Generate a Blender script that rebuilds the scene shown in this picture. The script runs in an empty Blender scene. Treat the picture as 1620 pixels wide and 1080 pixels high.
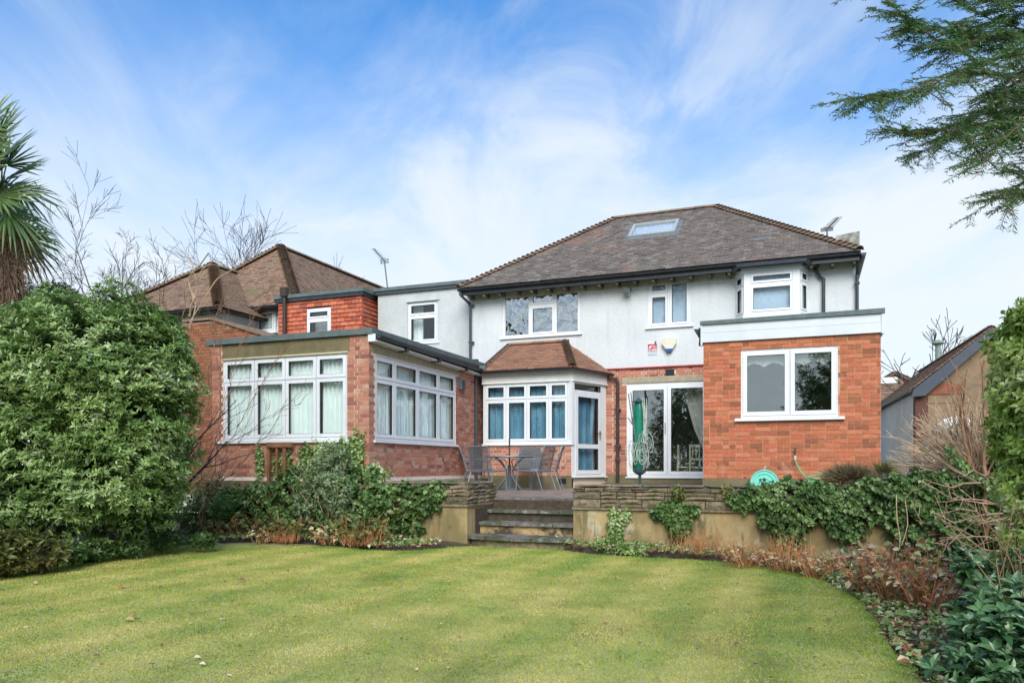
import bpy, math, random
import numpy as np
R = math.radians
random.seed(7); rng = np.random.default_rng(11)
SC = bpy.context.scene; COL = SC.collection

# ---------------- camera, sky, sun, exposure ----------------
F, HX, HY = 1198.0, 810.0, 736.4          # focal length and horizon of the photograph, in its pixels
TH = R(21.24); CT, ST = math.cos(TH), math.sin(TH)
CAMZ = 1.29
cam = bpy.data.objects.new('camera', bpy.data.cameras.new('camera')); COL.objects.link(cam)
cam.location = (0, 0, CAMZ); cam.rotation_euler = (R(90), 0, TH)
cam.data.sensor_width = 36; cam.data.lens = F / 1620 * 36
cam.data.shift_y = (HY - 540) / 1620; cam.data.clip_start = .05; cam.data.clip_end = 3000
SC.camera = cam
SUN_EL, SUN_AZ = R(38), R(162)            # the sun stands behind the camera, a little to the right, behind thin cloud
SKY_STR, SUN_STR, SUN_ANG = .15, 3.0, R(42)
w = bpy.data.worlds.new('World'); SC.world = w; w.use_nodes = True
nt = w.node_tree; nt.nodes.clear()
def N(nt, t, **k):
    n = nt.nodes.new(t)
    for a, b in k.items():
        if a.startswith('i_'):
            key = a[2:]; key = int(key) if key.isdigit() else key.replace('_', ' ')
            n.inputs[key].default_value = b
        else: setattr(n, a, b)
    return n
def mth(nt, op, a, b=None, c=None, clamp=False):
    n = N(nt, 'ShaderNodeMath', operation=op, use_clamp=clamp)
    for i, x in enumerate((a, b, c)):
        if x is None: continue
        if isinstance(x, (int, float)): n.inputs[i].default_value = x
        else: nt.links.new(x, n.inputs[i])
    return n.outputs[0]
sky = N(nt, 'ShaderNodeTexSky', sky_type='NISHITA', sun_disc=False, sun_elevation=SUN_EL, sun_rotation=SUN_AZ,
        altitude=50, air_density=1.0, dust_density=.6, ozone_density=2.2)
tc = N(nt, 'ShaderNodeTexCoord')
sep = N(nt, 'ShaderNodeSeparateXYZ'); nt.links.new(tc.outputs['Generated'], sep.inputs[0])
zc = mth(nt, 'MAXIMUM', sep.outputs[2], 0.0)
zz = mth(nt, 'ADD', zc, .10)
pu = mth(nt, 'DIVIDE', sep.outputs[0], zz); pv = mth(nt, 'DIVIDE', sep.outputs[1], zz)
# cirrus drawn out along a direction a little left of straight ahead, so it fans out of the horizon
ang = R(23)
qa = mth(nt, 'ADD', mth(nt, 'MULTIPLY', pu, math.cos(ang)), mth(nt, 'MULTIPLY', pv, math.sin(ang)))
qb = mth(nt, 'ADD', mth(nt, 'MULTIPLY', pu, -math.sin(ang)), mth(nt, 'MULTIPLY', pv, math.cos(ang)))
cmb = N(nt, 'ShaderNodeCombineXYZ'); nt.links.new(mth(nt, 'MULTIPLY', qa, 1.0), cmb.inputs[0]); nt.links.new(mth(nt, 'MULTIPLY', qb, .46), cmb.inputs[1])
n1 = N(nt, 'ShaderNodeTexNoise', i_Scale=1.7, i_Detail=10, i_Roughness=.60, i_Distortion=.9); nt.links.new(cmb.outputs[0], n1.inputs['Vector'])
cmb2 = N(nt, 'ShaderNodeCombineXYZ'); nt.links.new(mth(nt, 'MULTIPLY', qa, 1.0), cmb2.inputs[0]); nt.links.new(mth(nt, 'MULTIPLY', qb, .8), cmb2.inputs[1]); cmb2.inputs[2].default_value = 8.9; cmb.inputs[2].default_value = 8.9
n2 = N(nt, 'ShaderNodeTexNoise', i_Scale=.8, i_Detail=4, i_Roughness=.5, i_Distortion=.3); nt.links.new(cmb2.outputs[0], n2.inputs['Vector'])
cr = N(nt, 'ShaderNodeMapRange', interpolation_type='SMOOTHSTEP'); nt.links.new(n1.outputs[0], cr.inputs[0]); cr.inputs[1].default_value = .45; cr.inputs[2].default_value = .66
cr2 = N(nt, 'ShaderNodeMapRange', interpolation_type='SMOOTHSTEP'); nt.links.new(n2.outputs[0], cr2.inputs[0]); cr2.inputs[1].default_value = .36; cr2.inputs[2].default_value = .62
wisp = mth(nt, 'MULTIPLY', mth(nt, 'MULTIPLY', cr.outputs[0], cr2.outputs[0]), .80)
veil = mth(nt, 'MULTIPLY', cr2.outputs[0], .18)
hz = N(nt, 'ShaderNodeMapRange', interpolation_type='SMOOTHSTEP'); nt.links.new(mth(nt, 'SUBTRACT', zc, mth(nt, 'MULTIPLY', mth(nt, 'SUBTRACT', n1.outputs[0], .5), .30)), hz.inputs[0]); hz.inputs[1].default_value = .58; hz.inputs[2].default_value = .18
hz.inputs[3].default_value = .06; hz.inputs[4].default_value = .93
inv = mth(nt, 'MULTIPLY', mth(nt, 'SUBTRACT', 1.0, wisp), mth(nt, 'SUBTRACT', 1.0, veil))
inv = mth(nt, 'MULTIPLY', inv, mth(nt, 'SUBTRACT', 1.0, hz.outputs[0]))
cl = mth(nt, 'SUBTRACT', 1.0, inv, clamp=True)
hs = N(nt, 'ShaderNodeHueSaturation', i_Saturation=1.55, i_Value=1.0); nt.links.new(sky.outputs[0], hs.inputs['Color'])
mx = N(nt, 'ShaderNodeMixRGB'); nt.links.new(cl, mx.inputs[0]); tn = N(nt, 'ShaderNodeMixRGB', blend_type='MULTIPLY'); tn.inputs[0].default_value = 1; nt.links.new(hs.outputs[0], tn.inputs[1]); tn.inputs[2].default_value = (.54, 1.02, 1.06, 1); nt.links.new(tn.outputs[0], mx.inputs[1]); mx.inputs[2].default_value = (3.85, 4.12, 4.35, 1)
bg = N(nt, 'ShaderNodeBackground', i_Strength=SKY_STR); nt.links.new(mx.outputs[0], bg.inputs[0])
ow = N(nt, 'ShaderNodeOutputWorld'); nt.links.new(bg.outputs[0], ow.inputs[0])
sl = bpy.data.lights.new('sun', 'SUN'); sl.energy = SUN_STR; sl.angle = SUN_ANG; sl.color = (1, .94, .85)
so = bpy.data.objects.new('sun', sl); COL.objects.link(so)
# sun direction: the Sky Texture measures rotation clockwise from +Y
sx, sy, sz = math.sin(SUN_AZ) * math.cos(SUN_EL), math.cos(SUN_AZ) * math.cos(SUN_EL), math.sin(SUN_EL)
from mathutils import Vector, Matrix
so.rotation_euler = Vector((sx, sy, sz)).to_track_quat('Z', 'Y').to_euler(); so.location = (0, -5, 30)
SC.view_settings.view_transform = 'Standard'; SC.view_settings.look = 'None'
SC.view_settings.exposure = 0.64; SC.view_settings.gamma = 1; SC.view_settings.use_curve_mapping = False
SC.render.engine = 'CYCLES'; SC.cycles.max_bounces = 6; SC.cycles.transparent_max_bounces = 24
SC.cycles.diffuse_bounces = 3; SC.cycles.glossy_bounces = 3; SC.cycles.transmission_bounces = 3

# ---------------- measuring the photograph: rays meet the planes the walls stand in ----------------
def ray(px, py):
    x = (px - HX) / F
    return np.array([-ST + x * CT, CT + x * ST, (HY - py) / F])
CAM = np.array([0, 0, CAMZ])
def onV(px, py, V): d = ray(px, py); return CAM + d * (V / d[1])
def onU(px, py, U): d = ray(px, py); return CAM + d * (U / d[0])
def onZ(px, py, z=0.): d = ray(px, py); return CAM + d * ((z - CAMZ) / d[2])
def onD(px, py, D): return CAM + ray(px, py) * D
def onP(px, py, p, n): d = ray(px, py); return CAM + d * (np.dot(np.array(p) - CAM, n) / np.dot(d, n))
def uV(px, V): return onV(px, 700, V)[0]
def vU(px, U): return onU(px, 700, U)[1]
def zV(px, py, V): return onV(px, py, V)[2]

# ---------------- materials ----------------
MT = {}
def mat(name, base=(.5, .5, .5), base2=None, scale=8., detail=4., rough=.7, rvar=0., bump=0., bscale=None, tones=None, tone_mix=1.,
        spec=.5, metal=0., stretch=(1, 1, 1), dist=0., lo=.35, hi=.65, alpha=None, stains=(), coat=0., trans=0.):
    if name in MT: return MT[name]
    m = bpy.data.materials.new(name); m.use_nodes = True; t = m.node_tree; t.nodes.clear(); L = t.links.new
    out = N(t, 'ShaderNodeOutputMaterial'); p = N(t, 'ShaderNodeBsdfPrincipled')
    p.inputs['Roughness'].default_value = rough; p.inputs['Metallic'].default_value = metal
    p.inputs['Specular IOR Level'].default_value = spec; p.inputs['Coat Weight'].default_value = coat
    g = N(t, 'ShaderNodeNewGeometry'); mp = N(t, 'ShaderNodeMapping'); L(g.outputs['Position'], mp.inputs[0]); mp.inputs['Scale'].default_value = stretch
    nz = N(t, 'ShaderNodeTexNoise', i_Scale=scale, i_Detail=detail, i_Roughness=.6, i_Distortion=dist); L(mp.outputs[0], nz.inputs['Vector'])
    mr = N(t, 'ShaderNodeMapRange'); L(nz.outputs[0], mr.inputs[0]); mr.inputs[1].default_value = lo; mr.inputs[2].default_value = hi
    c = None
    if tones:
        at = N(t, 'ShaderNodeAttribute', attribute_name='tone'); cr = N(t, 'ShaderNodeValToRGB'); e = cr.color_ramp.elements
        cr.color_ramp.interpolation = 'LINEAR'
        e[0].position = 0; e[0].color = (*tones[0], 1); e[1].position = 1; e[1].color = (*tones[-1], 1)
        for i, col in enumerate(tones[1:-1]): el = e.new((i + 1) / (len(tones) - 1)); el.color = (*col, 1)
        L(at.outputs['Fac'], cr.inputs[0]); c = cr.outputs[0]
        mm = N(t, 'ShaderNodeMixRGB', blend_type='MULTIPLY'); mm.inputs[0].default_value = 1
        m2 = N(t, 'ShaderNodeMixRGB'); m2.inputs[1].default_value = (*base, 1); m2.inputs[2].default_value = (*(base2 or base), 1)
        L(mr.outputs[0], m2.inputs[0]); L(c, mm.inputs[1]); L(m2.outputs[0], mm.inputs[2]); c = mm.outputs[0]
    else:
        m2 = N(t, 'ShaderNodeMixRGB'); m2.inputs[1].default_value = (*base, 1); m2.inputs[2].default_value = (*(base2 or base), 1)
        L(mr.outputs[0], m2.inputs[0]); c = m2.outputs[0]
    for (col, sc, l, h, amt, st) in stains:        # weathering with a shape of its own
        mp2 = N(t, 'ShaderNodeMapping'); L(g.outputs['Position'], mp2.inputs[0]); mp2.inputs['Scale'].default_value = st; mp2.inputs['Location'].default_value = (sc * 3.1, sc, 0)
        ns = N(t, 'ShaderNodeTexNoise', i_Scale=sc, i_Detail=6, i_Roughness=.62, i_Distortion=.3); L(mp2.outputs[0], ns.inputs['Vector'])
        ms = N(t, 'ShaderNodeMapRange', interpolation_type='SMOOTHSTEP'); L(ns.outputs[0], ms.inputs[0]); ms.inputs[1].default_value = l; ms.inputs[2].default_value = h; ms.inputs[4].default_value = amt
        mi = N(t, 'ShaderNodeMixRGB'); L(ms.outputs[0], mi.inputs[0]); L(c, mi.inputs[1]); mi.inputs[2].default_value = (*col, 1); c = mi.outputs[0]
    L(c, p.inputs['Base Color'])
    if rvar:
        rr = N(t, 'ShaderNodeMapRange'); L(nz.outputs[0], rr.inputs[0]); rr.inputs[1].default_value = .3; rr.inputs[2].default_value = .7
        rr.inputs[3].default_value = rough - rvar; rr.inputs[4].default_value = min(1, rough + rvar); L(rr.outputs[0], p.inputs['Roughness'])
    if bump:
        nb = N(t, 'ShaderNodeTexNoise', i_Scale=bscale or scale * 3, i_Detail=4, i_Roughness=.65); L(mp.outputs[0], nb.inputs['Vector'])
        b = N(t, 'ShaderNodeBump', i_Strength=min(1, bump), i_Distance=.02 * max(1, bump)); L(nb.outputs[0], b.inputs['Height']); L(b.outputs[0], p.inputs['Normal'])
    res = p.outputs[0]
    if trans:
        tl = N(t, 'ShaderNodeBsdfTranslucent'); L(c, tl.inputs[0]); ms = N(t, 'ShaderNodeMixShader'); ms.inputs[0].default_value = trans
        L(res, ms.inputs[1]); L(tl.outputs[0], ms.inputs[2]); res = ms.outputs[0]
    if alpha is not None:
        tr = N(t, 'ShaderNodeBsdfTransparent'); ms = N(t, 'ShaderNodeMixShader'); ms.inputs[0].default_value = alpha
        L(tr.outputs[0], ms.inputs[1]); L(res, ms.inputs[2]); res = ms.outputs[0]
    L(res, out.inputs[0]); MT[name] = m; return m
def glassmat(name, tint=(.96, .98, .98), f0=.05, wob=.13, wsc=2.2):
    m = bpy.data.materials.new(name); m.use_nodes = True; t = m.node_tree; t.nodes.clear(); L = t.links.new
    out = N(t, 'ShaderNodeOutputMaterial'); tr = N(t, 'ShaderNodeBsdfTransparent'); tr.inputs[0].default_value = (*tint, 1)
    gl = N(t, 'ShaderNodeBsdfGlossy', i_Roughness=.0); gl.inputs[0].default_value = (.95, .98, 1, 1)
    g = N(t, 'ShaderNodeNewGeometry'); nb = N(t, 'ShaderNodeTexNoise', i_Scale=wsc, i_Detail=2); L(g.outputs['Position'], nb.inputs['Vector'])
    b = N(t, 'ShaderNodeBump', i_Strength=wob, i_Distance=.05); L(nb.outputs[0], b.inputs['Height']); L(b.outputs[0], gl.inputs['Normal'])
    dt = N(t, 'ShaderNodeVectorMath', operation='DOT_PRODUCT'); L(g.outputs['Incoming'], dt.inputs[0]); L(g.outputs['Normal'], dt.inputs[1])
    sc_ = mth(t, 'POWER', mth(t, 'SUBTRACT', 1.0, mth(t, 'ABSOLUTE', dt.outputs['Value'])), 5.0); fr = mth(t, 'ADD', f0, mth(t, 'MULTIPLY', sc_, 1 - f0))
    mx = N(t, 'ShaderNodeMixShader'); L(fr, mx.inputs[0]); L(tr.outputs[0], mx.inputs[1]); L(gl.outputs[0], mx.inputs[2]); L(mx.outputs[0], out.inputs[0])
    return m
GLASS = glassmat('window_glass'); GLASS_DEEP = glassmat('mirroring_window_glass', f0=.16, wob=.03, wsc=1.6); GLASS_WAVY = glassmat('wavy_window_glass', f0=.45, wob=.40, wsc=3.2, tint=(.75, .82, .85))
UPVC = mat('white_upvc', (.74, .77, .79), (.68, .71, .74), scale=3, rough=.32, rvar=.05)
RUBBER = mat('black_gasket', (.02, .022, .025), rough=.6)
RENDER_W = mat('white_roughcast', (.62, .65, .668), (.56, .59, .605), scale=1.2, rough=.92, bump=.7, bscale=26,
               stains=(((.40, .42, .41), 1.6, .52, .78, .45, (2.2, 2.2, .3)), ((.45, .43, .36), 3.2, .64, .85, .3, (1, 1, .3)), ((.40, .41, .38), 5, .58, .72, .30, (2.5, 2.5, .15))))
RENDER_WING = mat('weathered_white_roughcast', (.56, .585, .595), (.48, .51, .51), scale=1.6, rough=.95, bump=.8, bscale=24,
               stains=(((.36, .39, .36), 1.5, .46, .75, .55, (1.6, 1.6, .4)), ((.30, .33, .28), 5.5, .58, .8, .4, (1, 1, .4))))
BR_PINK = mat('pink_brown_brick', (1.0, .95, .92), (.72, .68, .66), scale=30, rough=.9, bump=.35, bscale=90,
              tones=[(.30, .12, .09), (.50, .21, .14), (.56, .24, .165), (.42, .16, .11), (.56, .31, .22), (.60, .27, .17), (.34, .13, .105), (.58, .37, .27)],
              stains=(((.17, .14, .07), 1.1, .60, .78, .45, (1, 1, .7)),))
BR_MOSS = mat('mossy_brown_brick', (1.0, .95, .92), (.72, .68, .62), scale=30, rough=.95, bump=.35, bscale=90,
              tones=[(.20, .085, .045), (.34, .13, .065), (.40, .15, .08), (.28, .11, .06), (.38, .18, .10)],
              stains=(((.15, .12, .05), .9, .48, .70, .5, (1, 1, .6)),))
BR_ORANGE = mat('orange_brick', (1.0, .96, .94), (.74, .70, .68), scale=26, rough=.85, bump=.3, bscale=80,
                tones=[(.30, .11, .055), (.53, .165, .08), (.57, .19, .095), (.45, .14, .065), (.62, .24, .135), (.54, .19, .085), (.34, .14, .065), (.55, .155, .08)],
                stains=(((.30, .26, .10), 2.1, .60, .80, .35, (1, 1, 1)), ((.24, .10, .06), 1.3, .54, .74, .40, (1, 1, .6)), ((.60, .42, .32), 3.4, .60, .74, .35, (1, 1, .6))))
MORT_L = mat('pale_mortar', (.86, .74, .64), (.70, .57, .48), scale=20, rough=.95, bump=.3)
MORT_O = mat('sandy_mortar', (.68, .40, .25), (.50, .26, .15), scale=16, rough=.95, bump=.3)
CONC = mat('tan_concrete', (.40, .35, .25), (.31, .27, .19), scale=9, rough=.95, bump=.3, stains=(((.20, .19, .12), 2.2, .5, .75, .5, (1, 1, .5)),))
CONC_OLIVE = mat('olive_stained_concrete', (.20, .165, .09), (.145, .125, .065), scale=5, rough=.95, bump=.3, stains=(((.10, .095, .05), 3, .45, .7, .6, (1, 1, .3)), ((.26, .16, .09), 2, .6, .75, .5, (1, 1, .6))))
FELT = mat('green_grey_felt', (.125, .165, .165), (.085, .12, .12), scale=6, rough=.75, bump=.25, bscale=200)
DARKPL = mat('black_plastic_gutter', (.018, .022, .03), (.035, .04, .05), scale=5, rough=.35)
GREYPL = mat('dark_grey_pipe', (.05, .06, .07), rough=.4); SKYF = mat('pale_grey_skylight_frame', (.34, .36, .36), rough=.4)
BROWNPL = mat('brown_iron_pipe', (.055, .035, .028), (.03, .02, .018), scale=9, rough=.6)
ROOFT = mat('clay_roof_tile', (1, .97, .95), (.62, .6, .62), scale=18, rough=.62, bump=.3, bscale=60, spec=.6,
            tones=[(.13, .11, .095), (.185, .16, .14), (.24, .21, .185), (.15, .13, .115), (.23, .18, .14), (.185, .165, .145), (.30, .27, .245), (.165, .14, .125)],
            stains=(((.34, .17, .11), .55, .57, .68, .5, (1, .8, 1)), ((.20, .17, .08), .8, .60, .74, .45, (1, 1, 1)), ((.36, .34, .31), 6, .60, .75, .35, (1, 1, 1))))
ROOFT_B = mat('brown_bay_roof_tile', (1, .97, .95), (.66, .62, .6), scale=22, rough=.75, bump=.3, bscale=60,
              tones=[(.24, .12, .075), (.34, .17, .10), (.29, .15, .10), (.37, .20, .125), (.26, .14, .105), (.40, .21, .12)],
              stains=(((.16, .12, .06), 2.0, .58, .75, .4, (1, 1, 1)),))
ROOFT_N = mat('old_brown_roof_tile', (1, .97, .95), (.6, .58, .58), scale=16, rough=.8, bump=.35, bscale=60,
              tones=[(.17, .11, .075), (.27, .175, .115), (.33, .22, .145), (.23, .155, .11), (.37, .23, .14), (.28, .20, .15)],
              stains=(((.17, .17, .06), .9, .56, .70, .75, (1, 1, 1)), ((.33, .29, .24), 4, .62, .8, .35, (1, 1, 1))))
ROOFT_M = mat('mossy_roof_tile', (1, .97, .95), (.6, .58, .58), scale=16, rough=.85, bump=.35, bscale=60,
              tones=[(.15, .13, .08), (.22, .19, .12), (.19, .18, .10), (.25, .20, .14), (.15, .16, .08)],
              stains=(((.16, .20, .06), 1.1, .45, .66, .8, (1, 1, 1)),))
HUNG = mat('red_hanging_tile', (1, .96, .94), (.7, .66, .64), scale=20, rough=.8, bump=.3, bscale=60,
           tones=[(.38, .085, .045), (.52, .13, .06), (.60, .17, .085), (.45, .11, .06), (.66, .21, .11), (.34, .09, .055)])
HIPT = mat('hip_tile_clay', (1, .97, .95), (.6, .58, .58), scale=16, rough=.8, bump=.3,
           tones=[(.16, .10, .07), (.25, .16, .11), (.21, .15, .11), (.29, .18, .115)], stains=(((.16, .15, .06), 2, .5, .7, .6, (1, 1, 1)),))
MORTARG = mat('grey_lime_mortar', (.33, .33, .30), (.25, .24, .2), scale=12, rough=.95, bump=.4)
WOODB = mat('dark_soffit_timber', (.05, .05, .045), (.10, .095, .06), scale=4, rough=.8, stains=(((.24, .22, .10), 2.5, .45, .7, .7, (1, 1, 1)),))
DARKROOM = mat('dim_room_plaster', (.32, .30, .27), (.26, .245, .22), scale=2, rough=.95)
LEAD = mat('lead_flashing', (.22, .26, .28), (.14, .17, .19), scale=6, rough=.45, metal=.3)
REDPAINT = mat('red_painted_ledge', (.42, .05, .05), (.30, .03, .035), scale=12, rough=.6)
FASC = mat('white_cladding_board', (.62, .67, .70), (.56, .61, .64), scale=2.5, rough=.4)
FROST = mat('pale_blue_blind', (.42, .53, .66), (.36, .47, .60), scale=1.1, rough=.8)

# ---------------- mesh building ----------------
def setp(o, label=None, cat=None, group=None, kind=None):
    if label: o['label'] = label
    if cat: o['category'] = cat
    if group: o['group'] = group
    if kind: o['kind'] = kind
    return o
def mesh_np(name, V, faces, tones=None, smooth=False):
    """V (n,3); faces: list of equal-size int arrays (m,k) or list of lists"""
    me = bpy.data.meshes.new(name); V = np.asarray(V, dtype=np.float32)
    if isinstance(faces, np.ndarray):
        m, k = faces.shape; loops = faces.astype(np.int32).ravel(); starts = np.arange(m, dtype=np.int32) * k
    else:
        ln = np.array([len(f) for f in faces], dtype=np.int32); m = len(faces)
        loops = np.fromiter((i for f in faces for i in f), dtype=np.int32); starts = np.concatenate([[0], np.cumsum(ln)[:-1]]).astype(np.int32)
    me.vertices.add(len(V)); me.vertices.foreach_set('co', V.ravel())
    me.loops.add(len(loops)); me.loops.foreach_set('vertex_index', loops)
    me.polygons.add(m); me.polygons.foreach_set('loop_start', starts)
    if tones is not None:
        a = me.attributes.new('tone', 'FLOAT', 'FACE'); a.data.foreach_set('value', np.asarray(tones, dtype=np.float32))
    me.polygons.foreach_set('use_smooth', np.full(m, bool(smooth)))
    me.update(calc_edges=True); return me
def wloc(o):
    l = np.zeros(3)
    while o is not None: l += np.array(o.location); o = o.parent
    return l
def link(name, me, m, parent=None, loc=None, **k):
    o = bpy.data.objects.new(name, me); COL.objects.link(o)
    if m is not None and len(me.materials) == 0: me.materials.append(m)
    if parent is not None: o.parent = parent
    if loc is not None: o.location = loc
    setp(o, **k); return o
def thing(name, loc, label, cat, group=None):
    o = bpy.data.objects.new(name, None); COL.objects.link(o); o.location = loc; o.empty_display_size = .1
    return setp(o, label, cat, group)
class Fr:                                   # a vertical working plane: a runs along it, n points out of it
    def __init__(s, O, A):
        s.O = np.array([O[0], O[1]], float); s.A = np.array(A, float) / np.hypot(*A); s.Nn = np.array([s.A[1], -s.A[0]])
    def P(s, a, z, n=0.):
        q = s.O + s.A * a + s.Nn * n; return (q[0], q[1], z)
BOXF = [(0, 1, 2, 3), (7, 6, 5, 4), (0, 4, 5, 1), (1, 5, 6, 2), (2, 6, 7, 3), (3, 7, 4, 0)]
class MB:
    def __init__(s): s.v = []; s.f = []; s.t = []; s.n = 0
    def add(s, vs, fs, tone=.5):
        vs = [tuple(v) for v in vs]; s.v += vs; s.f += [tuple(i + s.n for i in f) for f in fs]; s.n += len(vs)
        s.t += [tone] * len(fs); return s
    def hexa(s, c, tone=.5): return s.add(c, BOXF, tone)
    def box(s, fr, a0, a1, z0, z1, n0, n1, tone=.5):   # n1 = outer face
        P = fr.P
        return s.hexa([P(a0, z0, n1), P(a1, z0, n1), P(a1, z1, n1), P(a0, z1, n1), P(a0, z0, n0), P(a1, z0, n0), P(a1, z1, n0), P(a0, z1, n0)], tone)
    def wbox(s, x0, x1, y0, y1, z0, z1, tone=.5):
        return s.hexa([(x0, y0, z0), (x1, y0, z0), (x1, y0, z1), (x0, y0, z1), (x0, y1, z0), (x1, y1, z0), (x1, y1, z1), (x0, y1, z1)], tone)
    def prism(s, poly, off, tone=.5):       # poly: 3-D loop, extruded by the vector off
        k = len(poly); poly = [np.array(p, float) for p in poly]; off = np.array(off, float)
        vs = poly + [p + off for p in poly]
        fs = [tuple(range(k)), tuple(range(2 * k - 1, k - 1, -1))] + [(i, i + k, (i + 1) % k + k, (i + 1) % k) for i in range(k)]
        return s.add(vs, fs, tone)
    def tube(s, pts, r, sides=6, tone=.5, cap=True):
        pts = [np.array(p, float) for p in pts]; n = len(pts)
        rs = r if isinstance(r, (list, tuple, np.ndarray)) else [r] * n
        vs = []; up = np.array([.13, .21, 1.0]); prev = None
        for i in range(n):
            d = pts[min(i + 1, n - 1)] - pts[max(i - 1, 0)]; d = d / (np.linalg.norm(d) + 1e-9)
            if prev is None:
                x = np.cross(d, up); 
                if np.linalg.norm(x) < 1e-3: x = np.cross(d, (1, 0, 0))
            else: x = prev - d * np.dot(prev, d)
            x /= np.linalg.norm(x) + 1e-9; prev = x; y = np.cross(d, x)
            for k in range(sides):
                a = 2 * math.pi * k / sides; vs.append(pts[i] + rs[i] * (x * math.cos(a) + y * math.sin(a)))
        fs = [(i * sides + k, i * sides + (k + 1) % sides, (i + 1) * sides + (k + 1) % sides, (i + 1) * sides + k) for i in range(n - 1) for k in range(sides)]
        if cap: fs += [tuple(range(sides - 1, -1, -1)), tuple((n - 1) * sides + k for k in range(sides))]
        return s.add(vs, fs, tone)
    def lathe(s, c, prof, seg=20, axis='Z', tone=.5):
        vs = []
        for (r, h) in prof:
            for k in range(seg):
                a = 2 * math.pi * k / seg; x, y = r * math.cos(a), r * math.sin(a)
                p = (x, y, h) if axis == 'Z' else (x, h, y)
                vs.append((c[0] + p[0], c[1] + p[1], c[2] + p[2]))
        m = len(prof)
        fs = [(i * seg + k, i * seg + (k + 1) % seg, (i + 1) * seg + (k + 1) % seg, (i + 1) * seg + k) for i in range(m - 1) for k in range(seg)]
        fs += [tuple(range(seg - 1, -1, -1)), tuple((m - 1) * seg + k for k in range(seg))]
        return s.add(vs, fs, tone)
    def build(s, name, m, parent=None, smooth=False, **k):
        if not s.v: return None
        V = np.array(s.v, float)
        if parent is not None: V = V - wloc(parent)
        me = mesh_np(name, V, s.f, s.t, smooth); return link(name, me, m, parent, **k)
FV = lambda V: Fr((0, V), (1, 0))            # frame of a wall that faces the garden: a = world x
FU = lambda U: Fr((U, 0), (0, 1))            # frame of a side wall that faces right: a = world y

# pieces: bricks, tiles, stones. The largest in view become parts of their own, the rest one joined part
MESHC = {}
def unit_piece(kind, w_, h_, d_, var, m):
    key = (kind, round(w_, 3), round(h_, 3), round(d_, 3), var, m.name)
    if key in MESHC: return MESHC[key]
    V, Fc = piece_geo(kind, w_, h_, d_, var)
    me = mesh_np(kind, V, Fc, [var / 15.] * len(Fc)); me.materials.append(m); MESHC[key] = me; return me
def piece_geo(kind, w_, h_, d_, var):
    """x = width, y = height, z = out of the surface; origin at the lower left back corner"""
    if kind == 'stone':
        r = np.random.default_rng(100 + var); nx = 4
        xs = np.linspace(0, w_, nx); V = []; j = lambda s: (r.random() - .5) * s
        for yy in (0, h_ * .5, h_):
            for xx in xs:
                e = (xx in (0, w_)) or (yy in (0, h_))
                V.append((min(max(xx + j(.012), 0), w_), yy + (j(.008) if yy not in (0,) else 0), d_ * (.72 if e else 1.0) + j(.016)))
        V += [(0, 0, 0), (w_, 0, 0), (w_, h_, 0), (0, h_, 0)]
        Fc = [(y * nx + x, y * nx + x + 1, (y + 1) * nx + x + 1, (y + 1) * nx + x) for y in range(2) for x in range(nx - 1)]
        b = 12
        Fc += [(b, b + 1, 3, 2), (b, 2, 1, 0), (b + 1, b + 2, 11, 7), (b + 1, 7, 3), (b + 2, b + 3, 8, 9), (b + 2, 9, 10, 11), (b + 3, b, 0, 4), (b + 3, 4, 8)]
        return np.array(V), Fc
    if kind in ('hip_tile', 'ridge_tile'):
        V = []; k = 5; th = .016
        for (x, rr, lift) in ((0, w_ * .5, 0.022 if kind == 'hip_tile' else .004), (h_, w_ * (.36 if kind == 'hip_tile' else .5), 0)):
            for ro in (0, th):
                for i in range(k):
                    a = math.pi * (.08 + .84 * i / (k - 1)); V.append((math.cos(a) * (rr - ro), x, math.sin(a) * (rr - ro) * .85 + lift))
        Fc = []
        for i in range(k - 1):
            Fc += [(i + 1, i, 2 * k + i, 2 * k + i + 1), (k + i, k + i + 1, 3 * k + i + 1, 3 * k + i), (i, i + 1, k + i + 1, k + i), (2 * k + i + 1, 2 * k + i, 3 * k + i, 3 * k + i + 1)]
        Fc += [(0, k, 3 * k, 2 * k), (k - 1, 3 * k - 1, 4 * k - 1, 2 * k - 1)]
        return np.array(V), Fc
    r = np.random.default_rng(300 + var); j = lambda s=.002: (r.random() - .5) * s
    jj = .003 if kind == 'brick' else (.004 if 'tile' in kind else .003)
    V = [(j(jj), j(jj), d_ + j(jj)), (w_ + j(jj), j(jj), d_ + j(jj)), (w_ + j(jj), h_ + j(jj), d_ + j(jj)), (j(jj), h_ + j(jj), d_ + j(jj)), (0, 0, 0), (w_, 0, 0), (w_, h_, 0), (0, h_, 0)]
    return np.array(V), BOXF
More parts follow.
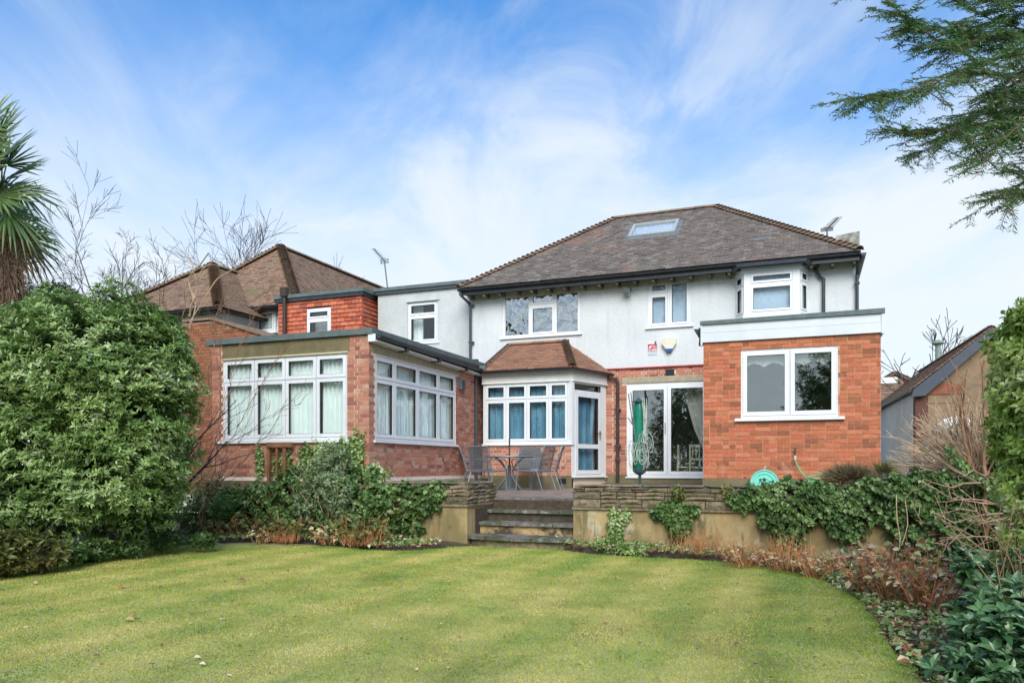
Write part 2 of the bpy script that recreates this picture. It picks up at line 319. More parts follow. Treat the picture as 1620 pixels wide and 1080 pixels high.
class Pieces:
    def __init__(s, name, m): s.name = name; s.m = m; s.L = []
    def add(s, o, X, Y, Z, w_, h_, d_, var=None):
        s.L.append((np.array(o, float), np.array(X, float), np.array(Y, float), np.array(Z, float), w_, h_, d_, int(rng.integers(16)) if var is None else var))
    def emit(s, parent, limit=300, rest='rest'):
        pl = wloc(parent); sc = []
        for i, (o, X, Y, Z, w_, h_, d_, v) in enumerate(s.L):
            c = o + X * w_ / 2 + Y * h_ / 2 - CAM; q = np.dot(c, (-ST, CT, 0)); xr = np.dot(c, (CT, ST, 0)) / max(q, .1)
            vis = 1.0 if (q > 0 and abs(xr) < .70 and np.dot(-c, Z) > 0) else 0.
            sc.append(vis * w_ * h_ * max(0, np.dot(-c, Z)) / max(q, .1) ** 3)
        order = sorted(range(len(s.L)), key=lambda i: -sc[i]); single = [i for i in order[:limit] if sc[i] > 0]; ss = set(single)
        for i in single:
            o, X, Y, Z, w_, h_, d_, v = s.L[i]
            if s.name not in ('brick',): w_, h_ = round(w_ / .01) * .01 if s.name != 'roof_tile' else w_, h_
            me = unit_piece(s.name, w_, h_, d_, v, s.m); ob = bpy.data.objects.new(s.name, me); COL.objects.link(ob); ob.parent = parent
            M = Matrix(((X[0], Y[0], Z[0], o[0] - pl[0]), (X[1], Y[1], Z[1], o[1] - pl[1]), (X[2], Y[2], Z[2], o[2] - pl[2]), (0, 0, 0, 1)))
            ob.matrix_basis = M
        VV = []; FF = []; TT = []; n = 0
        for i in range(len(s.L)):
            if i in ss: continue
            o, X, Y, Z, w_, h_, d_, v = s.L[i]; V, Fc = piece_geo(s.name, w_, h_, d_, v)
            VV.append(V @ np.array([X, Y, Z]) + o - pl); FF += [tuple(a + n for a in f) for f in Fc]; TT += [v / 15.] * len(Fc); n += len(V)
        if VV:
            link(s.name + 's_beyond', mesh_np(s.name, np.concatenate(VV), FF, TT), s.m, parent, kind='stuff')
def holes_grid(a0, a1, z0, z1, holes):
    A = sorted({a0, a1, *[min(max(h[i], a0), a1) for h in holes for i in (0, 1)]}); Z = sorted({z0, z1, *[min(max(h[i], z0), z1) for h in holes for i in (2, 3)]})
    out = []
    for j in range(len(Z) - 1):
        run = None
        for i in range(len(A) - 1):
            ca, cz = (A[i] + A[i + 1]) / 2, (Z[j] + Z[j + 1]) / 2
            inside = any(h[0] < ca < h[1] and h[2] < cz < h[3] for h in holes)
            if inside:
                if run: out.append(run); run = None
            else: run = (run[0] if run else A[i], A[i + 1], Z[j], Z[j + 1])
        if run: out.append(run)
    return out
def solid_wall(mb, fr, a0, a1, z0, z1, n0, n1, holes=()):
    for (x0, x1, y0, y1) in holes_grid(a0, a1, z0, z1, list(holes)): mb.box(fr, x0, x1, y0, y1, n0, n1)
def brickwork(P, fr, a0, a1, z0, z1, holes=(), n=0., bond='stretcher', zbase=0., ztop=None, skip=0.):
    z = zbase; c = 0
    while z < z1 - .02:
        zt = z + .065
        if z + .03 > z0:
            x = a0 - (.113 if c % 2 else 0.) - (.06 if (bond == 'flemish' and c % 2) else 0) ; k = 0
            while x < a1:
                ln = .215 if (bond == 'stretcher' or (k + c) % 2 == 0) else .103
                if bond == 'mixed': ln = (.215, .215, .103)[int(rng.integers(3))]
                segs = [(max(x, a0), min(x + ln, a1))]
                for h in holes:
                    if h[2] < (z + zt) / 2 < h[3]:
                        ns = []
                        for (p, q) in segs:
                            if q <= h[0] or p >= h[1]: ns.append((p, q))
                            else:
                                if p < h[0]: ns.append((p, h[0] - .004))
                                if q > h[1]: ns.append((h[1] + .004, q))
                        segs = ns
                for (p, q) in segs:
                    if q - p > .03:
                        if ztop is not None and z + .05 > ztop((p + q) / 2): continue
                        q2 = q if abs(q - p - ln) < 1e-6 else p + round((q - p) / .01) * .01
                        pr = rng.random() * .004
                        P.add(fr.P(p, z, n - .012), np.array([fr.A[0], fr.A[1], 0]), np.array([0, 0, 1.]), np.array([fr.Nn[0], fr.Nn[1], 0]), q2 - p, .065, .016 + round(pr, 3))
                x += ln + .01; k += 1
        z += .075; c += 1
def tile_plane(P, O, A, S, bound, smax, Wd=.165, gauge=.1, thick=.013, tail=.16, amin=-50, jit=.004, offs=.5):
    """O origin on the eaves, A along the eaves, S up the slope; bound(s) -> (a_left, a_right)"""
    A = np.array(A, float); S = np.array(S, float); Nn = np.cross(A, S); Nn /= np.linalg.norm(Nn); row = 0; s_ = -.03
    tilt = (thick * 1.15) / gauge * .75; Y = S - Nn * tilt; Y /= np.linalg.norm(Y); Z = np.cross(A, Y)
    while s_ < smax - .02:
        l, r = bound(max(0, s_ + gauge * .5)); a = math.floor(l / Wd) * Wd - (offs * Wd if row % 2 else 0)
        while a < r:
            p, q = max(a, l), min(a + Wd - .004, r)
            if q - p > .035:
                if q - p < Wd - .006: q = p + max(.04, round((q - p) / .02) * .02)
                o = np.array(O) + A * p + S * (s_ + (rng.random() - .5) * jit) + Nn * (thick * 1.6 + (rng.random()) * .003)
                P.add(o, A, Y, Z, round(q - p, 3), tail if s_ < smax - tail else max(.06, round((smax - s_) / .02) * .02), thick)
            a += Wd
        s_ += gauge; row += 1
def hip_run(P, p0, p1, nup, w_=.24, ln=.20, gauge=.1, skip0=0.):
    p0 = np.array(p0, float); p1 = np.array(p1, float); d = p1 - p0; L = np.linalg.norm(d); d /= L
    Z = np.array(nup, float); Z -= d * np.dot(Z, d); Z /= np.linalg.norm(Z); X = np.cross(d, Z)
    s_ = skip0
    while s_ < L - .04:
        P.add(p0 + d * s_ + Z * .0, X, d, Z, w_, ln, .01); s_ += gauge

# windows: outer frame > sash, pane, sill
def window(parent, fr, a0, a1, z0, z1, cells, n=0., sill=True, sill_over=.06, fw=.055, sash=True, glass=None, depth=.07, sw=.045, name='window', backing=None, sillh=.035, sproj=.07):
    """cells: (a0,a1,z0,z1) openings measured in world units"""
    mb = MB(); g = .004
    hl = [(c[0], c[1], c[2], c[3]) for c in cells]
    solid_wall(mb, fr, a0, a1, z0, z1, n - depth, n, hl)
    w_ = mb.build(name, UPVC, parent)
    for c in cells:
        op = c[4] if len(c) > 4 else sash; b = (c[0] + g, c[1] - g, c[2] + g, c[3] - g); k = sw if op else .012
        ms = MB(); solid_wall(ms, fr, b[0], b[1], b[2], b[3], n - .05, n + (.012 if op else -.008), [(b[0] + k, b[1] - k, b[2] + k, b[3] - k)])
        ms.build('sash' if op else 'bead', UPVC, w_)
        mg = MB(); q = (b[0] + k, b[1] - k, b[2] + k, b[3] - k)
        for (x0, x1, y0, y1) in holes_grid(*q, [(q[0] + .006, q[1] - .006, q[2] + .006, q[3] - .006)]): mg.box(fr, x0, x1, y0, y1, n - .045, n + (.002 if op else -.018))
        mg.build('gasket', RUBBER, w_)
        mp = MB(); mp.box(fr, q[0] + .004, q[1] - .004, q[2] + .004, q[3] - .004, n - .026, n - .02); mp.build('pane', glass or GLASS, w_)
        if backing: 
            mk = MB(); mk.box(fr, c[0] - .02, c[1] + .02, c[2] - .02, c[3] + .02, n - depth - .06, n - depth - .05); mk.build('blind', backing, w_)
    if sill:
        ms = MB(); ms.box(fr, a0 - sill_over, a1 + sill_over, z0 - sillh, z0, n - depth, n + sproj); ms.build('sill', UPVC, w_)
    return w_
def grid_cells(xs, zs, bar=.05):
    """xs, zs: centre lines of the frame bars"""
    return [(xs[i] + bar / 2, xs[i + 1] - bar / 2, zs[j] + bar / 2, zs[j + 1] - bar / 2) for j in range(len(zs) - 1) for i in range(len(xs) - 1)]
def gutter(parent, fr, a0, a1, z, n, name='gutter', m=None, r=.055, brackets=True):
    mb = MB(); k = 5; pr = [(n + r + r * math.cos(math.pi + math.pi * i / k), z + r * math.sin(math.pi + math.pi * i / k)) for i in range(k + 1)]
    pr += [(q[0] + (.008 if i == 0 else 0), q[1]) for i, q in enumerate([(n + 2 * r - .01, z), (n + .01, z)])]
    poly = [fr.P(a0, q[1], q[0]) for q in pr]; mb.prism(poly, np.array(fr.P(a1, 0, 0)) - np.array(fr.P(a0, 0, 0)))
    o = mb.build(name, m or DARKPL, parent)
    return o
def sheet(points, z0f, name, m, parent=None, **k):
    pass
# ================= THE MAIN HOUSE =================
Vm = 17.5; UL, UR = -7.95, 1.03; ZE = 5.69; ZP = .78
fm = FV(Vm)
house = thing('house', (-3.4, Vm, 0), 'white roughcast detached house with hipped clay tile roof, skylight and ground floor bay', 'house')
def rV(x0, x1, xr, yt, yb, V):              # rectangle on a facade: left, right, reference column, top and bottom rows
    return (uV(x0, V), uV(x1, V), zV(xr, yb, V), zV(xr, yt, V))
wl = rV(795.2, 917.5, 917, 455, 527, Vm)     # upstairs left window
wm = rV(1025.5, 1093, 1093, 438.6, 514, Vm)   # upstairs middle window
dr = (uV(992, Vm), -2.05, zV(1050, 754, Vm), zV(992, 606.5, Vm))   # sliding door
ZR = zV(966, 585, Vm)                        # red ledge under the roughcast
mb = MB()
solid_wall(mb, fm, UL, UR, ZR + .03, ZE - .02, -.25, 0, [wl, wm])
mb.build('upper_wall', RENDER_W, house)
mb = MB(); mb.wbox(UL, UL + .25, Vm + .25, 23.4, 0, ZE - .05); mb.wbox(UR - .25, UR, Vm + .25, 23.4, 0, ZE - .05); mb.wbox(UL, UR, 23.4, 23.65, 0, ZE - .05)
mb.build('side_wall', RENDER_W, house)
mb = MB(); mb.wbox(UL + .25, UR - .25, Vm + .25, 23.4, 3.30, 3.46); mb.wbox(UL + .25, UR - .25, Vm + .25, 23.4, .70, .78); mb.wbox(UL + .25, UR - .25, Vm + .2, 23.4, 5.60, 5.66)
mb.wbox(UL + .25, UR - .25, Vm + 3.4, Vm + 3.5, .78, 5.6); mb.wbox(-1.25, -1.15, Vm + .25, Vm + 3.4, 3.46, 5.6); mb.wbox(-4.6, -4.5, Vm + .25, Vm + 3.4, 3.46, 5.6); mb.wbox(-4.1, -4.0, Vm + .25, Vm + 3.4, .78, 3.3)
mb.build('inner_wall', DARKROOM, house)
# ground floor wall of brick, from the bay to the extension
mb = MB(); bayop = (-6.95, -4.45, .6, 3.45)
solid_wall(mb, fm, UL, UR, .3, ZR, -.25, -.003, [bayop, (dr[0], dr[1], dr[2], dr[3])])
mb.build('brick_backing', MORT_L, house)
PB = Pieces('brick', BR_PINK)
lint = (uV(984, Vm), -1.9, dr[3] + .0, zV(984, 597.5, Vm)); vent = rV(1053, 1067, 1060, 584.5, 594, Vm)
brickwork(PB, fm, -4.41, -1.72, 1.09, ZR - .005, [(dr[0] - .005, dr[1] + .01, dr[2] - .3, dr[3]), (lint[0], lint[1], lint[2], lint[3]), (vent[0], vent[1], vent[2], vent[3])], bond='flemish', zbase=1.09)
mb = MB(); mb.box(fm, lint[0], lint[1], lint[2] + .002, lint[3], -.05, .012); mb.build('lintel', CONC, house)
mb = MB(); mb.box(fm, vent[0], vent[1], vent[2], vent[3], -.05, .012)
for i in range(5): mb.box(fm, vent[0], vent[1], vent[2] + .02 + i * .028, vent[2] + .03 + i * .028, .012, .022)
mb.build('air_vent', DARKPL, house)
mb = MB(); mb.box(fm, -4.41, UR, ZR, ZR + .028, -.01, .05); mb.build('ledge', REDPAINT, house)
mb = MB(); mb.box(fm, -4.41, dr[0] - .0, .5, 1.085, -.1, .025); mb.box(fm, dr[0], -1.72, .5, dr[2] - .03, -.1, .02); mb.build('plinth', CONC_OLIVE, house)
mb = MB(); mb.box(fm, -4.38, -1.74, .7, .885, .02, .55); mb.build('doorstep', mat('dark_slate_step', (.06, .06, .055), (.11, .10, .09), scale=5, rough=.6, bump=.3), house)
# sliding patio door
xm = uV(1055.5, Vm); zt, zb = dr[3] - .07, dr[2] + .05
win = window(house, fm, dr[0], dr[1], dr[2], dr[3], [(dr[0] + .05, xm - .0, zb, zt - .02, True), (xm + .006, dr[1] - .05, zb, zt, True)], n=-.02, fw=.05, sill=False, sw=.075, name='sliding_door', glass=GLASS_DEEP)
mb = MB(); mb.box(fm, dr[0] - .03, dr[1], dr[2] - .03, dr[2], -.1, .05); mb.build('threshold', UPVC, win)
mb = MB(); mb.box(fm, xm - .055, xm - .035, zb + .95, zb + 1.2, -.01, .012); mb.build('handle', MORTARG, win)
# upstairs windows
c1, c2 = uV(838, Vm), uV(878, Vm); b = .026
ztr = zV(838, 484, Vm)
window(house, fm, *wl, [(wl[0] + .05, c1 - b, wl[2] + .05, wl[3] - .05, False), (c1 + b, c2 - b, wl[2] + .05, ztr - b, True), (c1 + b, c2 - b, ztr + b, wl[3] - .05, True), (c2 + b, wl[1] - .05, wl[2] + .05, wl[3] - .05, False)], n=-.02, glass=GLASS_WAVY)
c1 = uV(1057.5, Vm); ztr = zV(1040, 465, Vm)
window(house, fm, *wm, [(wm[0] + .045, c1 - b, wm[2] + .045, ztr - b, True), (wm[0] + .045, c1 - b, ztr + b, wm[3] - .045, True), (c1 + b, wm[1] - .045, wm[2] + .045, wm[3] - .045, True)], n=-.02, glass=GLASS, backing=FROST)
# oriel bay upstairs
VO = 17.1; o0, o1 = uV(1177, VO), uV(1265, VO); oz0, oz1 = zV(1177, 499, VO), zV(1177, 431.5, VO); p0, p1 = uV(1163.5, Vm), uV(1279, Vm)
zot = zV(1190, 450.5, VO)
ori = MB(); ori.prism([(p0, Vm, oz0 - .06), (o0 - .02, VO - .02, oz0 - .06), (o1 + .02, VO - .02, oz0 - .06), (p1, Vm, oz0 - .06)], (0, 0, .06)); ori.build('oriel_base', UPVC, house); ori = MB()
ori.prism([(p0 - .02, Vm, oz1), (o0 - .03, VO - .04, oz1), (o1 + .03, VO - .04, oz1), (p1 + .02, Vm, oz1)], (0, 0, .09)); 
oo = ori.build('oriel_head', UPVC, house)
fo = FV(VO)
def sub_window(par, fr, a0, a1, z0, z1, zt, backing, name):
    window(par, fr, a0, a1, z0, z1, [(a0 + .05, a1 - .05, z0 + .05, zt - .026, True), (a0 + .05, a1 - .05, zt + .026, z1 - .05, True)], sill=False, backing=backing, name=name)
# the three faces hang straight on the house so that their panes stay within three levels
window(house, fo, o0, o1, oz0, oz1, [(o0 + .14, o1 - .14, oz0 + .06, zot - .026, True), (o0 + .14, o1 - .14, zot + .026, oz1 - .05, True)], sill=False, backing=FROST)
for (q0, q1) in (((p0, Vm), (o0, VO)), ((o1, VO), (p1, Vm))):
    fr = Fr(q0, (q1[0] - q0[0], q1[1] - q0[1])); L = math.hypot(q1[0] - q0[0], q1[1] - q0[1])
    window(house, fr, 0, L, oz0, oz1, [(.075, L - .075, oz0 + .06, zot - .026, True), (.075, L - .075, zot + .026, oz1 - .05, True)], sill=False, sw=.035, backing=mat('teal_grey_blind', (.30, .36, .36), rough=.8))
mb = MB(); ov = .14
mb.prism([(p0 - ov, Vm, oz1 + .09), (p0 - ov + .02, Vm - .1, oz1 + .09), (o0 - .1, VO - ov, oz1 + .09), (o1 + .1, VO - ov, oz1 + .09), (p1 + ov, Vm - .1, oz1 + .09), (p1 + ov, Vm, oz1 + .09)], (0, 0, .05)); mb.build('oriel_roof', LEAD, house)
mb = MB(); pth = [(p0 - ov - .02, Vm - .05, oz1 + .1), (o0 - .12, VO - ov - .04, oz1 + .1), (o1 + .12, VO - ov - .04, oz1 + .1), (p1 + ov + .02, Vm - .05, oz1 + .09)]
mb.tube(pth, .055, 8); mb.build('gutter', DARKPL, house)
g0 = pth[3]; mb = MB()
xp = uV(1303, Vm - .07); ze = zV(1303, 437, Vm - .07)
mb.tube([(g0[0] - .02, g0[1] + .0, g0[2] - .03), (g0[0] - .02, Vm - .07, ze + .14), (g0[0] + .05, Vm - .07, ze + .02), (xp - .08, Vm - .07, ze), (xp, Vm - .07, ze - .06), (xp, Vm - .07, 3.9)], .036, 8); mb.build('downpipe', DARKPL, house)

# ---- main roof ----
tp = (8.04 - ZE) / 3.27; sl_ = math.hypot(1, tp); VE = 17.1; d = 3.27
eL, eR = -8.06, UR - .02
ridL, ridR = (eL + d, VE + d, ZE + d * tp), (eR - d, VE + d, ZE + d * tp); VB = VE + 2 * d
mb = MB(); u = -.03
mb.add([(eL, VE, ZE + u), (eR, VE, ZE + u), (ridR[0], ridR[1], ridR[2] + u), (ridL[0], ridL[1], ridL[2] + u), (eL, VB, ZE + u), (eR, VB, ZE + u)],
       [(0, 1, 2, 3), (1, 5, 2), (5, 4, 3, 2), (4, 0, 3), (0, 4, 5, 1)]); mb.build('roof_deck', WOODB, house)
PR = Pieces('roof_tile', ROOFT); Sf = np.array([0, 1, tp]) / sl_; LS = d * sl_
# opening for the skylight, in slope coordinates
nrm = np.cross((1, 0, 0), Sf); pO = (eL, VE, ZE)
sk = [onP(*q, pO, nrm) for q in ((990.8, 379.8), (1068.4, 371.4), (1074.7, 351.2), (1005.5, 360.9))]
sa0 = (sk[0][0] + sk[3][0]) / 2 - eL; sa1 = (sk[1][0] + sk[2][0]) / 2 - eL; ss0 = np.mean([np.dot(q - np.array(pO), Sf) for q in sk[:2]]); ss1 = np.mean([np.dot(q - np.array(pO), Sf) for q in sk[2:]])
tile_plane(PR, pO, (1, 0, 0), Sf, lambda s: (s / sl_, (eR - eL) - s / sl_), LS, thick=.018)
PR.L = [q for q in PR.L if not (sa0 + eL - .1 < q[0][0] < sa1 + eL - .03 and ss0 < np.dot(q[0] - np.array(pO), Sf) < ss1 - .05)]
for (O, A, S) in (((eR, VE, ZE), (0, 1, 0), (-1, 0, tp)), ((eR, VB, ZE), (-1, 0, 0), (0, -1, tp)), ((eL, VB, ZE), (0, -1, 0), (1, 0, tp))):
    wd = (2 * d) if A[1] else (eR - eL); tile_plane(PR, O, A, np.array(S) / sl_, lambda s, wd=wd: (s / sl_, wd - s / sl_), LS)
PR.emit(house)
PH = Pieces('hip_tile', HIPT)
for (a, b_) in (((eL, VE, ZE), ridL), ((eR, VE, ZE), ridR), ((eR, VB, ZE), ridR), ((eL, VB, ZE), ridL)): hip_run(PH, a, b_, (0, 0, 1), w_=.25, ln=.17, gauge=.143)
PH.emit(house)
PG = Pieces('ridge_tile', HIPT); hip_run(PG, (ridL[0] - .1, ridL[1], ridL[2] - .03), (ridR[0] + .1, ridR[1], ridR[2] - .03), (0, 0, 1), w_=.26, ln=.30, gauge=.305); PG.emit(house)
# skylight
def onroof(a, s, h): return np.array(pO) + np.array((1, 0, 0)) * a + Sf * s + nrm * h
mb = MB(); k = .07
def rbox(mb, a0, a1, s0, s1, h0, h1): mb.hexa([onroof(a0, s0, h1), onroof(a1, s0, h1), onroof(a1, s1, h1), onroof(a0, s1, h1), onroof(a0, s0, h0), onroof(a1, s0, h0), onroof(a1, s1, h0), onroof(a0, s1, h0)])
for (x0, x1, y0, y1) in holes_grid(sa0, sa1, ss0, ss1, [(sa0 + k, sa1 - k, ss0 + k, ss1 - k)]): rbox(mb, x0, x1, y0, y1, -.02, .10)
skl = mb.build('skylight', SKYF, house)
mb = MB(); rbox(mb, sa0 + k, sa1 - k, ss0 + k, ss1 - k, .06, .07); mb.build('pane', glassmat('skylight_glass', f0=.22, wob=.05), skl)
mb = MB(); rbox(mb, sa0 + k, sa1 - k, ss0 + k, ss1 - k, .0, .02); mb.build('blind', mat('sky_reflection_white', (.86, .88, .90), rough=.8), skl)  # bright sky reflection put into the white of the sheet under the pane
mb = MB(); rbox(mb, sa0 - .12, sa1 + .12, ss0 - .14, ss0, .025, .045); rbox(mb, sa0 - .1, sa0, ss0, ss1 + .05, .03, .045); rbox(mb, sa1, sa1 + .1, ss0, ss1 + .05, .03, .045); mb.build('flashing', LEAD, skl)
q = onP(1198, 383.5, pO, nrm); mb = MB(); a_, s_ = q[0] - eL, np.dot(q - np.array(pO), Sf); rbox(mb, a_ - .16, a_ + .16, s_ - .05, s_ + .05, .02, .075); mb.build('vent_tile', LEAD, house)
# eaves: soffit, rafters' feet, gutter, pipes
mb = MB(); mb.wbox(eL + .02, eR, VE + .05, Vm, ZE - .1, ZE - .07); mb.build('soffit', WOODB, house)
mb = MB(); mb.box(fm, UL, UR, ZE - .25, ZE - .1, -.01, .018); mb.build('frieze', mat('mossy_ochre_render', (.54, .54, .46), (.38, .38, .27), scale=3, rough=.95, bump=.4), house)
for i in range(22):
    a = eL + .22 + i * (eR - eL - .3) / 21; mb = MB(); mb.wbox(a - .03, a + .03, VE + .06, Vm, ZE - .22, ZE - .10); mb.build('rafter_foot', WOODB, house)
mb = MB(); mb.wbox(eL, eR, VE + .02, VE + .05, ZE - .17, ZE - .02); mb.build('fascia', DARKPL, house)
gutter(house, FV(VE + .02), eL - .02, eR + .02, ZE - .03, .005, r=.05)
gutter(house, FU(UR), VE, 23.4, ZE - .03, .005, r=.06)
xq = uV(744.5, Vm - .07); zq1, zq2 = zV(730, 466, VE), zV(744, 482, Vm - .07)
mb = MB(); mb.tube([(uV(729, VE), VE - .05, ZE - .1), (uV(730, VE), VE - .05, zq1 - .02), (xq - .03, Vm - .08, zq2 + .03), (xq, Vm - .08, zq2 - .05), (xq, Vm - .08, 3.3)], .036, 8)
for zz_ in (zq2 - .02, 4.4, 3.55): mb.box(fm, xq - .05, xq + .09, zz_ - .02, zz_ + .02, .03, .1)
mb.build('downpipe', GREYPL, house)
xq = uV(1356, Vm - .07); mb = MB(); mb.tube([(xq, VE + .06, ZE - .08), (xq, VE + .16, ZE - .22), (xq, Vm - .07, ZE - .4), (xq, Vm - .07, 3.9)], .034, 8)
mb.box(fm, xq - .05, xq + .05, zV(1356, 449, Vm) - .02, zV(1356, 449, Vm) + .02, .03, .11); mb.build('downpipe', DARKPL, house)
# chimney stub at the right end
YC = 17.46; cz = zV(1340, 369, YC); cx0, cx1 = uV(1320, YC), uV(1360, YC)
mb = MB(); mb.hexa([(cx0, YC, 5.78), (cx1, YC, 5.78), (cx1, YC, cz + .02), (cx0 + .03, YC, cz - .03), (cx0, YC + .6, 5.78), (cx1, YC + .6, 5.78), (cx1, YC + .6, cz + .02), (cx0 + .03, YC + .6, cz - .03)])
ch = mb.build('chimney', mat('lichened_roughcast', (.38, .37, .34), (.16, .16, .14), scale=9, rough=.95, bump=.8, stains=(((.10, .11, .06), 5, .55, .7, .9, (1, 1, 1)), ((.25, .24, .05), 3, .62, .7, .8, (1, 1, 1)))), house)
mb = MB(); mb.wbox(cx0 - .03, cx1 + .03, YC - .03, YC + .63, cz - .34, cz - .29); mb.build('flashing', LEAD, ch)
q = onV(1298, 381, 19.4); mb = MB(); mb.lathe((q[0], 19.4, q[2] - .3), [(.10, 0), (.10, .28), (.13, .29), (.13, .36), (.08, .36)], 12); mb.build('chimney_pot', HUNG, house)

# ---- ground floor bay ----
VY = 16.2; fy = FV(VY); bz0, bz1 = zV(900, 700.5, VY), zV(900, 602, VY)
b0, b1 = uV(764.5, VY), uV(905, VY); q1 = (-4.41, 17.43); q0 = (b1, VY)
fd = Fr(q0, (q1[0] - q0[0], q1[1] - q0[1])); LD = math.hypot(q1[0] - q0[0], q1[1] - q0[1])
zbt = zV(860, 630.5, VY); xs = [b0 + .04] + [uV(x, VY) for x in (801.2, 834, 868.7)] + [b1 - .05]
xsL = [b0 + .05, xs[1], xs[2], xs[3], b1 - .08]
cells = []
for i in range(4):
    A0 = xsL[i] + (.02 if i == 0 else .008); A1 = xsL[i + 1] - (.02 if i == 3 else .008)
    cells += [(A0, A1, bz0 + .05, zbt - .012, True), (A0, A1, zbt + .012, bz1 - .03, True)]
window(house, fy, b0, b1, bz0, bz1, cells, sill_over=.01, sw=.055, sillh=.04, sproj=.05, depth=.08)
mb = MB(); mb.box(fy, b0, b1 - .0, .5, bz0 - .045, -.2, -.003); mb.box(fd, 0, LD, .5, 1.0, -.2, -.03); mb.build('bay_backing', MORT_L, house)
brickwork(PB, fy, b0 - .02, b1 - .02, 1.07, bz0 - .04, bond='flemish', zbase=1.065, n=0)
mb = MB(); mb.box(fy, b0 - .02, b1, .5, 1.062, -.1, .02); mb.build('plinth', CONC_OLIVE, house)
for px in (769, 890):
    mb = MB(); a = uV(px, VY); zc_ = zV(px, 760, VY); mb.box(fy, a - .09, a + .09, zc_ - .07, zc_ + .05, -.05, .026)
    for i in range(4): mb.box(fy, a - .08, a + .08, zc_ - .055 + i * .028, zc_ - .045 + i * .028, .026, .032)
    mb.build('air_vent', DARKPL, house)
# glazed door on the bay's slanting side
dz0 = zV(930, 753, 16.6); zf = bz1 - .19; ztopd = bz1 - .05
cells = [(.11, LD - .20, dz0 + .04, zf - .05, True), (.09, LD - .19, zf + .0, ztopd, False)]
dw = MB(); solid_wall(dw, fd, 0, LD, dz0, bz1, -.07, 0, cells); dw.box(fd, -.04, .05, bz0 - .04, bz1, -.06, .03); dd = dw.build('bay_door', UPVC, house)
g = .005; c = cells[0]; zmid = dz0 + .68
ms = MB(); pn = [(c[0] + .10, c[1] - .11, dz0 + .14, zmid - .05), (c[0] + .10, c[1] - .11, zmid + .05, zf - .15)]
solid_wall(ms, fd, c[0] + g, c[1] - g, c[2] + g, c[3] - g, -.05, .015, pn); ms.build('door_leaf', UPVC, dd)
for i, c_ in enumerate(pn + [(cells[1][0], cells[1][1], cells[1][2] + .01, cells[1][3])]):
    mg = MB()
    for (x0, x1, y0, y1) in holes_grid(*c_, [(c_[0] + .008, c_[1] - .008, c_[2] + .008, c_[3] - .008)]): mg.box(fd, x0, x1, y0, y1, -.045, .008 if i < 2 else -.01)
    mg.build('gasket', RUBBER, dd); mp = MB(); mp.box(fd, c_[0], c_[1], c_[2], c_[3], -.026, -.02); mp.build('pane', GLASS, dd)
mb = MB(); a = cells[0][1] - .055; zh = dz0 + .95
mb.box(fd, a - .018, a + .018, zh - .11, zh + .11, .015, .024); mb.box(fd, a - .12, a + .01, zh + .03, zh + .05, .05, .065); mb.box(fd, a - .01, a + .01, zh + .03, zh + .05, .02, .06)
mb.build('handle', mat('brass', (.55, .38, .16), rough=.35, metal=.9), dd)
mb = MB(); mb.box(fd, -.02, LD, dz0 - .03, dz0, -.1, .06); mb.build('threshold', UPVC, dd)
# bay fascia and tiled roof
zfs = zV(900, 584, VY) ; ez = zfs + .02
mb = MB(); mb.box(fy, b0 - .02, b1 + .02, bz1, zfs, -.15, .03); mb.box(fd, -.02, LD + .02, bz1, zfs, -.15, .03); mb.box(fy, b0 - .02, b1 + .06, bz1 - .01, bz1 + .02, .03, .045); mb.box(fd, 0, LD + .03, bz1 - .01, bz1 + .02, .03, .045)
mb.build('bay_fascia', mat('cream_painted_board', (.80, .80, .77), (.72, .72, .68), scale=4, rough=.5), house)
VR = 16.02; rz = ez; A0 = np.array((-6.99, VR, rz)); A1 = np.array((uV(906, VR), VR, rz)); B1 = np.array((uV(967, Vm), Vm, rz)); T1 = np.array((uV(893, Vm), Vm, zV(893, 541, Vm))); T0 = np.array((-6.84, Vm, T1[2]))
mb = MB(); u3 = np.array((0, 0, -.025)); mb.add([A0 + u3, A1 + u3, T1 + u3, T0 + u3, B1 + u3, (A0[0], Vm, rz)], [(0, 1, 2, 3), (1, 4, 2), (0, 3, 5), (1, 0, 5, 4)]); mb.build('bay_roof_deck', WOODB, house)
PT = Pieces('bay_roof_tile', ROOFT_B); rise = T1[2] - rz; run = Vm - VR; SS = math.hypot(rise, run); Sb = np.array([0, run, rise]) / SS
tile_plane(PT, A0, (1, 0, 0), Sb, lambda s: ((T0[0] - A0[0]) * s / SS, (A1[0] - A0[0]) + (T1[0] - A1[0]) * s / SS), SS)
ad = (B1 - A1); ad[2] = 0; Lr = np.linalg.norm(ad); ad /= Lr; tv = T1 - A1; ta = np.dot(tv, ad); pv_ = tv - ad * ta; SR = np.linalg.norm(pv_)
tile_plane(PT, A1, ad, pv_ / SR, lambda s: (ta * s / SR, Lr + (ta - Lr) * s / SR), SR)
PT.emit(house)
PH = Pieces('hip_tile', HIPT); hip_run(PH, A1, T1, (0, 0, 1), w_=.22, ln=.14, gauge=.1); hip_run(PH, A0, T0, (0, 0, 1), w_=.17, ln=.14, gauge=.1); PH.emit(house)
PG = Pieces('ridge_tile', ROOFT_B); hip_run(PG, T0 + np.array((0, -.05, -.03)), T1 + np.array((.1, -.05, -.03)), (0, 0, 1), w_=.2, ln=.30, gauge=.305); PG.emit(house)
gutter(house, FV(VR + .02), -7.0, A1[0] + .03, rz - .01, 0, r=.05)
fg = Fr((A1[0], A1[1]), (ad[0], ad[1])); gutter(house, fg, -.02, Lr + .1, rz - .01, -.02, r=.05)
x9 = uV(977, Vm - .09); zx = zV(965, 590, Vm - .1)
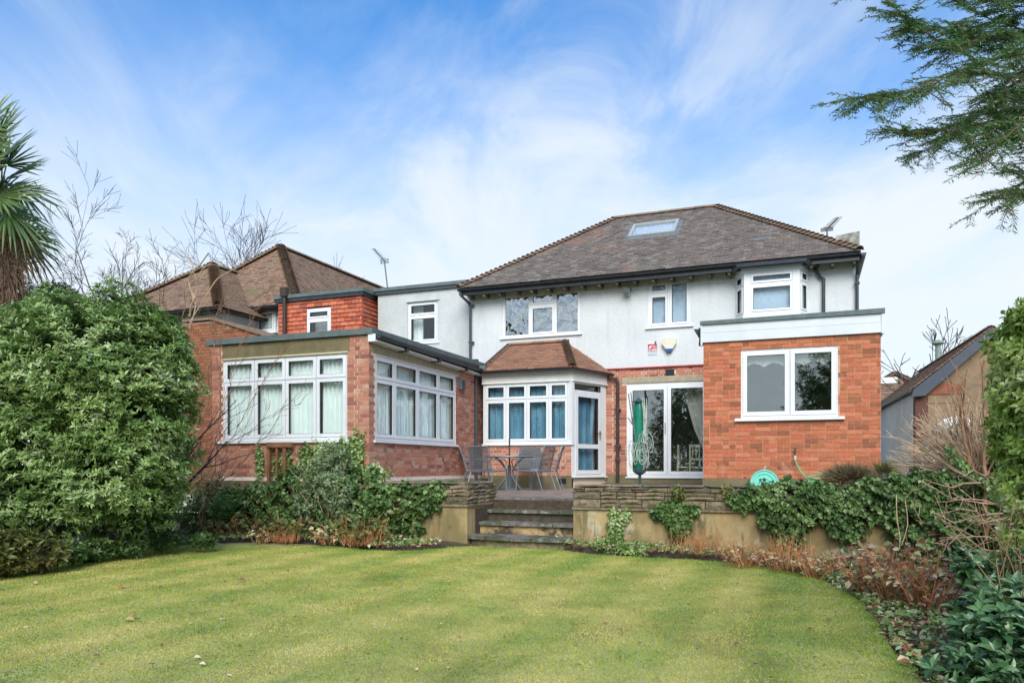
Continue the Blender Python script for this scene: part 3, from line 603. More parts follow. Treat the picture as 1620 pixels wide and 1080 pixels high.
mb = MB(); mb.tube([(B1[0] + .0, Vm - .1, rz - .05), (B1[0] + .02, Vm - .1, rz - .12), (x9 - .03, Vm - .09, zx - .14), (x9, Vm - .09, zx - .22), (x9, Vm - .09, .9)], .042, 8)
for z_ in (1.75, 2.6): mb.box(fm, x9 - .07, x9 + .07, z_ - .02, z_ + .02, .03, .13)
mb.lathe((x9, Vm - .09, 1.38), [(.05, 0), (.06, .02), (.06, .08), (.05, .1)], 8); mb.build('downpipe', BROWNPL, house)
PB.emit(house)
mb = MB(); x9 = uV(757, 16.25); mb.tube([(x9, 16.1, rz + .12), (x9, 16.1, .78)], .04, 8); mb.wbox(x9 - .05, x9 + .05, 16.03, 16.15, rz - .05, rz + .3); mb.build('downpipe', GREYPL, house)

# ---- flat-roofed wing on the left ----
VW = 17.8; fw = FV(VW); wing = thing('house_wing', (-9.4, VW, 0), 'flat roofed weathered white wing with one small window left of the main house', 'building')
WL_, WR_ = uV(598, VW), -8.0; wz = zV(598, 459, VW)
wh = rV(645, 692, 692, 474.5, 540.5, VW)
mb = MB(); solid_wall(mb, fw, WL_, WR_, .5, wz - .1, -.25, 0, [wh]); mb.wbox(WL_, WL_ + .25, VW + .25, 22.5, .5, wz - .1); mb.wbox(WR_ - .25, WR_, VW + .25, 22.5, .5, wz - .1); mb.wbox(WL_, WR_, 22.5, 22.7, .5, wz - .1)
mb.build('wall', RENDER_WING, wing)
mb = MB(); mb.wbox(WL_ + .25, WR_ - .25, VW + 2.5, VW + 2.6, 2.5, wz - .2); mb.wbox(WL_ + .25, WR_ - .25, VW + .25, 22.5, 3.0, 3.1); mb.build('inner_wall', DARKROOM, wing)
mb = MB(); mb.wbox(WL_ - .05, WR_ + .05, VW - .06, 22.75, wz - .28 + .14, wz - .06); mb.build('fascia', mat('slate_grey_fascia', (.05, .06, .075), rough=.6), wing)
mb = MB(); mb.wbox(WL_ - .08, WR_ + .08, VW - .09, 22.8, wz - .058, wz + .03); mb.build('flat_roof', FELT, wing)
zt_ = zV(668, 499, VW); window(wing, fw, *wh, [(wh[0] + .045, wh[1] - .045, wh[2] + .045, zt_ - .025, True), (wh[0] + .045, wh[1] - .045, zt_ + .025, wh[3] - .045, True)], n=-.03, sproj=.06)
mb = MB(); mb.box(fw, wh[0] - .04, wh[1] + .06, wh[3] + .0, wh[3] + .03, -.03, .03); mb.build('drip_moulding', RENDER_WING, wing)

# ================= BRICK EXTENSION (right) =================
VX = 13.9; fx = FV(VX); XL, XR = uV(1113, VX), uV(1393.5, VX); xz0, xz1 = 1.07, 3.50
ext = thing('brick_extension', ((XL + XR) / 2, VX, 0), 'flat roofed orange brick extension with white boarded fascia and a double window', 'building')
xw = rV(1172.3, 1326, 1172, 554, 661, VX); xw = (xw[0], xw[1], zV(1326, 658.5, VX), xw[3])
mb = MB(); solid_wall(mb, fx, XL, XR, .5, xz1 + .02, -.25, -.003, [xw]); mb.wbox(XL + .003, XL + .25, VX + .25, Vm - .001, .5, xz1); mb.wbox(XR - .25, XR - .003, VX + .25, Vm + .6, .5, xz1); mb.build('brick_backing', MORT_O, ext)
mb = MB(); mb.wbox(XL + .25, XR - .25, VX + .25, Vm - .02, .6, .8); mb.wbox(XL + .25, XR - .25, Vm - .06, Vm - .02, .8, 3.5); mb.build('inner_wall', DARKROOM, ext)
PX = Pieces('brick', BR_ORANGE)
brickwork(PX, fx, XL, XR, xz0, xz1, [(xw[0], xw[1], xw[2], xw[3])], bond='mixed', zbase=xz0)
brickwork(PX, Fr((XR, VX), (0, 1)), .11, Vm - VX, xz0, xz1, bond='stretcher', zbase=xz0); brickwork(PX, Fr((XL, Vm), (0, -1)), 0, Vm - VX - .11, xz0, xz1, bond='stretcher', zbase=xz0)
PX.emit(ext)
mb = MB(); mb.wbox(XL - .015, XR + .015, VX - .02, Vm, .5, xz0 - .004); mb.build('plinth', CONC_OLIVE, ext)
xc = uV(1249.5, VX)
window(ext, fx, *xw, [(xw[0] + .03, xc - .008, xw[2] + .04, xw[3] - .03, True), (xc + .008, xw[1] - .03, xw[2] + .04, xw[3] - .03, True)], sw=.07, sill_over=.10, sproj=.09, sillh=.05, n=-.015, glass=GLASS_DEEP)
FL, FRR = uV(1109, VX), uV(1398.5, VX); fz = [xz1, (3.79 - .13), 3.80, 3.885]
for (z0, z1, n1, nm) in ((3.49, 3.655, .05, 'fascia_board'), (3.66, 3.80, .042, 'fascia_board')):
    mb = MB(); mb.box(fx, FL + .03, FRR - .04, z0, z1, -.02, n1); mb.build(nm, FASC, ext)
mb = MB(); mb.box(fx, FRR - .04, FRR, 3.47, 3.80, -.03, .06); mb.box(fx, FL, FL + .03, 3.44, 3.79, -.03, .06); mb.wbox(XR + .0, XR + .04, VX, Vm, 3.48, 3.80); mb.wbox(FL, XL, VX, Vm - .01, 3.48, 3.79); mb.build('corner_trim', FASC, ext)
mb = MB(); mb.hexa([(FL - .01, VX - .075, 3.803), (FRR + .01, VX - .075, 3.803), (FRR + .01, VX - .075, 3.885), (FL - .01, VX - .075, 3.868), (FL - .01, Vm - .01, 3.803), (FRR + .01, Vm - .01, 3.803), (FRR + .01, Vm - .01, 3.92), (FL - .01, Vm - .01, 3.90)]); mb.build('flat_roof', FELT, ext)
mb = MB(); hx = FL - .07; hz_ = zV(1105, 527, VX + .3); mb.prism([(FL - .16, VX + .2, hz_ + .06), (FL, VX + .2, hz_ + .06), (FL, VX + .2, hz_ - .16), (FL - .05, VX + .2, hz_ - .13)], (0, .14, 0)); mb.tube([(FL - .04, VX + .27, hz_ - .12), (FL - .05, VX + .27, hz_ - .24)], .03, 8); mb.tube([(FL - .02, VX + .1, 3.74), (FL - .02, Vm, 3.74)], .05, 6); mb.build('rain_hopper', DARKPL, ext)

# ================= SUNROOM (left) =================
VS = 11.53; US = -7.19; fs = FV(VS); fu_ = FU(US); SL = uV(336, VS); sz1 = 3.60; fl0 = .35
sun = thing('sunroom_extension', (-8.9, VS, 0), 'brick sunroom wing with two long white framed windows and net curtains', 'building')
wf = (uV(352.8, VS), uV(549.2, VS), 1.757, 3.30)
vs0, vs1 = vU(592.8, US), vU(721, US); wsd = (vs0, vs1, 1.751, 3.268)
VEnd = Vm + .3
mb = MB(); solid_wall(mb, fs, SL, US, fl0, sz1, -.25, -.003, [wf]); solid_wall(mb, fu_, VS + .25, VEnd, fl0, sz1 - .1, -.25, -.003, [wsd]); mb.build('brick_backing', MORT_L, sun)
mb = MB(); mb.wbox(SL, SL + .25, VS + .25, VEnd, fl0, sz1); mb.wbox(SL, US - .3, VEnd - .05, VEnd, fl0, sz1 - .1); mb.wbox(SL, US, VS + .1, VEnd, .5, .78); mb.wbox(SL + .3, US - .3, VS + .3, VEnd, 3.44, 3.5); mb.build('inner_wall', mat('pale_room_plaster', (.62, .60, .55), rough=.95), sun)
lf = (uV(352, VS), uV(553, VS), wf[3] + .035, sz1); ls = (vU(587, US), vU(725, US), wsd[3] + .03, sz1 - .1)
PS = Pieces('brick', BR_PINK); PM = PS
brickwork(PS, fs, SL, US, 1.09, sz1, [(wf[0], wf[1], wf[2], wf[3] + .04), (lf[0], lf[1], lf[2] - .02, lf[3] + .1), (uV(336, VS), uV(380, VS), .2, .9)], bond='flemish', zbase=1.09 - .075 * 1)
brickwork(PS, fu_, VS, VEnd, 1.09, sz1 - .1, [wsd, (ls[0], ls[1], ls[2] - .03, ls[3] + .1)], bond='flemish', zbase=1.09 - .075)
PS.emit(sun)
mb = MB(); mb.box(fs, SL - .03, US + .0, fl0 - .2, 1.01, -.1, .03); mb.build('plinth', CONC_OLIVE, sun); mb = MB(); mb.box(fu_, VS - .03, VEnd - .6, fl0 - .2, 1.01, -.1, .03); mb.build('plinth', CONC, sun)
mb = MB(); mb.box(fs, *lf, -.06, .004); mb.build('lintel', CONC_OLIVE, sun)
mb = MB(); mb.box(fs, wf[0] - .01, wf[1] + .02, wf[3] + .004, wf[3] + .034, -.05, .02); mb.build('drip_strip', mat('cream_board', (.50, .46, .32), rough=.8), sun)
mb = MB(); mb.box(fu_, *ls, -.06, .004); mb.build('lintel', CONC, sun)
zt_ = 2.875; xs = [wf[0]] + [uV(x, VS) for x in (402.3, 451, 500)] + [wf[1]]
cells = []
for i in range(4):
    a0, a1 = xs[i] + (.03 if i == 0 else .004), xs[i + 1] - (.03 if i == 3 else .004); cells += [(a0, a1, wf[2] + .05, zt_ - .004, True), (a0, a1, zt_ + .004, wf[3] - .02, True)]
window(sun, fs, *wf, cells, sw=.062, sill_over=.12, sproj=.08, sillh=.045, n=-.02)
zt_ = 2.854; xs = [wsd[0]] + [vU(x, US) for x in (624.8, 661.5, 693.8)] + [wsd[1]]; cells = []
for i in range(4):
    a0, a1 = xs[i] + (.03 if i == 0 else .004), xs[i + 1] - (.03 if i == 3 else .004); cells += [(a0, a1, wsd[2] + .05, zt_ - .004, True), (a0, a1, zt_ + .004, wsd[3] - .02, True)]
window(sun, fu_, *wsd, cells, sw=.062, sill_over=.05, sproj=.07, sillh=.045, n=-.02)
# roof edge
mb = MB(); ys = VEnd
mb.wbox(SL - .1, US + .10, VS - .06, ys, sz1 + .003, sz1 + .11); mb.build('flat_roof', FELT, sun)
mb = MB(); g_ = [(US + .0, VS - .02, 3.50, 3.60), (US + .0, ys - .65, 3.395, 3.50)]
mb.hexa([(US + .16, VS - .03, 3.47), (US + .16, ys - .65, 3.365), (US + .16, ys - .65, 3.40), (US + .16, VS - .03, 3.505), (US, VS - .03, 3.47), (US, ys - .65, 3.365), (US, ys - .65, 3.40), (US, VS - .03, 3.505)]); mb.build('soffit_board', mat('cream_painted_board', (.70, .69, .63)), sun)
mb = MB(); mb.wbox(US + .01, US + .16, VS - .045, VS - .028, 3.47, 3.60); mb.build('fascia_end', UPVC, sun)
mb = MB(); pr = [(.165 + .06 + .06 * math.cos(math.pi + math.pi * i / 6), .06 * math.sin(math.pi + math.pi * i / 6)) for i in range(7)]
mb.prism([(US + q[0] - .02, VS - .02, 3.575 + q[1]) for q in pr], (0, ys - .62 - VS, -.09)); mb.wbox(US + .10, US + .165, VS - .03, ys - .62, 3.52, 3.60)
mb.build('gutter', DARKPL, sun)
for i in range(4):
    y = VS + 1.05 + i * 1.35; mb = MB(); mb.wbox(US + .02, US + .20, y - .05, y + .05, 3.43 - i * .02, 3.50 - i * .02); mb.build('gutter_bracket', DARKPL, sun)
mb = MB(); mb.wbox(US + .16, US + .30, VEnd - 1.8, VEnd - .9, 3.50, 3.60); mb.build('roof_edge_upstand', FELT, sun)
q = onU(727, 608, US); mb = MB(); mb.box(fu_, q[1] - .08, q[1] + .10, q[2] - .11, q[2] + .11, 0, .09); mb.build('flue_plate', LEAD, sun)
mb = MB(); 
for k_ in range(5): mb.box(fu_, q[1] - .06, q[1] + .08, q[2] - .09 + k_ * .04, q[2] - .075 + k_ * .04, .09, .12)
mb.build('flue_grille', GREYPL, sun)
# brick buttress-like trellis of timber behind the ivy
tre = thing('timber_trellis', tuple(onV(425, 760, VS - .15)), 'orange timber frame half covered by ivy under the sunroom window', 'trellis')
ft = FV(VS - .12); t0, t1 = uV(423, VS - .12), uV(455, VS - .12); TW = mat('orange_timber', (.26, .13, .055), (.17, .085, .04), scale=6, rough=.8)
for (a0, a1, z0, z1) in ((t0, t1 + .1, 1.63, 1.72), (t0, t0 + .06, .5, 1.63), (t1 - .1, t1 - .03, .5, 1.63), (t0 + .2, t0 + .24, .5, 1.63)):
    mb = MB(); mb.box(ft, a0, a1, z0, z1, -.04, .04 if z1 > 1.7 else .02); mb.build('batten', TW, tre)
# ================= GROUND, PATIO, WALLS, STEPS =================
VF = 10.9; WU0 = uV(907, VF); WU1 = 2.6; LU1 = uV(739, VF); LU0 = -7.6
GR = mat('lawn_turf', (.32, .36, .11), (.48, .44, .17), scale=.9, detail=8, rough=.95, bump=.6, bscale=60, lo=.38, hi=.64,
         stains=(((.20, .175, .055), 1.4, .46, .70, .75, (1, .45, 1)), ((.075, .14, .022), .7, .5, .68, .55, (1, .6, 1)), ((.26, .22, .09), 7, .60, .8, .35, (1, .5, 1)), ((.05, .09, .02), 11, .60, .75, .5, (1, 1, 1))))
SOIL = mat('dark_soil', (.055, .038, .025), (.10, .07, .045), scale=14, rough=1, bump=1.0, bscale=50)
FAR = mat('rough_grass_ground', (.07, .09, .03), (.10, .10, .045), scale=.6, rough=1)
mb = MB(); mb.add([(-900, -900, -.12), (900, -900, -.12), (900, 900, -.12), (-900, 900, -.12)], [(0, 1, 2, 3)]); o = mb.build('ground', FAR); setp(o, kind='structure')
edge_px = [(-420, 1010), (-120, 950), (0, 913), (60, 898), (120, 886), (200, 874), (260, 868), (330, 863), (390, 861), (450, 862), (520, 866), (560, 871), (610, 874), (650, 874), (700, 870), (745, 866.5), (800, 866.5), (860, 867),
           (890, 873), (930, 879), (1000, 884), (1080, 888), (1160, 894), (1220, 902), (1270, 913), (1310, 926), (1345, 944), (1368, 962), (1388, 985), (1400, 1008), (1416, 1035), (1440, 1062), (1470, 1095), (1540, 1180)]
edge = [onZ(*p)[:2] for p in edge_px]
# smooth the edge, then make a dense sheet with slight undulation
def resample(pts, step):
    pts = [np.array(p) for p in pts]; out = []
    for i in range(len(pts) - 1):
        p0, p1, p2, p3 = pts[max(i - 1, 0)], pts[i], pts[i + 1], pts[min(i + 2, len(pts) - 1)]; n = max(1, int(np.linalg.norm(p2 - p1) / step))
        for k in range(n):
            t = k / n; out.append(.5 * ((2 * p1) + (-p0 + p2) * t + (2 * p0 - 5 * p1 + 4 * p2 - p3) * t * t + (-p0 + 3 * p1 - 3 * p2 + p3) * t ** 3))
    out.append(pts[-1]); return out
E2 = resample(edge, .12); E2 = [e + (rng.random(2) - .5) * .035 for e in E2]
def lawn_z(x, y): return .035 * math.sin(x * .7 + .4) * math.cos(y * .55) * .5
# closed polygon: edge + near side far behind the camera
poly = [tuple(e) for e in E2] + [(6, -2), (6, -14), (-16, -14), (-16, 2)]
bmv = [(x, y, .03) for (x, y) in poly]
mb = MB(); mb.add(bmv, [tuple(range(len(bmv)))[::-1]]); ln = mb.build('lawn', GR); 
ln.data.update(); setp(ln, kind='structure')
if ln.data.polygons[0].normal.z < 0: ln.data.flip_normals()
# cut edge of the turf
mb = MB(); n = len(E2); mb.add([(e[0], e[1], .03) for e in E2] + [(e[0] * 1.0, e[1], -.04) for e in E2], [(i, i + 1, n + i + 1, n + i) for i in range(n - 1)]); o = mb.build('lawn_edge', SOIL); setp(o, kind='structure')
# bed of soil, rising towards the walls
def bed_z(x, y):
    r = 0.
    if y > 8.5: r = min(1., (y - 8.5) / 2.4) * .10
    return r
gx = np.linspace(-14, 7, 106); gy = np.linspace(2.0, 11.6, 60); V = []; 
for y in gy:
    for x in gx: V.append((x, y, bed_z(x, y) + .0 + .018 * math.sin(x * 5.1 + y * 3) * math.cos(y * 4.3) - .035 + rng.random() * .02))
nx = len(gx); Fq = np.array([(j * nx + i, j * nx + i + 1, (j + 1) * nx + i + 1, (j + 1) * nx + i) for j in range(len(gy) - 1) for i in range(nx - 1)])
# keep the soil out from under the lawn's middle (drop those vertices well below)
pe = np.array(poly)
def inside(x, y, P=pe):
    x2, y2 = np.roll(P[:, 0], -1), np.roll(P[:, 1], -1); c = ((P[:, 1] > y) != (y2 > y)) & (x < (x2 - P[:, 0]) * (y - P[:, 1]) / (y2 - P[:, 1] + 1e-12) + P[:, 0]); return c.sum() % 2 == 1
V = [(x, y, (-.06 if inside(x, y) else z)) for (x, y, z) in V]
o = link('flower_bed', mesh_np('flower_bed', V, Fq, smooth=True), SOIL, kind='structure')

PAV = mat('riven_paving', (.22, .17, .145), (.30, .25, .215), scale=4, rough=.6, bump=.4, bscale=30, tones=[(.75, .7, .7), (1, .95, .92), (.9, .86, .9), (1.1, 1.0, .95), (.8, .8, .78)], stains=(((.10, .10, .06), 2.4, .5, .75, .6, (1, 1, 1)),))
SLAB = mat('worn_step_slab', (.25, .21, .19), (.12, .11, .10), scale=7, rough=.55, bump=.6, bscale=30, stains=(((.05, .07, .035), 2.4, .44, .6, .85, (1, 1, 1)), ((.42, .40, .37), 7, .56, .68, .7, (1, 1, 1))))
RISER = mat('stained_stone_riser', (.36, .25, .12), (.20, .15, .09), scale=3.5, rough=.95, bump=.5, stains=(((.05, .045, .03), 3.2, .44, .56, .95, (1, 1, 1)), ((.50, .36, .18), 5, .5, .6, .8, (1, 1, 1))))
TANR = mat('ochre_stained_render', (.44, .33, .165), (.36, .26, .12), scale=2.2, rough=.95, bump=.35, bscale=30,
           stains=(((.17, .14, .06), 1.3, .40, .58, .8, (1, 1, .6)), ((.54, .50, .40), 2.0, .54, .64, .6, (1, 1, 1)), ((.34, .17, .07), 3.2, .56, .70, .6, (1, 1, .7)), ((.08, .07, .035), 2.6, .58, .68, .8, (1, 1, .8)), ((.11, .10, .05), 4.5, .52, .64, .65, (1.4, 1.4, .22))))
STONE = mat('walling_stone', (1, 1, 1), (.5, .47, .42), scale=16, rough=.95, bump=.9, bscale=38,
            tones=[(.17, .14, .09), (.30, .24, .15), (.23, .19, .13), (.36, .29, .19), (.20, .17, .13), (.32, .25, .17)],
            stains=(((.11, .12, .045), 3.1, .48, .66, .8, (1, 1, 1)), ((.44, .43, .38), 9, .62, .74, .6, (1, 1, 1)), ((.05, .045, .03), 6, .62, .8, .7, (1, 1, 1))))
STONED = mat('dark_wall_joint', (.05, .042, .028), (.085, .07, .045), scale=12, rough=1, bump=.5)
# patio base and paving slabs
mb = MB(); mb.wbox(LU1 - 3, -1.5, 11.9, 18.0, .1, .715); mb.wbox(WU0 - .02, 2.6, VF + .3, 18, .1, .715); mb.wbox(LU0, LU1 + .02, VF + .3, 12.2, .05, .60); o = mb.build('patio_base', SOIL); setp(o, kind='structure')
pat = MB(); pat.wbox(-7.19, -1.72, 12.0, 17.5, .700, .722); pat.wbox(WU0, 2.2, VF + .25, 12.0, .700, .722); pat = pat.build('patio', mat('patio_joint', (.12, .10, .075), (.17, .15, .11), scale=10, rough=1)); setp(pat, kind='structure')
PP = Pieces('slab', PAV); y = 12.0
while y < 17.3:
    h_ = (.45, .6, .3)[int(rng.integers(3))]; x = -7.15 - rng.random() * .3
    while x < 0.4:
        w__ = (.45, .6, .3, .6)[int(rng.integers(4))]; x0, x1 = max(x, -7.15), min(x + w__, -1.74 if y > 13.6 else .4)
        if x1 - x0 > .1: PP.add((x0, y, .722 + (y - 12) * .012 + rng.random() * .004), (1, 0, 0), (0, 1, 0), (0, 0, 1), round(x1 - x0 - .012, 2), h_ - .012, .022)
        x += w__
    y += h_
PP.emit(pat, limit=140)
# steps
steps = thing('garden_steps', ((LU1 + WU0) / 2, 11.3, 0), 'four worn stone garden steps climbing from the lawn to the patio', 'steps')
ZN = [.745, .56, .375, .19]; VN = [11.98, 11.66, 11.32, 10.93]; XE = WU0 + .14
for i in range(4):
    v1 = VN[i]; zt = ZN[i]; zl = ZN[i + 1] if i < 3 else 0.0; x0 = [LU1 + .02, LU1 + .0, LU1 + .0, LU1 - .02][i]
    mb = MB(); dep = .40 if i else .5; k = 9; fr_, bk = [], []
    wid = XE - x0; cuts = [0, .36, .68, 1.0] if i < 3 else [0, .2, .42, .6, .8, 1]
    for c in range(len(cuts) - 1):
        c0, c1 = cuts[c] + .003, cuts[c + 1] - .003; pts = []
        for q in range(5):
            t = c0 + (c1 - c0) * q / 4; bow = (.17 * math.sin(math.pi * min(1, max(0, t))) ** .7 if i == 3 else 0) ; pts.append((x0 + wid * t, v1 - bow - rng.random() * .008, zt - .05))
        loop = pts + [(x0 + wid * c1, v1 + dep, zt - .05), (x0 + wid * c0, v1 + dep, zt - .05)]
        m1 = MB(); m1.prism(loop, (0, 0, .05 + rng.random() * .006)); m1.build('tread', SLAB, steps)
    rb = .17 if i == 3 else 0; m2 = MB()
    if i == 3:
        pts = [(x0 + .05 + (wid - .1) * t, v1 + .06 - .17 * math.sin(math.pi * t) ** .7, zl) for t in np.linspace(0, 1, 12)]; m2.prism(pts + [(XE, v1 + .4, zl), (x0, v1 + .4, zl)], (0, 0, zt - .05 - zl - .001))
    else: m2.wbox(x0 + .01, XE, v1 + .045, v1 + .3, zl - .01, zt - .051)
    m2.build('riser', RISER if i in (0, 2) else (STONED if i == 1 else STONE), steps)
# retaining walls
def stone_band(P, fr, a0, a1, z0, z1, seed, clip=None):
    r = np.random.default_rng(seed); rows = [z0, z0 + .125, z0 + .235, z1 - .045]; 
    for i in range(3):
        x = a0; zz0, zz1 = rows[i], rows[i + 1]
        while x < a1 - .03:
            w__ = (.18, .24, .33, .42, .28)[int(r.integers(5))]
            if x + w__ > a1 - .08: w__ = a1 - x
            split = r.random() < .55
            hs = [(zz0, (zz0 + zz1) / 2), ((zz0 + zz1) / 2, zz1)] if split else [(zz0, zz1)]
            for (h0, h1) in hs: P.add(fr.P(x + .006, h0 + .006, -.03), (fr.A[0], fr.A[1], 0), (0, 0, 1), (fr.Nn[0], fr.Nn[1], 0), round(w__ - .012, 2), round(h1 - h0 - .012, 3), round(.045 + r.random() * .02, 2))
            x += w__
    x = a0
    while x < a1 - .02:          # flat coping stones
        w__ = .35 + r.random() * .25
        if x + w__ > a1 - .12: w__ = a1 - x
        P.add(fr.P(x + .005, rows[3], -.30), (fr.A[0], fr.A[1], 0), (0, 0, 1), (fr.Nn[0], fr.Nn[1], 0), round(w__ - .01, 2), .042, .34); x += w__
ffr = FV(VF)
rw = thing('retaining_wall', (WU0 + 2.4, VF, 0), 'ochre rendered retaining wall with walling stone top right of the steps', 'garden wall')
mb = MB(); mb.wbox(WU0, WU1 + 1.5, VF, VF + .28, -.1, .64); mb.build('rendered_base', TANR, rw)
mb = MB(); mb.wbox(WU0 - .015, WU1 + 1.5, VF - .035, VF + .3, .641, .672); mb.build('string_course', STONE, rw)
mb = MB(); mb.wbox(WU0 + .03, WU1 + 1.5, VF + .02, VF + .28, .672, .96); mb.build('core', STONED, rw)
PW = Pieces('stone', STONE); stone_band(PW, ffr, WU0, WU1 + 1.4, .672, 1.015, 5); stone_band(PW, Fr((WU0, VF + .3), (0, -1)), 0, .28, .672, 1.0, 9); PW.emit(rw, limit=160)
lw = thing('retaining_wall', (LU1 - 1, VF, 0), 'ochre rendered retaining wall with mossy stone top left of the steps', 'garden wall')
mb = MB(); mb.wbox(LU0, LU1, VF, VF + .28, -.1, .64); mb.wbox(LU1 - .25, LU1, VF + .28, 12.1, -.1, .64); mb.build('rendered_base', TANR, lw)
mb = MB(); mb.wbox(LU0, LU1 + .03, VF - .03, VF + .3, .641, .68); mb.wbox(LU1 - .26, LU1 + .03, VF + .3, 12.15, .641, .68); mb.build('string_course', STONE, lw)
mb = MB(); mb.wbox(LU0, LU1 - .02, VF + .02, VF + .28, .68, .96); mb.wbox(LU1 - .26, LU1 - .03, VF + .28, 12.1, .68, .96); mb.build('core', STONED, lw)
PW = Pieces('stone', STONE); stone_band(PW, ffr, LU0, LU1, .68, 1.03, 21); stone_band(PW, Fr((LU1, VF), (0, 1)), 0.0, 1.2, .68, 1.03, 22); PW.emit(lw, limit=120)
mb = MB(); mb.wbox(LU0, LU1 - .26, VF + .3, 12.0, .6, .93); o = mb.build('raised_bed', SOIL); setp(o, kind='structure')

# ================= NEIGHBOURING HOUSES =================
def hip_house(name, label, eR_, VE_, wdt, dep, ze, tanp, rmat, wmat, tiles=True, limit=200, ridge_back=True, zlow=0., gauge=.1, soff=True):
    """a wing whose ridge runs back from a hipped end that faces the garden"""
    dd_ = wdt / 2; h = thing(name, (eR_ - dd_, VE_, 0), label, 'house'); eL_ = eR_ - wdt; sl = math.hypot(1, tanp)
    mb = MB(); mb.wbox(eL_ + .3, eR_ - .3, VE_ + .3, VE_ + dep, zlow, ze - .04); mb.build('wall', wmat, h)
    ap = (eL_ + dd_, VE_ + dd_, ze + dd_ * tanp); bk = (ap[0], VE_ + dep, ap[2]); u = .025
    mb = MB(); mb.add([(eL_, VE_, ze - u), (eR_, VE_, ze - u), (ap[0], ap[1], ap[2] - u), (bk[0], bk[1], bk[2] - u), (eL_, VE_ + dep, ze - u), (eR_, VE_ + dep, ze - u)], [(0, 1, 2), (1, 5, 3, 2), (4, 0, 2, 3), (0, 4, 5, 1), (4, 3, 5)]); mb.build('roof_deck', WOODB, h)
    P = Pieces('roof_tile', rmat); LS_ = dd_ * sl
    tile_plane(P, (eL_, VE_, ze), (1, 0, 0), np.array((0, 1, tanp)) / sl, lambda s: (s / sl, wdt - s / sl), LS_, gauge=gauge)
    tile_plane(P, (eR_, VE_, ze), (0, 1, 0), np.array((-1, 0, tanp)) / sl, lambda s: (s / sl, dep), LS_, gauge=gauge)
    tile_plane(P, (eL_, VE_ + dep, ze), (0, -1, 0), np.array((1, 0, tanp)) / sl, lambda s: (0, dep - s / sl), LS_, gauge=gauge)
    P.emit(h, limit=limit)
    PH = Pieces('hip_tile', HIPT)
    hip_run(PH, (eL_, VE_, ze), ap, (0, 0, 1), w_=.34, ln=.19, gauge=.13); hip_run(PH, (eR_, VE_, ze), ap, (0, 0, 1), w_=.36, ln=.19, gauge=.13); PH.emit(h)
    PG = Pieces('ridge_tile', HIPT); hip_run(PG, (ap[0], ap[1] - .15, ap[2] - .03), bk, (0, 0, 1), w_=.3, ln=.3, gauge=.305); PG.emit(h)
    mb = MB(); mb.wbox(eL_ + .02, eR_ - .02, VE_ + .05, VE_ + .3, ze - .12, ze - .05); mb.build('soffit', WOODB, h)
    gutter(h, FV(VE_ + .03), eL_, eR_, ze - .03, 0, r=.06); return h
nb = hip_house('neighbour_house', 'neighbouring house with tall brown tiled hipped roof beside the red tile hung extension', -13.3, 17.6, 5.3, 9, 5.85, .955, ROOFT_N, RENDER_WING, limit=260)
nb2 = hip_house('neighbour_house', 'lower mossy hipped roof wing poking up just right of the big evergreen shrub', -14.55, 15.9, 4.6, 6.5, 5.52, .80, ROOFT_N, RENDER_WING, limit=200)
q = onV(474, 389, 17.9)
nwz = FV(17.9 - .02); nwn = (uV(375, 17.88), uV(437, 17.88), zV(400, 528, 17.88), zV(400, 491, 17.88)); c1 = uV(408, 17.88)
window(nb, nwz, *nwn, [(nwn[0] + .06, c1 - .03, nwn[2] + .05, nwn[3] - .1, True), (c1 + .03, nwn[1] - .06, nwn[2] + .05, nwn[3] - .1, True)], n=.03, backing=mat('white_net', (.7, .72, .74), rough=.9))
# old far-left house, only its roof over the shrubs
nb3 = hip_house('neighbour_house', 'distant house at far left with green mossy hipped roof behind the shrubs', -19.6, 20.6, 6.6, 8, 4.9, .62, ROOFT_M, RENDER_WING, limit=60, gauge=.14)
# tile hung extension of the neighbour
VT = 17.3; ft_ = FV(VT); TR_ = -11.0; TL_ = uV(441, VT); tz1 = zV(572, 458, VT)
th = thing('tile_hung_extension', (-12.3, VT, 0), 'neighbour extension hung with bright red clay tiles around a small white window', 'building')
tw = rV(486.5, 524, 524, 486, 528, VT); tw = (tw[0], tw[1], tw[2] - .0, tw[3])
mb = MB(); solid_wall(mb, ft_, TL_, TR_, 2.5, tz1 - .05, -.25, -.02, [tw]); mb.wbox(TR_ - .25, TR_ - .02, VT + .25, 20.5, 2.5, tz1 - .05); mb.wbox(TL_, TL_ + .2, VT + .25, 20.5, 2.5, tz1 - .05); mb.build('wall', STONED, th)
PQ = Pieces('hanging_tile', HUNG)
def hang(fr, a0, a1, z0, z1, holes):
    z = z0; row = 0; f3 = np.array((fr.A[0], fr.A[1], 0.)); n3 = np.array((fr.Nn[0], fr.Nn[1], 0.)); Y = np.array((0, 0, 1.)) - n3 * .24; Y /= np.linalg.norm(Y); Z = n3 + np.array((0, 0, .24)); Z /= np.linalg.norm(Z)
    while z < z1:
        a = a0 - (.0 if row % 2 else .12)
        while a < a1:
            p, q_ = max(a, a0), min(a + .235, a1); segs = [(p, q_)]
            for h in holes:
                if h[2] < z + .06 < h[3]:
                    ns = []
                    for (s0, s1) in segs:
                        if s1 <= h[0] or s0 >= h[1]: ns.append((s0, s1))
                        else:
                            if s0 < h[0]: ns.append((s0, h[0]))
                            if s1 > h[1]: ns.append((h[1], s1))
                    segs = ns
            for (s0, s1) in segs:
                if s1 - s0 > .03: PQ.add(fr.P(s0, z, .016 + rng.random() * .004), f3, Y, Z, round(s1 - s0 - .002, 3), .15 if z + .15 < z1 else max(.05, round(z1 - z, 2)), .013)
            a += .24
        z += .115; row += 1
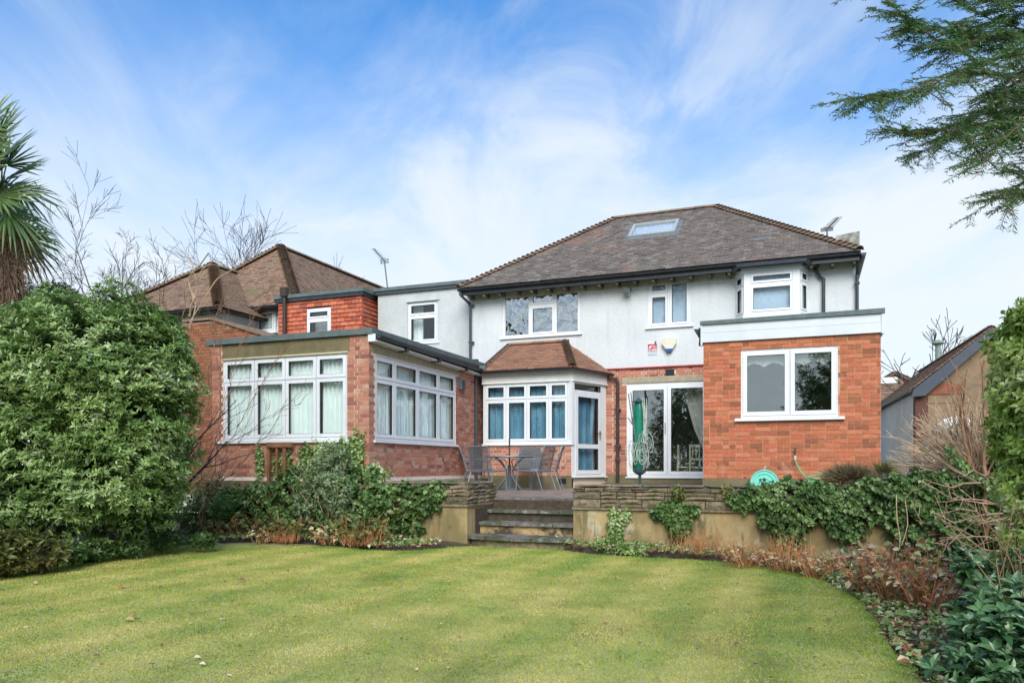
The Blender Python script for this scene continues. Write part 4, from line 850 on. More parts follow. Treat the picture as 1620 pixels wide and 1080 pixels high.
hang(ft_, TL_, TR_, 3.2, tz1 - .12, [tw]); hang(FU(TR_), VT, 20.3, 3.2, tz1 - .12, [])
PQ.emit(th, limit=260)
mb = MB(); mb.wbox(TL_ - .12, TR_ + .10, VT - .10, 20.6, tz1 - .06, tz1 + .03); mb.build('flat_roof', FELT, th)
mb = MB(); mb.wbox(TL_ - .10, TR_ + .07, VT - .07, 20.5, tz1 - .16, tz1 - .062); mb.build('fascia', DARKPL, th)
zt_ = zV(505, 505, VT); window(th, ft_, *tw, [(tw[0] + .05, tw[1] - .05, tw[2] + .03, zt_ - .03, True), (tw[0] + .05, tw[1] - .05, zt_ + .03, tw[3] - .05, True)], n=.02, sill=False)
mb = MB(); xq = uV(450, VT - .12); mb.tube([(xq, VT - .12, tz1 + .06), (xq, VT - .12, 3.2)], .055, 8); mb.wbox(xq - .1, xq + .1, VT - .2, VT - .05, tz1 - .02, tz1 + .22); mb.build('downpipe', BROWNPL, th)
# brick lean-to of the neighbour, its verge falling to the right, and the tall brick flank
VN_ = 14.6; fn = FV(VN_); n0_, n1_ = uV(290, VN_), uV(440, VN_)
lt = thing('brick_lean_to', ((n0_ + n1_) / 2, VN_, 0), 'neighbour brick outbuilding wall behind the sunroom, its top edge falling to the right', 'building')
zA = zV(336, 506, VN_); zB = zV(440, 538, VN_); za0 = uV(336, VN_)
top = lambda a: zA if a < za0 else zA + (zB - zA) * (a - za0) / (n1_ - za0)
mb = MB(); mb.prism([(n0_, VN_ + .012, .3), (n1_, VN_ + .012, .3), (n1_, VN_ + .012, zB - .03), (za0, VN_ + .012, zA - .03), (n0_, VN_ + .012, zA - .03)], (0, .3, 0)); mb.build('brick_backing', MORT_L, lt)
PL = Pieces('brick', BR_MOSS); brickwork(PL, fn, n0_, n1_, .6, zA, bond='flemish', zbase=.6, ztop=top); PL.emit(lt, limit=200)
mb = MB(); mb.prism([(n0_, VN_ - .06, zA), (za0, VN_ - .06, zA), (n1_ + .2, VN_ - .06, zB - .06), (n1_ + .2, VN_ - .06, zB - .0), (za0, VN_ - .06, zA + .06), (n0_, VN_ - .06, zA + .06)], (0, 1.6, 0)); mb.build('coping', ROOFT_N, lt)

# ================= GARAGE (right) and what shows behind it =================
VGg = 19.5; GU = 2.342; gz = zV(1449, 628, VGg) + .2; GX = 3.81; gza = 4.28; gw = GX - GU
gar = thing('garage', (GU, VGg, 0), 'white walled garage with steep brown tiled roof and dark bargeboard right of the house', 'garage')
GV1 = 28.0
mb = MB(); mb.wbox(GU, GU + .2, VGg + .25, GV1, .3, gz - .05); mb.build('side_wall', mat('garage_roughcast', (.74, .71, .66), (.64, .62, .58), scale=2, rough=.95, bump=.5, stains=(((.36, .38, .30), 1.1, .5, .75, .5, (1, 1, 1)),)), gar)
mb = MB(); mb.wbox(GU - .02, GU + .24, VGg - .02, VGg + .25, .3, gz - .05); mb.build('pier', mat('dark_stained_brick', (.09, .04, .03), (.14, .06, .045), scale=12, rough=.9, bump=.5), gar)
TANB = mat('brown_stained_render', (.28, .20, .12), (.20, .14, .09), scale=2.5, rough=.95, bump=.4, stains=(((.12, .08, .06), 2, .5, .7, .6, (1, 1, 1)),))
mb = MB(); mb.prism([(GU + .24, VGg + .02, gz - .35), (GX + gw, VGg + .02, gz - .35), (GX + gw, VGg + .02, gz), (GX, VGg + .02, gza - .12), (GU + .24, VGg + .02, gz)], (0, .2, 0)); mb.build('gable', TANB, gar)
mb = MB(); mb.wbox(GU + .24, GX + gw, VGg + .03, VGg + .22, .3, gz - .352); mb.build('front_wall', TANB, gar)
mb = MB(); mb.wbox(GU + .24, GU + .95, VGg - .0, VGg + .2, gz - .15, gz + .08); mb.build('brick_corbel', mat('dull_red_brick', (.30, .10, .06), (.20, .08, .05), scale=8, rough=.9), gar)
gs = math.hypot(gw + .12, gza - gz + .1); gtan = (gza - gz) / gw; gsl = math.hypot(1, gtan)
eO = (GU - .10, VGg - .12, gz - .10 * gtan + .05)
PGt = Pieces('roof_tile', ROOFT_N); LSg = (GX - eO[0]) * gsl
tile_plane(PGt, (eO[0], GV1, eO[2]), (0, -1, 0), np.array((1, 0, gtan)) / gsl, lambda s: (0, GV1 - VGg + .12), LSg)
tile_plane(PGt, (2 * GX - eO[0], VGg - .12, eO[2]), (0, 1, 0), np.array((-1, 0, gtan)) / gsl, lambda s: (0, GV1 - VGg + .12), LSg); PGt.emit(gar, limit=300)
zr = eO[2] + (GX - eO[0]) * gtan
mb = MB(); mb.prism([(eO[0], VGg - .1, eO[2] - .02), (GX, VGg - .1, zr - .02), (2 * GX - eO[0], VGg - .1, eO[2] - .02), (2 * GX - eO[0] - .1, VGg - .1, eO[2] - .06), (GX, VGg - .1, zr - .12), (eO[0] + .1, VGg - .1, eO[2] - .06)], (0, GV1 - VGg, 0)); mb.build('roof_deck', WOODB, gar)
BLUEB = mat('blue_black_bargeboard', (.03, .045, .07), (.045, .06, .085), scale=3, rough=.5)
mb = MB(); mb.prism([(eO[0] - .02, VGg - .16, eO[2] - .17), (eO[0] + .02, VGg - .16, eO[2] + .0), (GX, VGg - .16, zr - .0), (GX, VGg - .16, zr - .22), (GU + .16, VGg - .16, eO[2] - .15)], (0, .04, 0)); mb.prism([(2 * GX - eO[0], VGg - .16, eO[2] - .0), (GX + .002, VGg - .16, zr - .0), (GX + .002, VGg - .16, zr - .22), (2 * GX - eO[0] - .1, VGg - .16, eO[2] - .2)], (0, .04, 0)); mb.build('bargeboard', BLUEB, gar)
PGr = Pieces('ridge_tile', ROOFT_N); hip_run(PGr, (GX, VGg - .1, zr - .03), (GX, GV1, zr - .03), (0, 0, 1), w_=.24, ln=.3, gauge=.305); PGr.emit(gar)
gutter(gar, Fr((eO[0], GV1), (0, -1)), 0, GV1 - VGg + .15, eO[2] - .01, -.0, r=.055)
gar.rotation_euler = (0, 0, R(2.4))      # it stands slightly askew to the house
q = onV(1484, 560, 25.0); fl = thing('flue_pipe', (q[0], 25.0, 3), 'green capped flue pipe rising behind the garage roof', 'flue')
mb = MB(); q2 = onV(1484, 541, 25.); mb.tube([(q[0], 25, 2.5), (q[0], 25, q2[2] - .05)], .075, 10); mb.build('pipe', mat('verdigris', (.16, .24, .20), (.22, .28, .24), rough=.7), fl)
mb = MB(); mb.lathe((q[0], 25, q2[2] - .08), [(.11, 0), (.17, .04), (.15, .10), (.05, .14)], 12); mb.build('cap', MT['verdigris'], fl)
nb4 = hip_house('neighbour_house', 'distant brown roofed house seen between the extension and the garage roof', 7.7, 34.0, 8.0, 7, 2.6, .70, ROOFT_N, RENDER_WING, limit=40, gauge=.2)
q = onV(1401, 603, 34.6); mb = MB(); mb.wbox(q[0] - .4, q[0] + .4, 34.2, 34.9, q[2] - .12, q[2] + .12); mb.build('rooflight', UPVC, nb4)
# ================= THINGS AT THE HOUSE =================
def curtain(label, fr, a0, a1, z0, z1, n, m, group, waves=9, amp=.03, name='curtain', cat='curtain', taper=None):
    k = max(12, int((a1 - a0) / .018)); V = []; ph = rng.random() * 6
    zs = np.linspace(z0, z1, 5)
    for z in zs:
        t = (z - z0) / (z1 - z0)
        for i in range(k + 1):
            s = i / k; a = a0 + (a1 - a0) * s
            if taper is not None: a = taper(s, t, a0, a1)
            w_ = amp * (math.sin(s * waves * 2 * math.pi + ph) + .45 * math.sin(s * waves * 3.7 * math.pi + ph * 2 + t)) * (.7 + .3 * (1 - t))
            V.append(fr.P(a, z, n + w_))
    Fq = np.array([(j * (k + 1) + i, j * (k + 1) + i + 1, (j + 1) * (k + 1) + i + 1, (j + 1) * (k + 1) + i) for j in range(4) for i in range(k)])
    c = np.array(fr.P((a0 + a1) / 2, z0, n)); o = link(name, mesh_np(name, np.array(V) - c, Fq, smooth=True), m, loc=tuple(c)); setp(o, label, cat, group); return o
NET = mat('net_curtain', (.88, .96, .94), (.80, .90, .89), scale=3, rough=.9, trans=.08)
BLUE = mat('blue_curtain', (.17, .37, .50), (.11, .27, .40), scale=2, rough=.85, trans=.15)
CREAM = mat('cream_curtain', (.70, .68, .60), rough=.9, trans=.2)
xsF = [wf[0]] + [uV(x, VS) for x in (402.3, 451, 500)] + [wf[1]]
for i, w_ in enumerate(('leftmost', 'second', 'third', 'rightmost')):
    curtain('pale green net curtain behind the %s bay of the sunroom front window' % w_, fs, xsF[i] + .02, xsF[i + 1] - .02, 1.72, 3.22, -.15 - .02 * (i % 2), NET, 'net curtains in the sunroom', waves=7, amp=.05)
xsS = [wsd[0]] + [vU(x, US) for x in (624.8, 661.5, 693.8)] + [wsd[1]]
for i, w_ in enumerate(('nearest', 'second nearest', 'third nearest', 'farthest')):
    curtain('pale green net curtain behind the %s bay of the sunroom side window' % w_, fu_, xsS[i] + .02, xsS[i + 1] - .02, 1.72, 3.22, -.15 - .02 * (i % 2), NET, 'net curtains in the sunroom', waves=7, amp=.05)
for i in range(4):
    w_ = ('leftmost', 'second', 'third', 'rightmost')[i]
    curtain('blue curtain behind the %s column of panes of the bay window' % w_, fy, xsL[i] + .02, xsL[i + 1] - .01, bz0 - .02, bz1 + .0, -.17, BLUE, 'blue curtains in the bay', waves=3.5, amp=.036)
curtain('blue curtain gathered behind the glazed bay door', fd, .16, LD - .24, dz0 + .1, bz1 - .25, -.16, BLUE, 'blue curtains in the bay', waves=3, amp=.022, taper=lambda s, t, a0, a1: (a0 + a1) / 2 + (s - .5) * (a1 - a0) * (.72 + .28 * abs(2 * t - .7)))
curtain('cream curtain hanging at the left edge inside the sliding door', fm, dr[0] + .20, dr[0] + .34, 1.05, 3.15, -.35, CREAM, 'cream curtains of the sliding door', waves=2, amp=.02)
curtain('cream curtain swept aside at the top right inside the sliding door', fm, dr[1] - .62, dr[1] - .05, 1.75, 3.15, -.35, CREAM, 'cream curtains of the sliding door', waves=3, amp=.02, taper=lambda s, t, a0, a1: a1 - (1 - s) * (a1 - a0) * (.25 + .75 * t ** .7))
curtain('pale curtain inside the small upstairs window of the white wing', fw, wh[0] + .02, wh[0] + .32, wh[2], wh[3], -.3, NET, 'upstairs curtains', waves=2, amp=.02)
curtain('white net curtain behind the tile hung extension window', ft_, tw[0] + .05, tw[1] - .05, tw[2], tw[3] - .05, -.3, mat('white_net', (.7, .72, .74)), 'upstairs curtains', waves=5, amp=.02)
# scalloped blind in the kitchen window
fxi = fx; V = []; k = 60; zt_ = xw[3]; zb_ = xw[3] - .27; a0, a1 = xw[0] + .05, xw[1] - .05
for i in range(k + 1):
    s = i / k; sc = .075 * abs(math.sin(s * math.pi * 4.5)); V.append(fx.P(a0 + (a1 - a0) * s, zb_ - .03 + sc, -.16 + .008 * math.sin(s * 60))); V.append(fx.P(a0 + (a1 - a0) * s, zt_, -.16 + .008 * math.sin(s * 60)))
c = np.array(fx.P((a0 + a1) / 2, zt_, -.16)); o = link('valance', mesh_np('valance', np.array(V) - c, np.array([(2 * i, 2 * i + 2, 2 * i + 3, 2 * i + 1) for i in range(k)])), mat('white_lace', (.62, .64, .60), (.50, .53, .5), scale=20, rough=.9), loc=tuple(c)); setp(o, 'white scalloped lace valance across the top of the kitchen window', 'curtain')
# security light
q = onV(994, 461, Vm); sl2 = thing('security_light', tuple(q), 'grey floodlight on the white wall above its thin cable', 'light')
mb = MB(); mb.hexa([(q[0] - .085, Vm - .22, q[2] - .07), (q[0] + .085, Vm - .22, q[2] - .085), (q[0] + .075, Vm - .20, q[2] + .05), (q[0] - .085, Vm - .20, q[2] + .06), (q[0] - .08, Vm - .10, q[2] - .05), (q[0] + .08, Vm - .10, q[2] - .05), (q[0] + .08, Vm - .10, q[2] + .07), (q[0] - .08, Vm - .10, q[2] + .07)]); mb.build('lamp_housing', mat('grey_casting', (.09, .10, .11), rough=.5), sl2)
mb = MB(); mb.wbox(q[0] - .07, q[0] + .06, Vm - .226, Vm - .221, q[2] - .06, q[2] + .03); mb.build('lens', mat('dull_lens', (.07, .085, .09), rough=.35), sl2)
mb = MB(); mb.wbox(q[0] - .02, q[0] + .05, Vm - .10, Vm, q[2] - .11, q[2] - .04); mb.tube([(q[0] + .035, Vm - .012, q[2] - .1), (q[0] + .03, Vm - .012, ZR + .04)], .006, 4); mb.build('bracket', mat('painted_cable', (.62, .65, .68), rough=.6), sl2)
# alarm box
q = onV(1058.5, 545, Vm); al = thing('alarm_box', tuple(q), 'cream burglar alarm box with blue strobe lens on the white wall', 'alarm')
def plate(mb, pts, y0, y1): mb.prism([(p[0], y0, p[1]) for p in pts], (0, y1 - y0, 0))
s_ = .0149; pt = lambda px, py: (q[0] + (px - 1058.5) * s_, q[2] - (py - 545) * s_)
mb = MB(); plate(mb, [pt(1048, 545), pt(1053.5, 552.5), pt(1064, 552.5), pt(1070, 544), pt(1070, 537), pt(1066, 534.5), pt(1051, 535.5), pt(1048, 539)], Vm - .07, Vm - .001); mb.build('casing', mat('aged_cream_plastic', (.66, .64, .54), (.60, .58, .48), rough=.5), al)
mb = MB(); plate(mb, [pt(1054, 552), pt(1055.5, 556.8), pt(1063, 556.8), pt(1064.5, 552)], Vm - .085, Vm - .001); mb.build('strobe_lens', mat('blue_lens', (.03, .09, .26), rough=.25), al)
mb = MB(); plate(mb, [pt(1048, 545.5), pt(1053.5, 553), pt(1055, 552.5), pt(1049.5, 545)], Vm - .08, Vm - .071); plate(mb, [pt(1069.5, 544.5), pt(1064, 553), pt(1066, 551.5), pt(1070.5, 544)], Vm - .08, Vm - .071); mb.build('side_fin', mat('olive_fin', (.22, .23, .16), rough=.6), al)
# alarm sign
sg = thing('alarm_sign', tuple(onV(1033, 550, Vm)), 'small red and white alarm warning sign screwed to the white wall', 'sign')
x0, x1 = uV(1025, Vm), uV(1040, Vm); z1_, z0_ = zV(1032, 544, Vm), zV(1032, 556.5, Vm); hh_ = z1_ - z0_
mb = MB(); mb.wbox(x0, x1, Vm - .012, Vm - .002, z0_ - .0, z1_ + .02); mb.build('plate', mat('sign_white', (.75, .74, .74), rough=.4), sg)
mb = MB(); mb.wbox(x0 + .004, x1 - .004, Vm - .015, Vm - .0125, z0_ + .02, z1_); mb.build('red_panel', mat('sign_red', (.42, .035, .06), rough=.4), sg)
mb = MB(); mb.wbox(x0 - .0, x1 + .0, Vm - .01, Vm - .001, z0_ - .075, z0_ - .03); mb.build('lower_plate', mat('sign_blue_grey', (.42, .52, .60), rough=.5), sg)
def text(s, size, loc, m, parent, rot=(R(90), 0, 0)):
    cu = bpy.data.curves.new('lettering', 'FONT'); cu.body = s; cu.size = size; cu.extrude = .001; cu.align_x = 'LEFT'
    to = bpy.data.objects.new('tmp', cu); COL.objects.link(to); dg = bpy.context.evaluated_depsgraph_get(); me = bpy.data.meshes.new_from_object(to.evaluated_get(dg)); bpy.data.objects.remove(to)
    pl = wloc(parent); o = link('lettering', me, m, parent, loc=(loc[0] - pl[0], loc[1] - pl[1], loc[2] - pl[2])); o.rotation_euler = rot; return o
SW = MT['sign_white']
mb = MB(); mb.prism([(x0 + .015, Vm - .0175, z1_ - .095), (x0 + .06, Vm - .0175, z1_ - .03), (x0 + .085, Vm - .0175, z1_ - .095)], (0, .002, 0)); mb.prism([(x0 + .015, Vm - .0175, z1_ - .125), (x0 + .085, Vm - .0175, z1_ - .12), (x0 + .03, Vm - .0175, z1_ - .155)], (0, .002, 0)); mb.build('emblem', SW, sg)
text('Alarm', .072, (x0 + .073, Vm - .017, z1_ - .075), SW, sg); mb = MB(); mb.wbox(x0 + .09, x1 - .012, Vm - .0175, Vm - .0155, z1_ - .145, z1_ - .125); mb.wbox(x0 + .11, x1 - .012, Vm - .0175, Vm - .0155, z1_ - .108, z1_ - .100); mb.build('print_bar', SW, sg)
mb = MB(); mb.wbox(uV(1036, Vm), uV(1038.4, Vm), Vm - .02, Vm - .001, zV(1037, 543.5, Vm), zV(1037, 540, Vm)); mb.build('cable_clip', GREYPL, sg)
# aerials
AL = mat('weathered_aerial', (.16, .17, .18), rough=.5, metal=.6)
def aerial(label, base, top, tip, n_el=9, el=.22, refl=(.45, .22), grp='television aerials'):
    base, top, tip = map(np.array, (base, top, tip)); t = thing('tv_aerial', tuple(base), label, 'aerial', grp)
    mb = MB(); mb.tube([base, top], .022, 6); mb.build('mast', AL, t)
    mb = MB(); mb.tube([top + (top - tip) * .12, tip], .016, 5); mb.build('boom', AL, t)
    d = tip - top; side = np.array((1., 0, 0)); mb = MB()
    for i in range(n_el):
        p = top + d * (.15 + .85 * i / (n_el - 1)); mb.tube([p - side * el * (1 - .03 * i), p + side * el * (1 - .03 * i)], .006, 4)
    mb.build('elements', AL, t); mb = MB(); c = top - d * .02
    for i in range(4):
        z = c[2] - .0 - refl[1] * (i / 3.) + refl[1] * .35; mb.tube([(c[0] - refl[0] / 2 - .03, c[1], z), (c[0] + refl[0] / 2 + .03, c[1], z)], .010, 4)
    for sx_ in (-1, 1): mb.tube([(c[0] + sx_ * refl[0] / 2, c[1], c[2] + refl[1] * .4), (c[0] + sx_ * refl[0] / 2, c[1], c[2] - refl[1] * .7)], .012, 4)
    mb.build('reflector', AL, t); return t
aerial('thin television aerial on a leaning mast above the white wing roof', onV(613, 455, 20.5), onV(608, 412, 20.5), onV(591, 393.5, 20.2), refl=(.24, .12), el=.11)
aerial('short television aerial by the chimney stub at the right end of the roof', onV(1308.5, 389, 19.6), onV(1308.5, 362, 19.6), onV(1326, 344, 19.4), refl=(.22, .07), el=.12)

# ---- patio furniture ----
STEEL = mat('blue_grey_steel', (.16, .20, .23), (.22, .26, .28), scale=10, rough=.45, metal=.3)
MESHM = mat('woven_steel_mesh', (.10, .13, .15), rough=.7, alpha=.42)
ZPT = .80
def chair_proto():
    r = thing('patio_chair', (0, 0, 0), 'grey steel mesh garden chair', 'chair', 'steel mesh chairs round the patio table'); W = .27; r_ = .0125
    mb = MB(); mb.add([(-W, -.24, .42), (W, -.24, .42), (W, .20, .40), (-W, .20, .40), (-W, -.24, .412), (W, -.24, .412), (W, .20, .392), (-W, .20, .392)], BOXF); mb.build('seat', MESHM, r)
    mb = MB(); mb.tube([(-W, .22, .41), (-W, -.25, .43), (W, -.25, .43), (W, .22, .41), (-W, .22, .41)], r_, 6); mb.build('seat_frame', STEEL, r)
    mb = MB(); mb.hexa([(-W + .02, .235, .43), (W - .02, .235, .43), (W - .03, .36, .90), (-W + .03, .36, .90), (-W + .02, .243, .43), (W - .02, .243, .43), (W - .03, .368, .90), (-W + .03, .368, .90)]); mb.build('backrest', MESHM, r)
    mb = MB(); mb.tube([(-W, .22, .40), (-W + .01, .33, .80), (-W + .04, .372, .915), (W - .04, .372, .915), (W - .01, .33, .80), (W, .22, .40)], r_ * 1.1, 6); mb.build('back_frame', STEEL, r)
    for sx_ in (-1, 1):
        mb = MB(); mb.tube([(sx_ * W, -.24, .43), (sx_ * (W + .015), -.27, .0)], r_, 6); mb.build('leg', STEEL, r)
        mb = MB(); mb.tube([(sx_ * W, .21, .42), (sx_ * (W + .02), .30, .18), (sx_ * (W + .02), .36, .0)], r_, 6); mb.build('leg', STEEL, r)
        mb = MB(); mb.tube([(sx_ * W, -.22, .43), (sx_ * (W + .03), -.24, .60), (sx_ * (W + .035), -.14, .66), (sx_ * (W + .03), .10, .65), (sx_ * W, .30, .66)], r_, 6); mb.build('armrest', STEEL, r)
    return r
ch0 = chair_proto(); tc_ = onV(806, 770, 15.0); TX, TY = uV(806, 15.0), 15.0
# px column, depth V, direction the sitter faces (degrees from +y towards -x), label
def copy_thing(o):
    c = o.copy(); COL.objects.link(c)
    for ch in o.children:
        k = ch.copy(); COL.objects.link(k); k.parent = c
        for g_ in ch.children: g2 = g_.copy(); COL.objects.link(g2); g2.parent = k
    return c
specs = [(772, 14.35, 168, 'steel mesh patio chair nearest the camera, its back to the lawn'), (755, 15.35, 112, 'steel mesh patio chair farthest left, half hidden behind the nearest one'),
         (834, 15.75, 10, 'steel mesh patio chair behind the table with its back to the bay'), (845, 14.75, -100, 'steel mesh patio chair at the right of the table, the closer of two side-on'), (863, 15.35, -78, 'steel mesh patio chair farthest right, nearest the bay door')]
for i, (px, v, ang_, lb) in enumerate(specs):
    c = ch0 if i == 0 else copy_thing(ch0); c.location = (uV(px, v), v, .735 + (v - 12) * .012); c.rotation_euler = (0, 0, R(ang_)); c['label'] = lb
zf_ = .735 + 3 * .012
tb = thing('patio_table', (TX, TY, zf_), 'round glass topped steel patio table between the mesh chairs', 'table')
mb = MB(); mb.lathe((TX, TY, zf_ + .705), [(.47, 0), (.485, .004), (.485, .012), (.47, .014)], 32); mb.build('table_top', mat('table_glass', (.20, .26, .26), rough=.15, alpha=.7), tb)
mb = MB(); cpts = [(TX + .49 * math.cos(a), TY + .49 * math.sin(a), zf_ + .71) for a in np.linspace(0, 2 * math.pi, 33)]; mb.tube(cpts, .016, 6, cap=False); mb.build('rim', STEEL, tb)
for i in range(4):
    a = math.pi / 4 + i * math.pi / 2 + .3; cx, cy = math.cos(a), math.sin(a); mb = MB()
    mb.tube([(TX + .42 * cx, TY + .42 * cy, zf_ + .70), (TX + .25 * cx, TY + .25 * cy, zf_ + .60), (TX + .09 * cx, TY + .09 * cy, zf_ + .42), (TX + .12 * cx, TY + .12 * cy, zf_ + .25), (TX + .30 * cx, TY + .30 * cy, zf_ + .08), (TX + .40 * cx, TY + .40 * cy, zf_)], .014, 6); mb.build('leg', STEEL, tb)
pp = thing('parasol_pole', (TX, TY, zf_), 'blue grey parasol stand with a bare dark pole through the patio table', 'parasol stand')
mb = MB(); mb.lathe((TX, TY, zf_), [(.22, 0), (.22, .03), (.05, .06), (.036, .08), (.036, .52), (.03, .54)], 18); mb.build('base', mat('blue_grey_paint', (.09, .13, .17), rough=.5), pp)
mb = MB(); mb.tube([(TX, TY, zf_ + .5), (TX, TY, zV(806, 693, TY))], .017, 8); mb.build('pole', mat('dark_pole', (.05, .045, .05), rough=.5), pp)

# ---- rotary airer under its green cover ----
VA = 12.4; ax = uV(1011, VA); zt_, zb_ = zV(1011, 633, VA), zV(1011, 745, VA)
ra = thing('rotary_airer', (ax, VA, .74), 'folded rotary clothes airer in a green cover with tangled lines', 'clothes airer')
mb = MB(); mb.tube([(ax + .02, VA, .72), (ax + .01, VA, zb_ + .02)], .026, 10); mb.lathe((ax + .01, VA, zb_ - .06), [(.04, 0), (.10, .04), (.105, .08), (.05, .10)], 14); mb.build('post', mat('green_black_steel', (.03, .07, .08), rough=.4), ra)
GC = mat('green_vinyl_cover', (.0, .20, .12), (.0, .15, .095), scale=6, rough=.32, bump=.4, bscale=5)
V = []; k = 20; L_ = 14
for j in range(L_):
    t = j / (L_ - 1); z = zb_ + .02 + (zt_ - zb_ - .05) * t; rr = (.060 + .020 * math.sin(t * 3.0)) * (1 if t < .96 else .8)
    for i in range(k): a = 2 * math.pi * i / k; r2 = rr * (1 + .10 * math.sin(a * 3 + t * 4) + .04 * math.sin(a * 7 + t * 9)); V.append((ax - .008 + r2 * math.cos(a), VA + r2 * math.sin(a), z))
Fc = [(j * k + i, j * k + (i + 1) % k, (j + 1) * k + (i + 1) % k, (j + 1) * k + i) for j in range(L_ - 1) for i in range(k)]
link('cover', mesh_np('cover', np.array(V) - np.array(ra.location), Fc, smooth=True), GC, ra)
mb = MB(); mb.lathe((ax - .008, VA, zt_ - .03), [(.105, 0), (.105, .012), (.06, .03), (.03, .05), (.02, .07)], 16); mb.build('cap', mat('green_black_steel', (.03, .07, .08)), ra)
GRN = mat('grey_green_tube', (.12, .16, .15), rough=.5)
for (x0p, y0p, x1p, y1p) in ((994, 622, 1003, 683), (998, 620, 1006, 700), (993, 660, 1004, 676), (999, 660, 1005, 690)):
    mb = MB(); p0_, p1_ = onV(x0p, y0p, VA - .12), onV(x1p, y1p, VA - .08); mb.tube([p0_, p1_], .009, 5); mb.build('arm', GRN, ra)
CORD = mat('pale_green_line', (.36, .45, .40), (.52, .56, .47), scale=20, rough=.6); mb = MB(); rr_ = random.Random(5)
for i in range(16):
    cxp, cyp = 1012 + rr_.choice((-9, 11, 8)) + rr_.uniform(-6, 6), 704 + rr_.uniform(-12, 18); c = onV(cxp, cyp, VA - .13); rx, rz_ = rr_.uniform(.03, .10), rr_.uniform(.06, .24); tl = rr_.uniform(-.6, .6); pts = []
    for j in range(13):
        a = 2 * math.pi * j / 12; u_, v_ = rx * math.cos(a), rz_ * math.sin(a); pts.append((c[0] + u_ * math.cos(tl) - v_ * math.sin(tl) * .3, VA - .12 - .05 * rr_.random(), c[2] + v_))
    mb.tube(pts, .0045, 3, cap=False)
for i in range(7):
    p0_ = onV(1019 + rr_.uniform(-3, 5), 628 + rr_.uniform(0, 8), VA - .1); p1_ = onV(1018 + rr_.uniform(-4, 6), 700, VA - .12); m_ = (p0_ + p1_) / 2 + np.array((rr_.uniform(-.03, .05), 0, 0)); mb.tube([p0_, m_, p1_], .006, 3)
mb.build('washing_line', CORD, ra)
# ---- hose reel, tap and hose ----
VHr = 13.55; hc = onV(1209.5, 764, VHr); hr = thing('hose_reel', (hc[0], VHr, .76), 'turquoise plastic hose reel leaning against the orange brick wall', 'hose reel')
TQ = mat('turquoise_plastic', (.16, .60, .48), (.20, .66, .55), scale=4, rough=.4); rr0 = 21.5 * VHr / 1.05 / F
mb = MB(); mb.lathe((hc[0], VHr - .08, hc[2]), [(rr0, 0), (rr0, .02), (rr0 * .93, .03), (rr0 * .93, .02)], 36, 'Y'); mb.build('flange', TQ, hr)
mb = MB()
for (r0, r1, h0) in ((.97, .92, -.012), (.72, .68, -.012), (.42, .36, -.014)):
    V = []; k = 36
    for i in range(k):
        a = 2 * math.pi * i / k
        for (r_, y_) in ((r0, 0), (r0, h0), (r1, h0), (r1, 0)): V.append((hc[0] + rr0 * r_ * math.cos(a), VHr - .08 + y_, hc[2] + rr0 * r_ * math.sin(a)))
    mb.add(V, [(i * 4 + j, i * 4 + (j + 1) % 4, ((i + 1) % k) * 4 + (j + 1) % 4, ((i + 1) % k) * 4 + j) for i in range(k) for j in range(4)])
mb.lathe((hc[0], VHr - .10, hc[2]), [(.05, 0), (.05, .03)], 16, 'Y'); mb.build('rings', TQ, hr)
mb = MB(); mb.lathe((hc[0], VHr + .1, hc[2]), [(rr0, 0), (rr0, .02)], 36, 'Y'); mb.lathe((hc[0], VHr - .06, hc[2]), [(rr0 * .6, 0), (rr0 * .6, .16)], 24, 'Y'); mb.build('drum', mat('green_hose', (.05, .26, .14), rough=.5), hr)
mb = MB(); t_ = onV(1209.5, 738, VHr); mb.tube([(hc[0], VHr, hc[2] + rr0 * .9), (hc[0], VHr, t_[2] - .02), (hc[0] + .03, VHr, t_[2] + .01)], .012, 6); mb.build('handle', mat('grey_wire', (.5, .5, .5), rough=.5), hr)
q = onV(1258, 712, VX); tp_ = thing('garden_tap', tuple(q), 'outdoor tap on the orange brick wall with a pale hose connector', 'tap')
mb = MB(); mb.tube([(q[0], VX + .01, q[2]), (q[0], VX - .07, q[2]), (q[0], VX - .085, q[2] - .03), (q[0], VX - .085, q[2] - .09)], .015, 8); mb.wbox(q[0] - .028, q[0] + .028, VX - .09, VX - .07, q[2] + .02, q[2] + .032); mb.tube([(q[0], VX - .07, q[2]), (q[0], VX - .08, q[2] + .03)], .009, 6); mb.build('spout', mat('tarnished_brass', (.10, .075, .05), rough=.5, metal=.5), tp_)
mb = MB(); mb.tube([(q[0], VX - .085, q[2] - .09), (q[0], VX - .085, q[2] - .16)], .019, 10); mb.build('hose_connector', mat('cream_connector', (.65, .58, .42), rough=.5), tp_)
hp = [onV(1258, 728, VX - .085), onV(1261, 735, VX - .085), onV(1268, 747, VX - .1), onV(1275, 754, VX - .14), onV(1280, 760, VX - .2)]
lp = [np.array((hp[-1][0] + .10 + .13 * math.cos(a), VX - .3 + .10 * math.sin(a), hp[-1][2] + .02 - .015 * a)) for a in np.linspace(3.0, 3.0 - 2 * math.pi * 1.7, 26)]
mb = MB(); P_ = resample([p for p in hp], .04) + [lp[0]]; mb.tube(P_ + lp, .0115, 6); ho = MB(); ho = mb
c = hp[0]; V = np.array(mb.v) - c; o = link('garden_hose', mesh_np('garden_hose', V, mb.f, mb.t, True), mat('bright_green_hose', (.10, .45, .20), (.12, .50, .24), scale=8, rough=.4), loc=tuple(c)); setp(o, 'bright green hose hanging from the tap and coiled on top of the wall', 'hose')
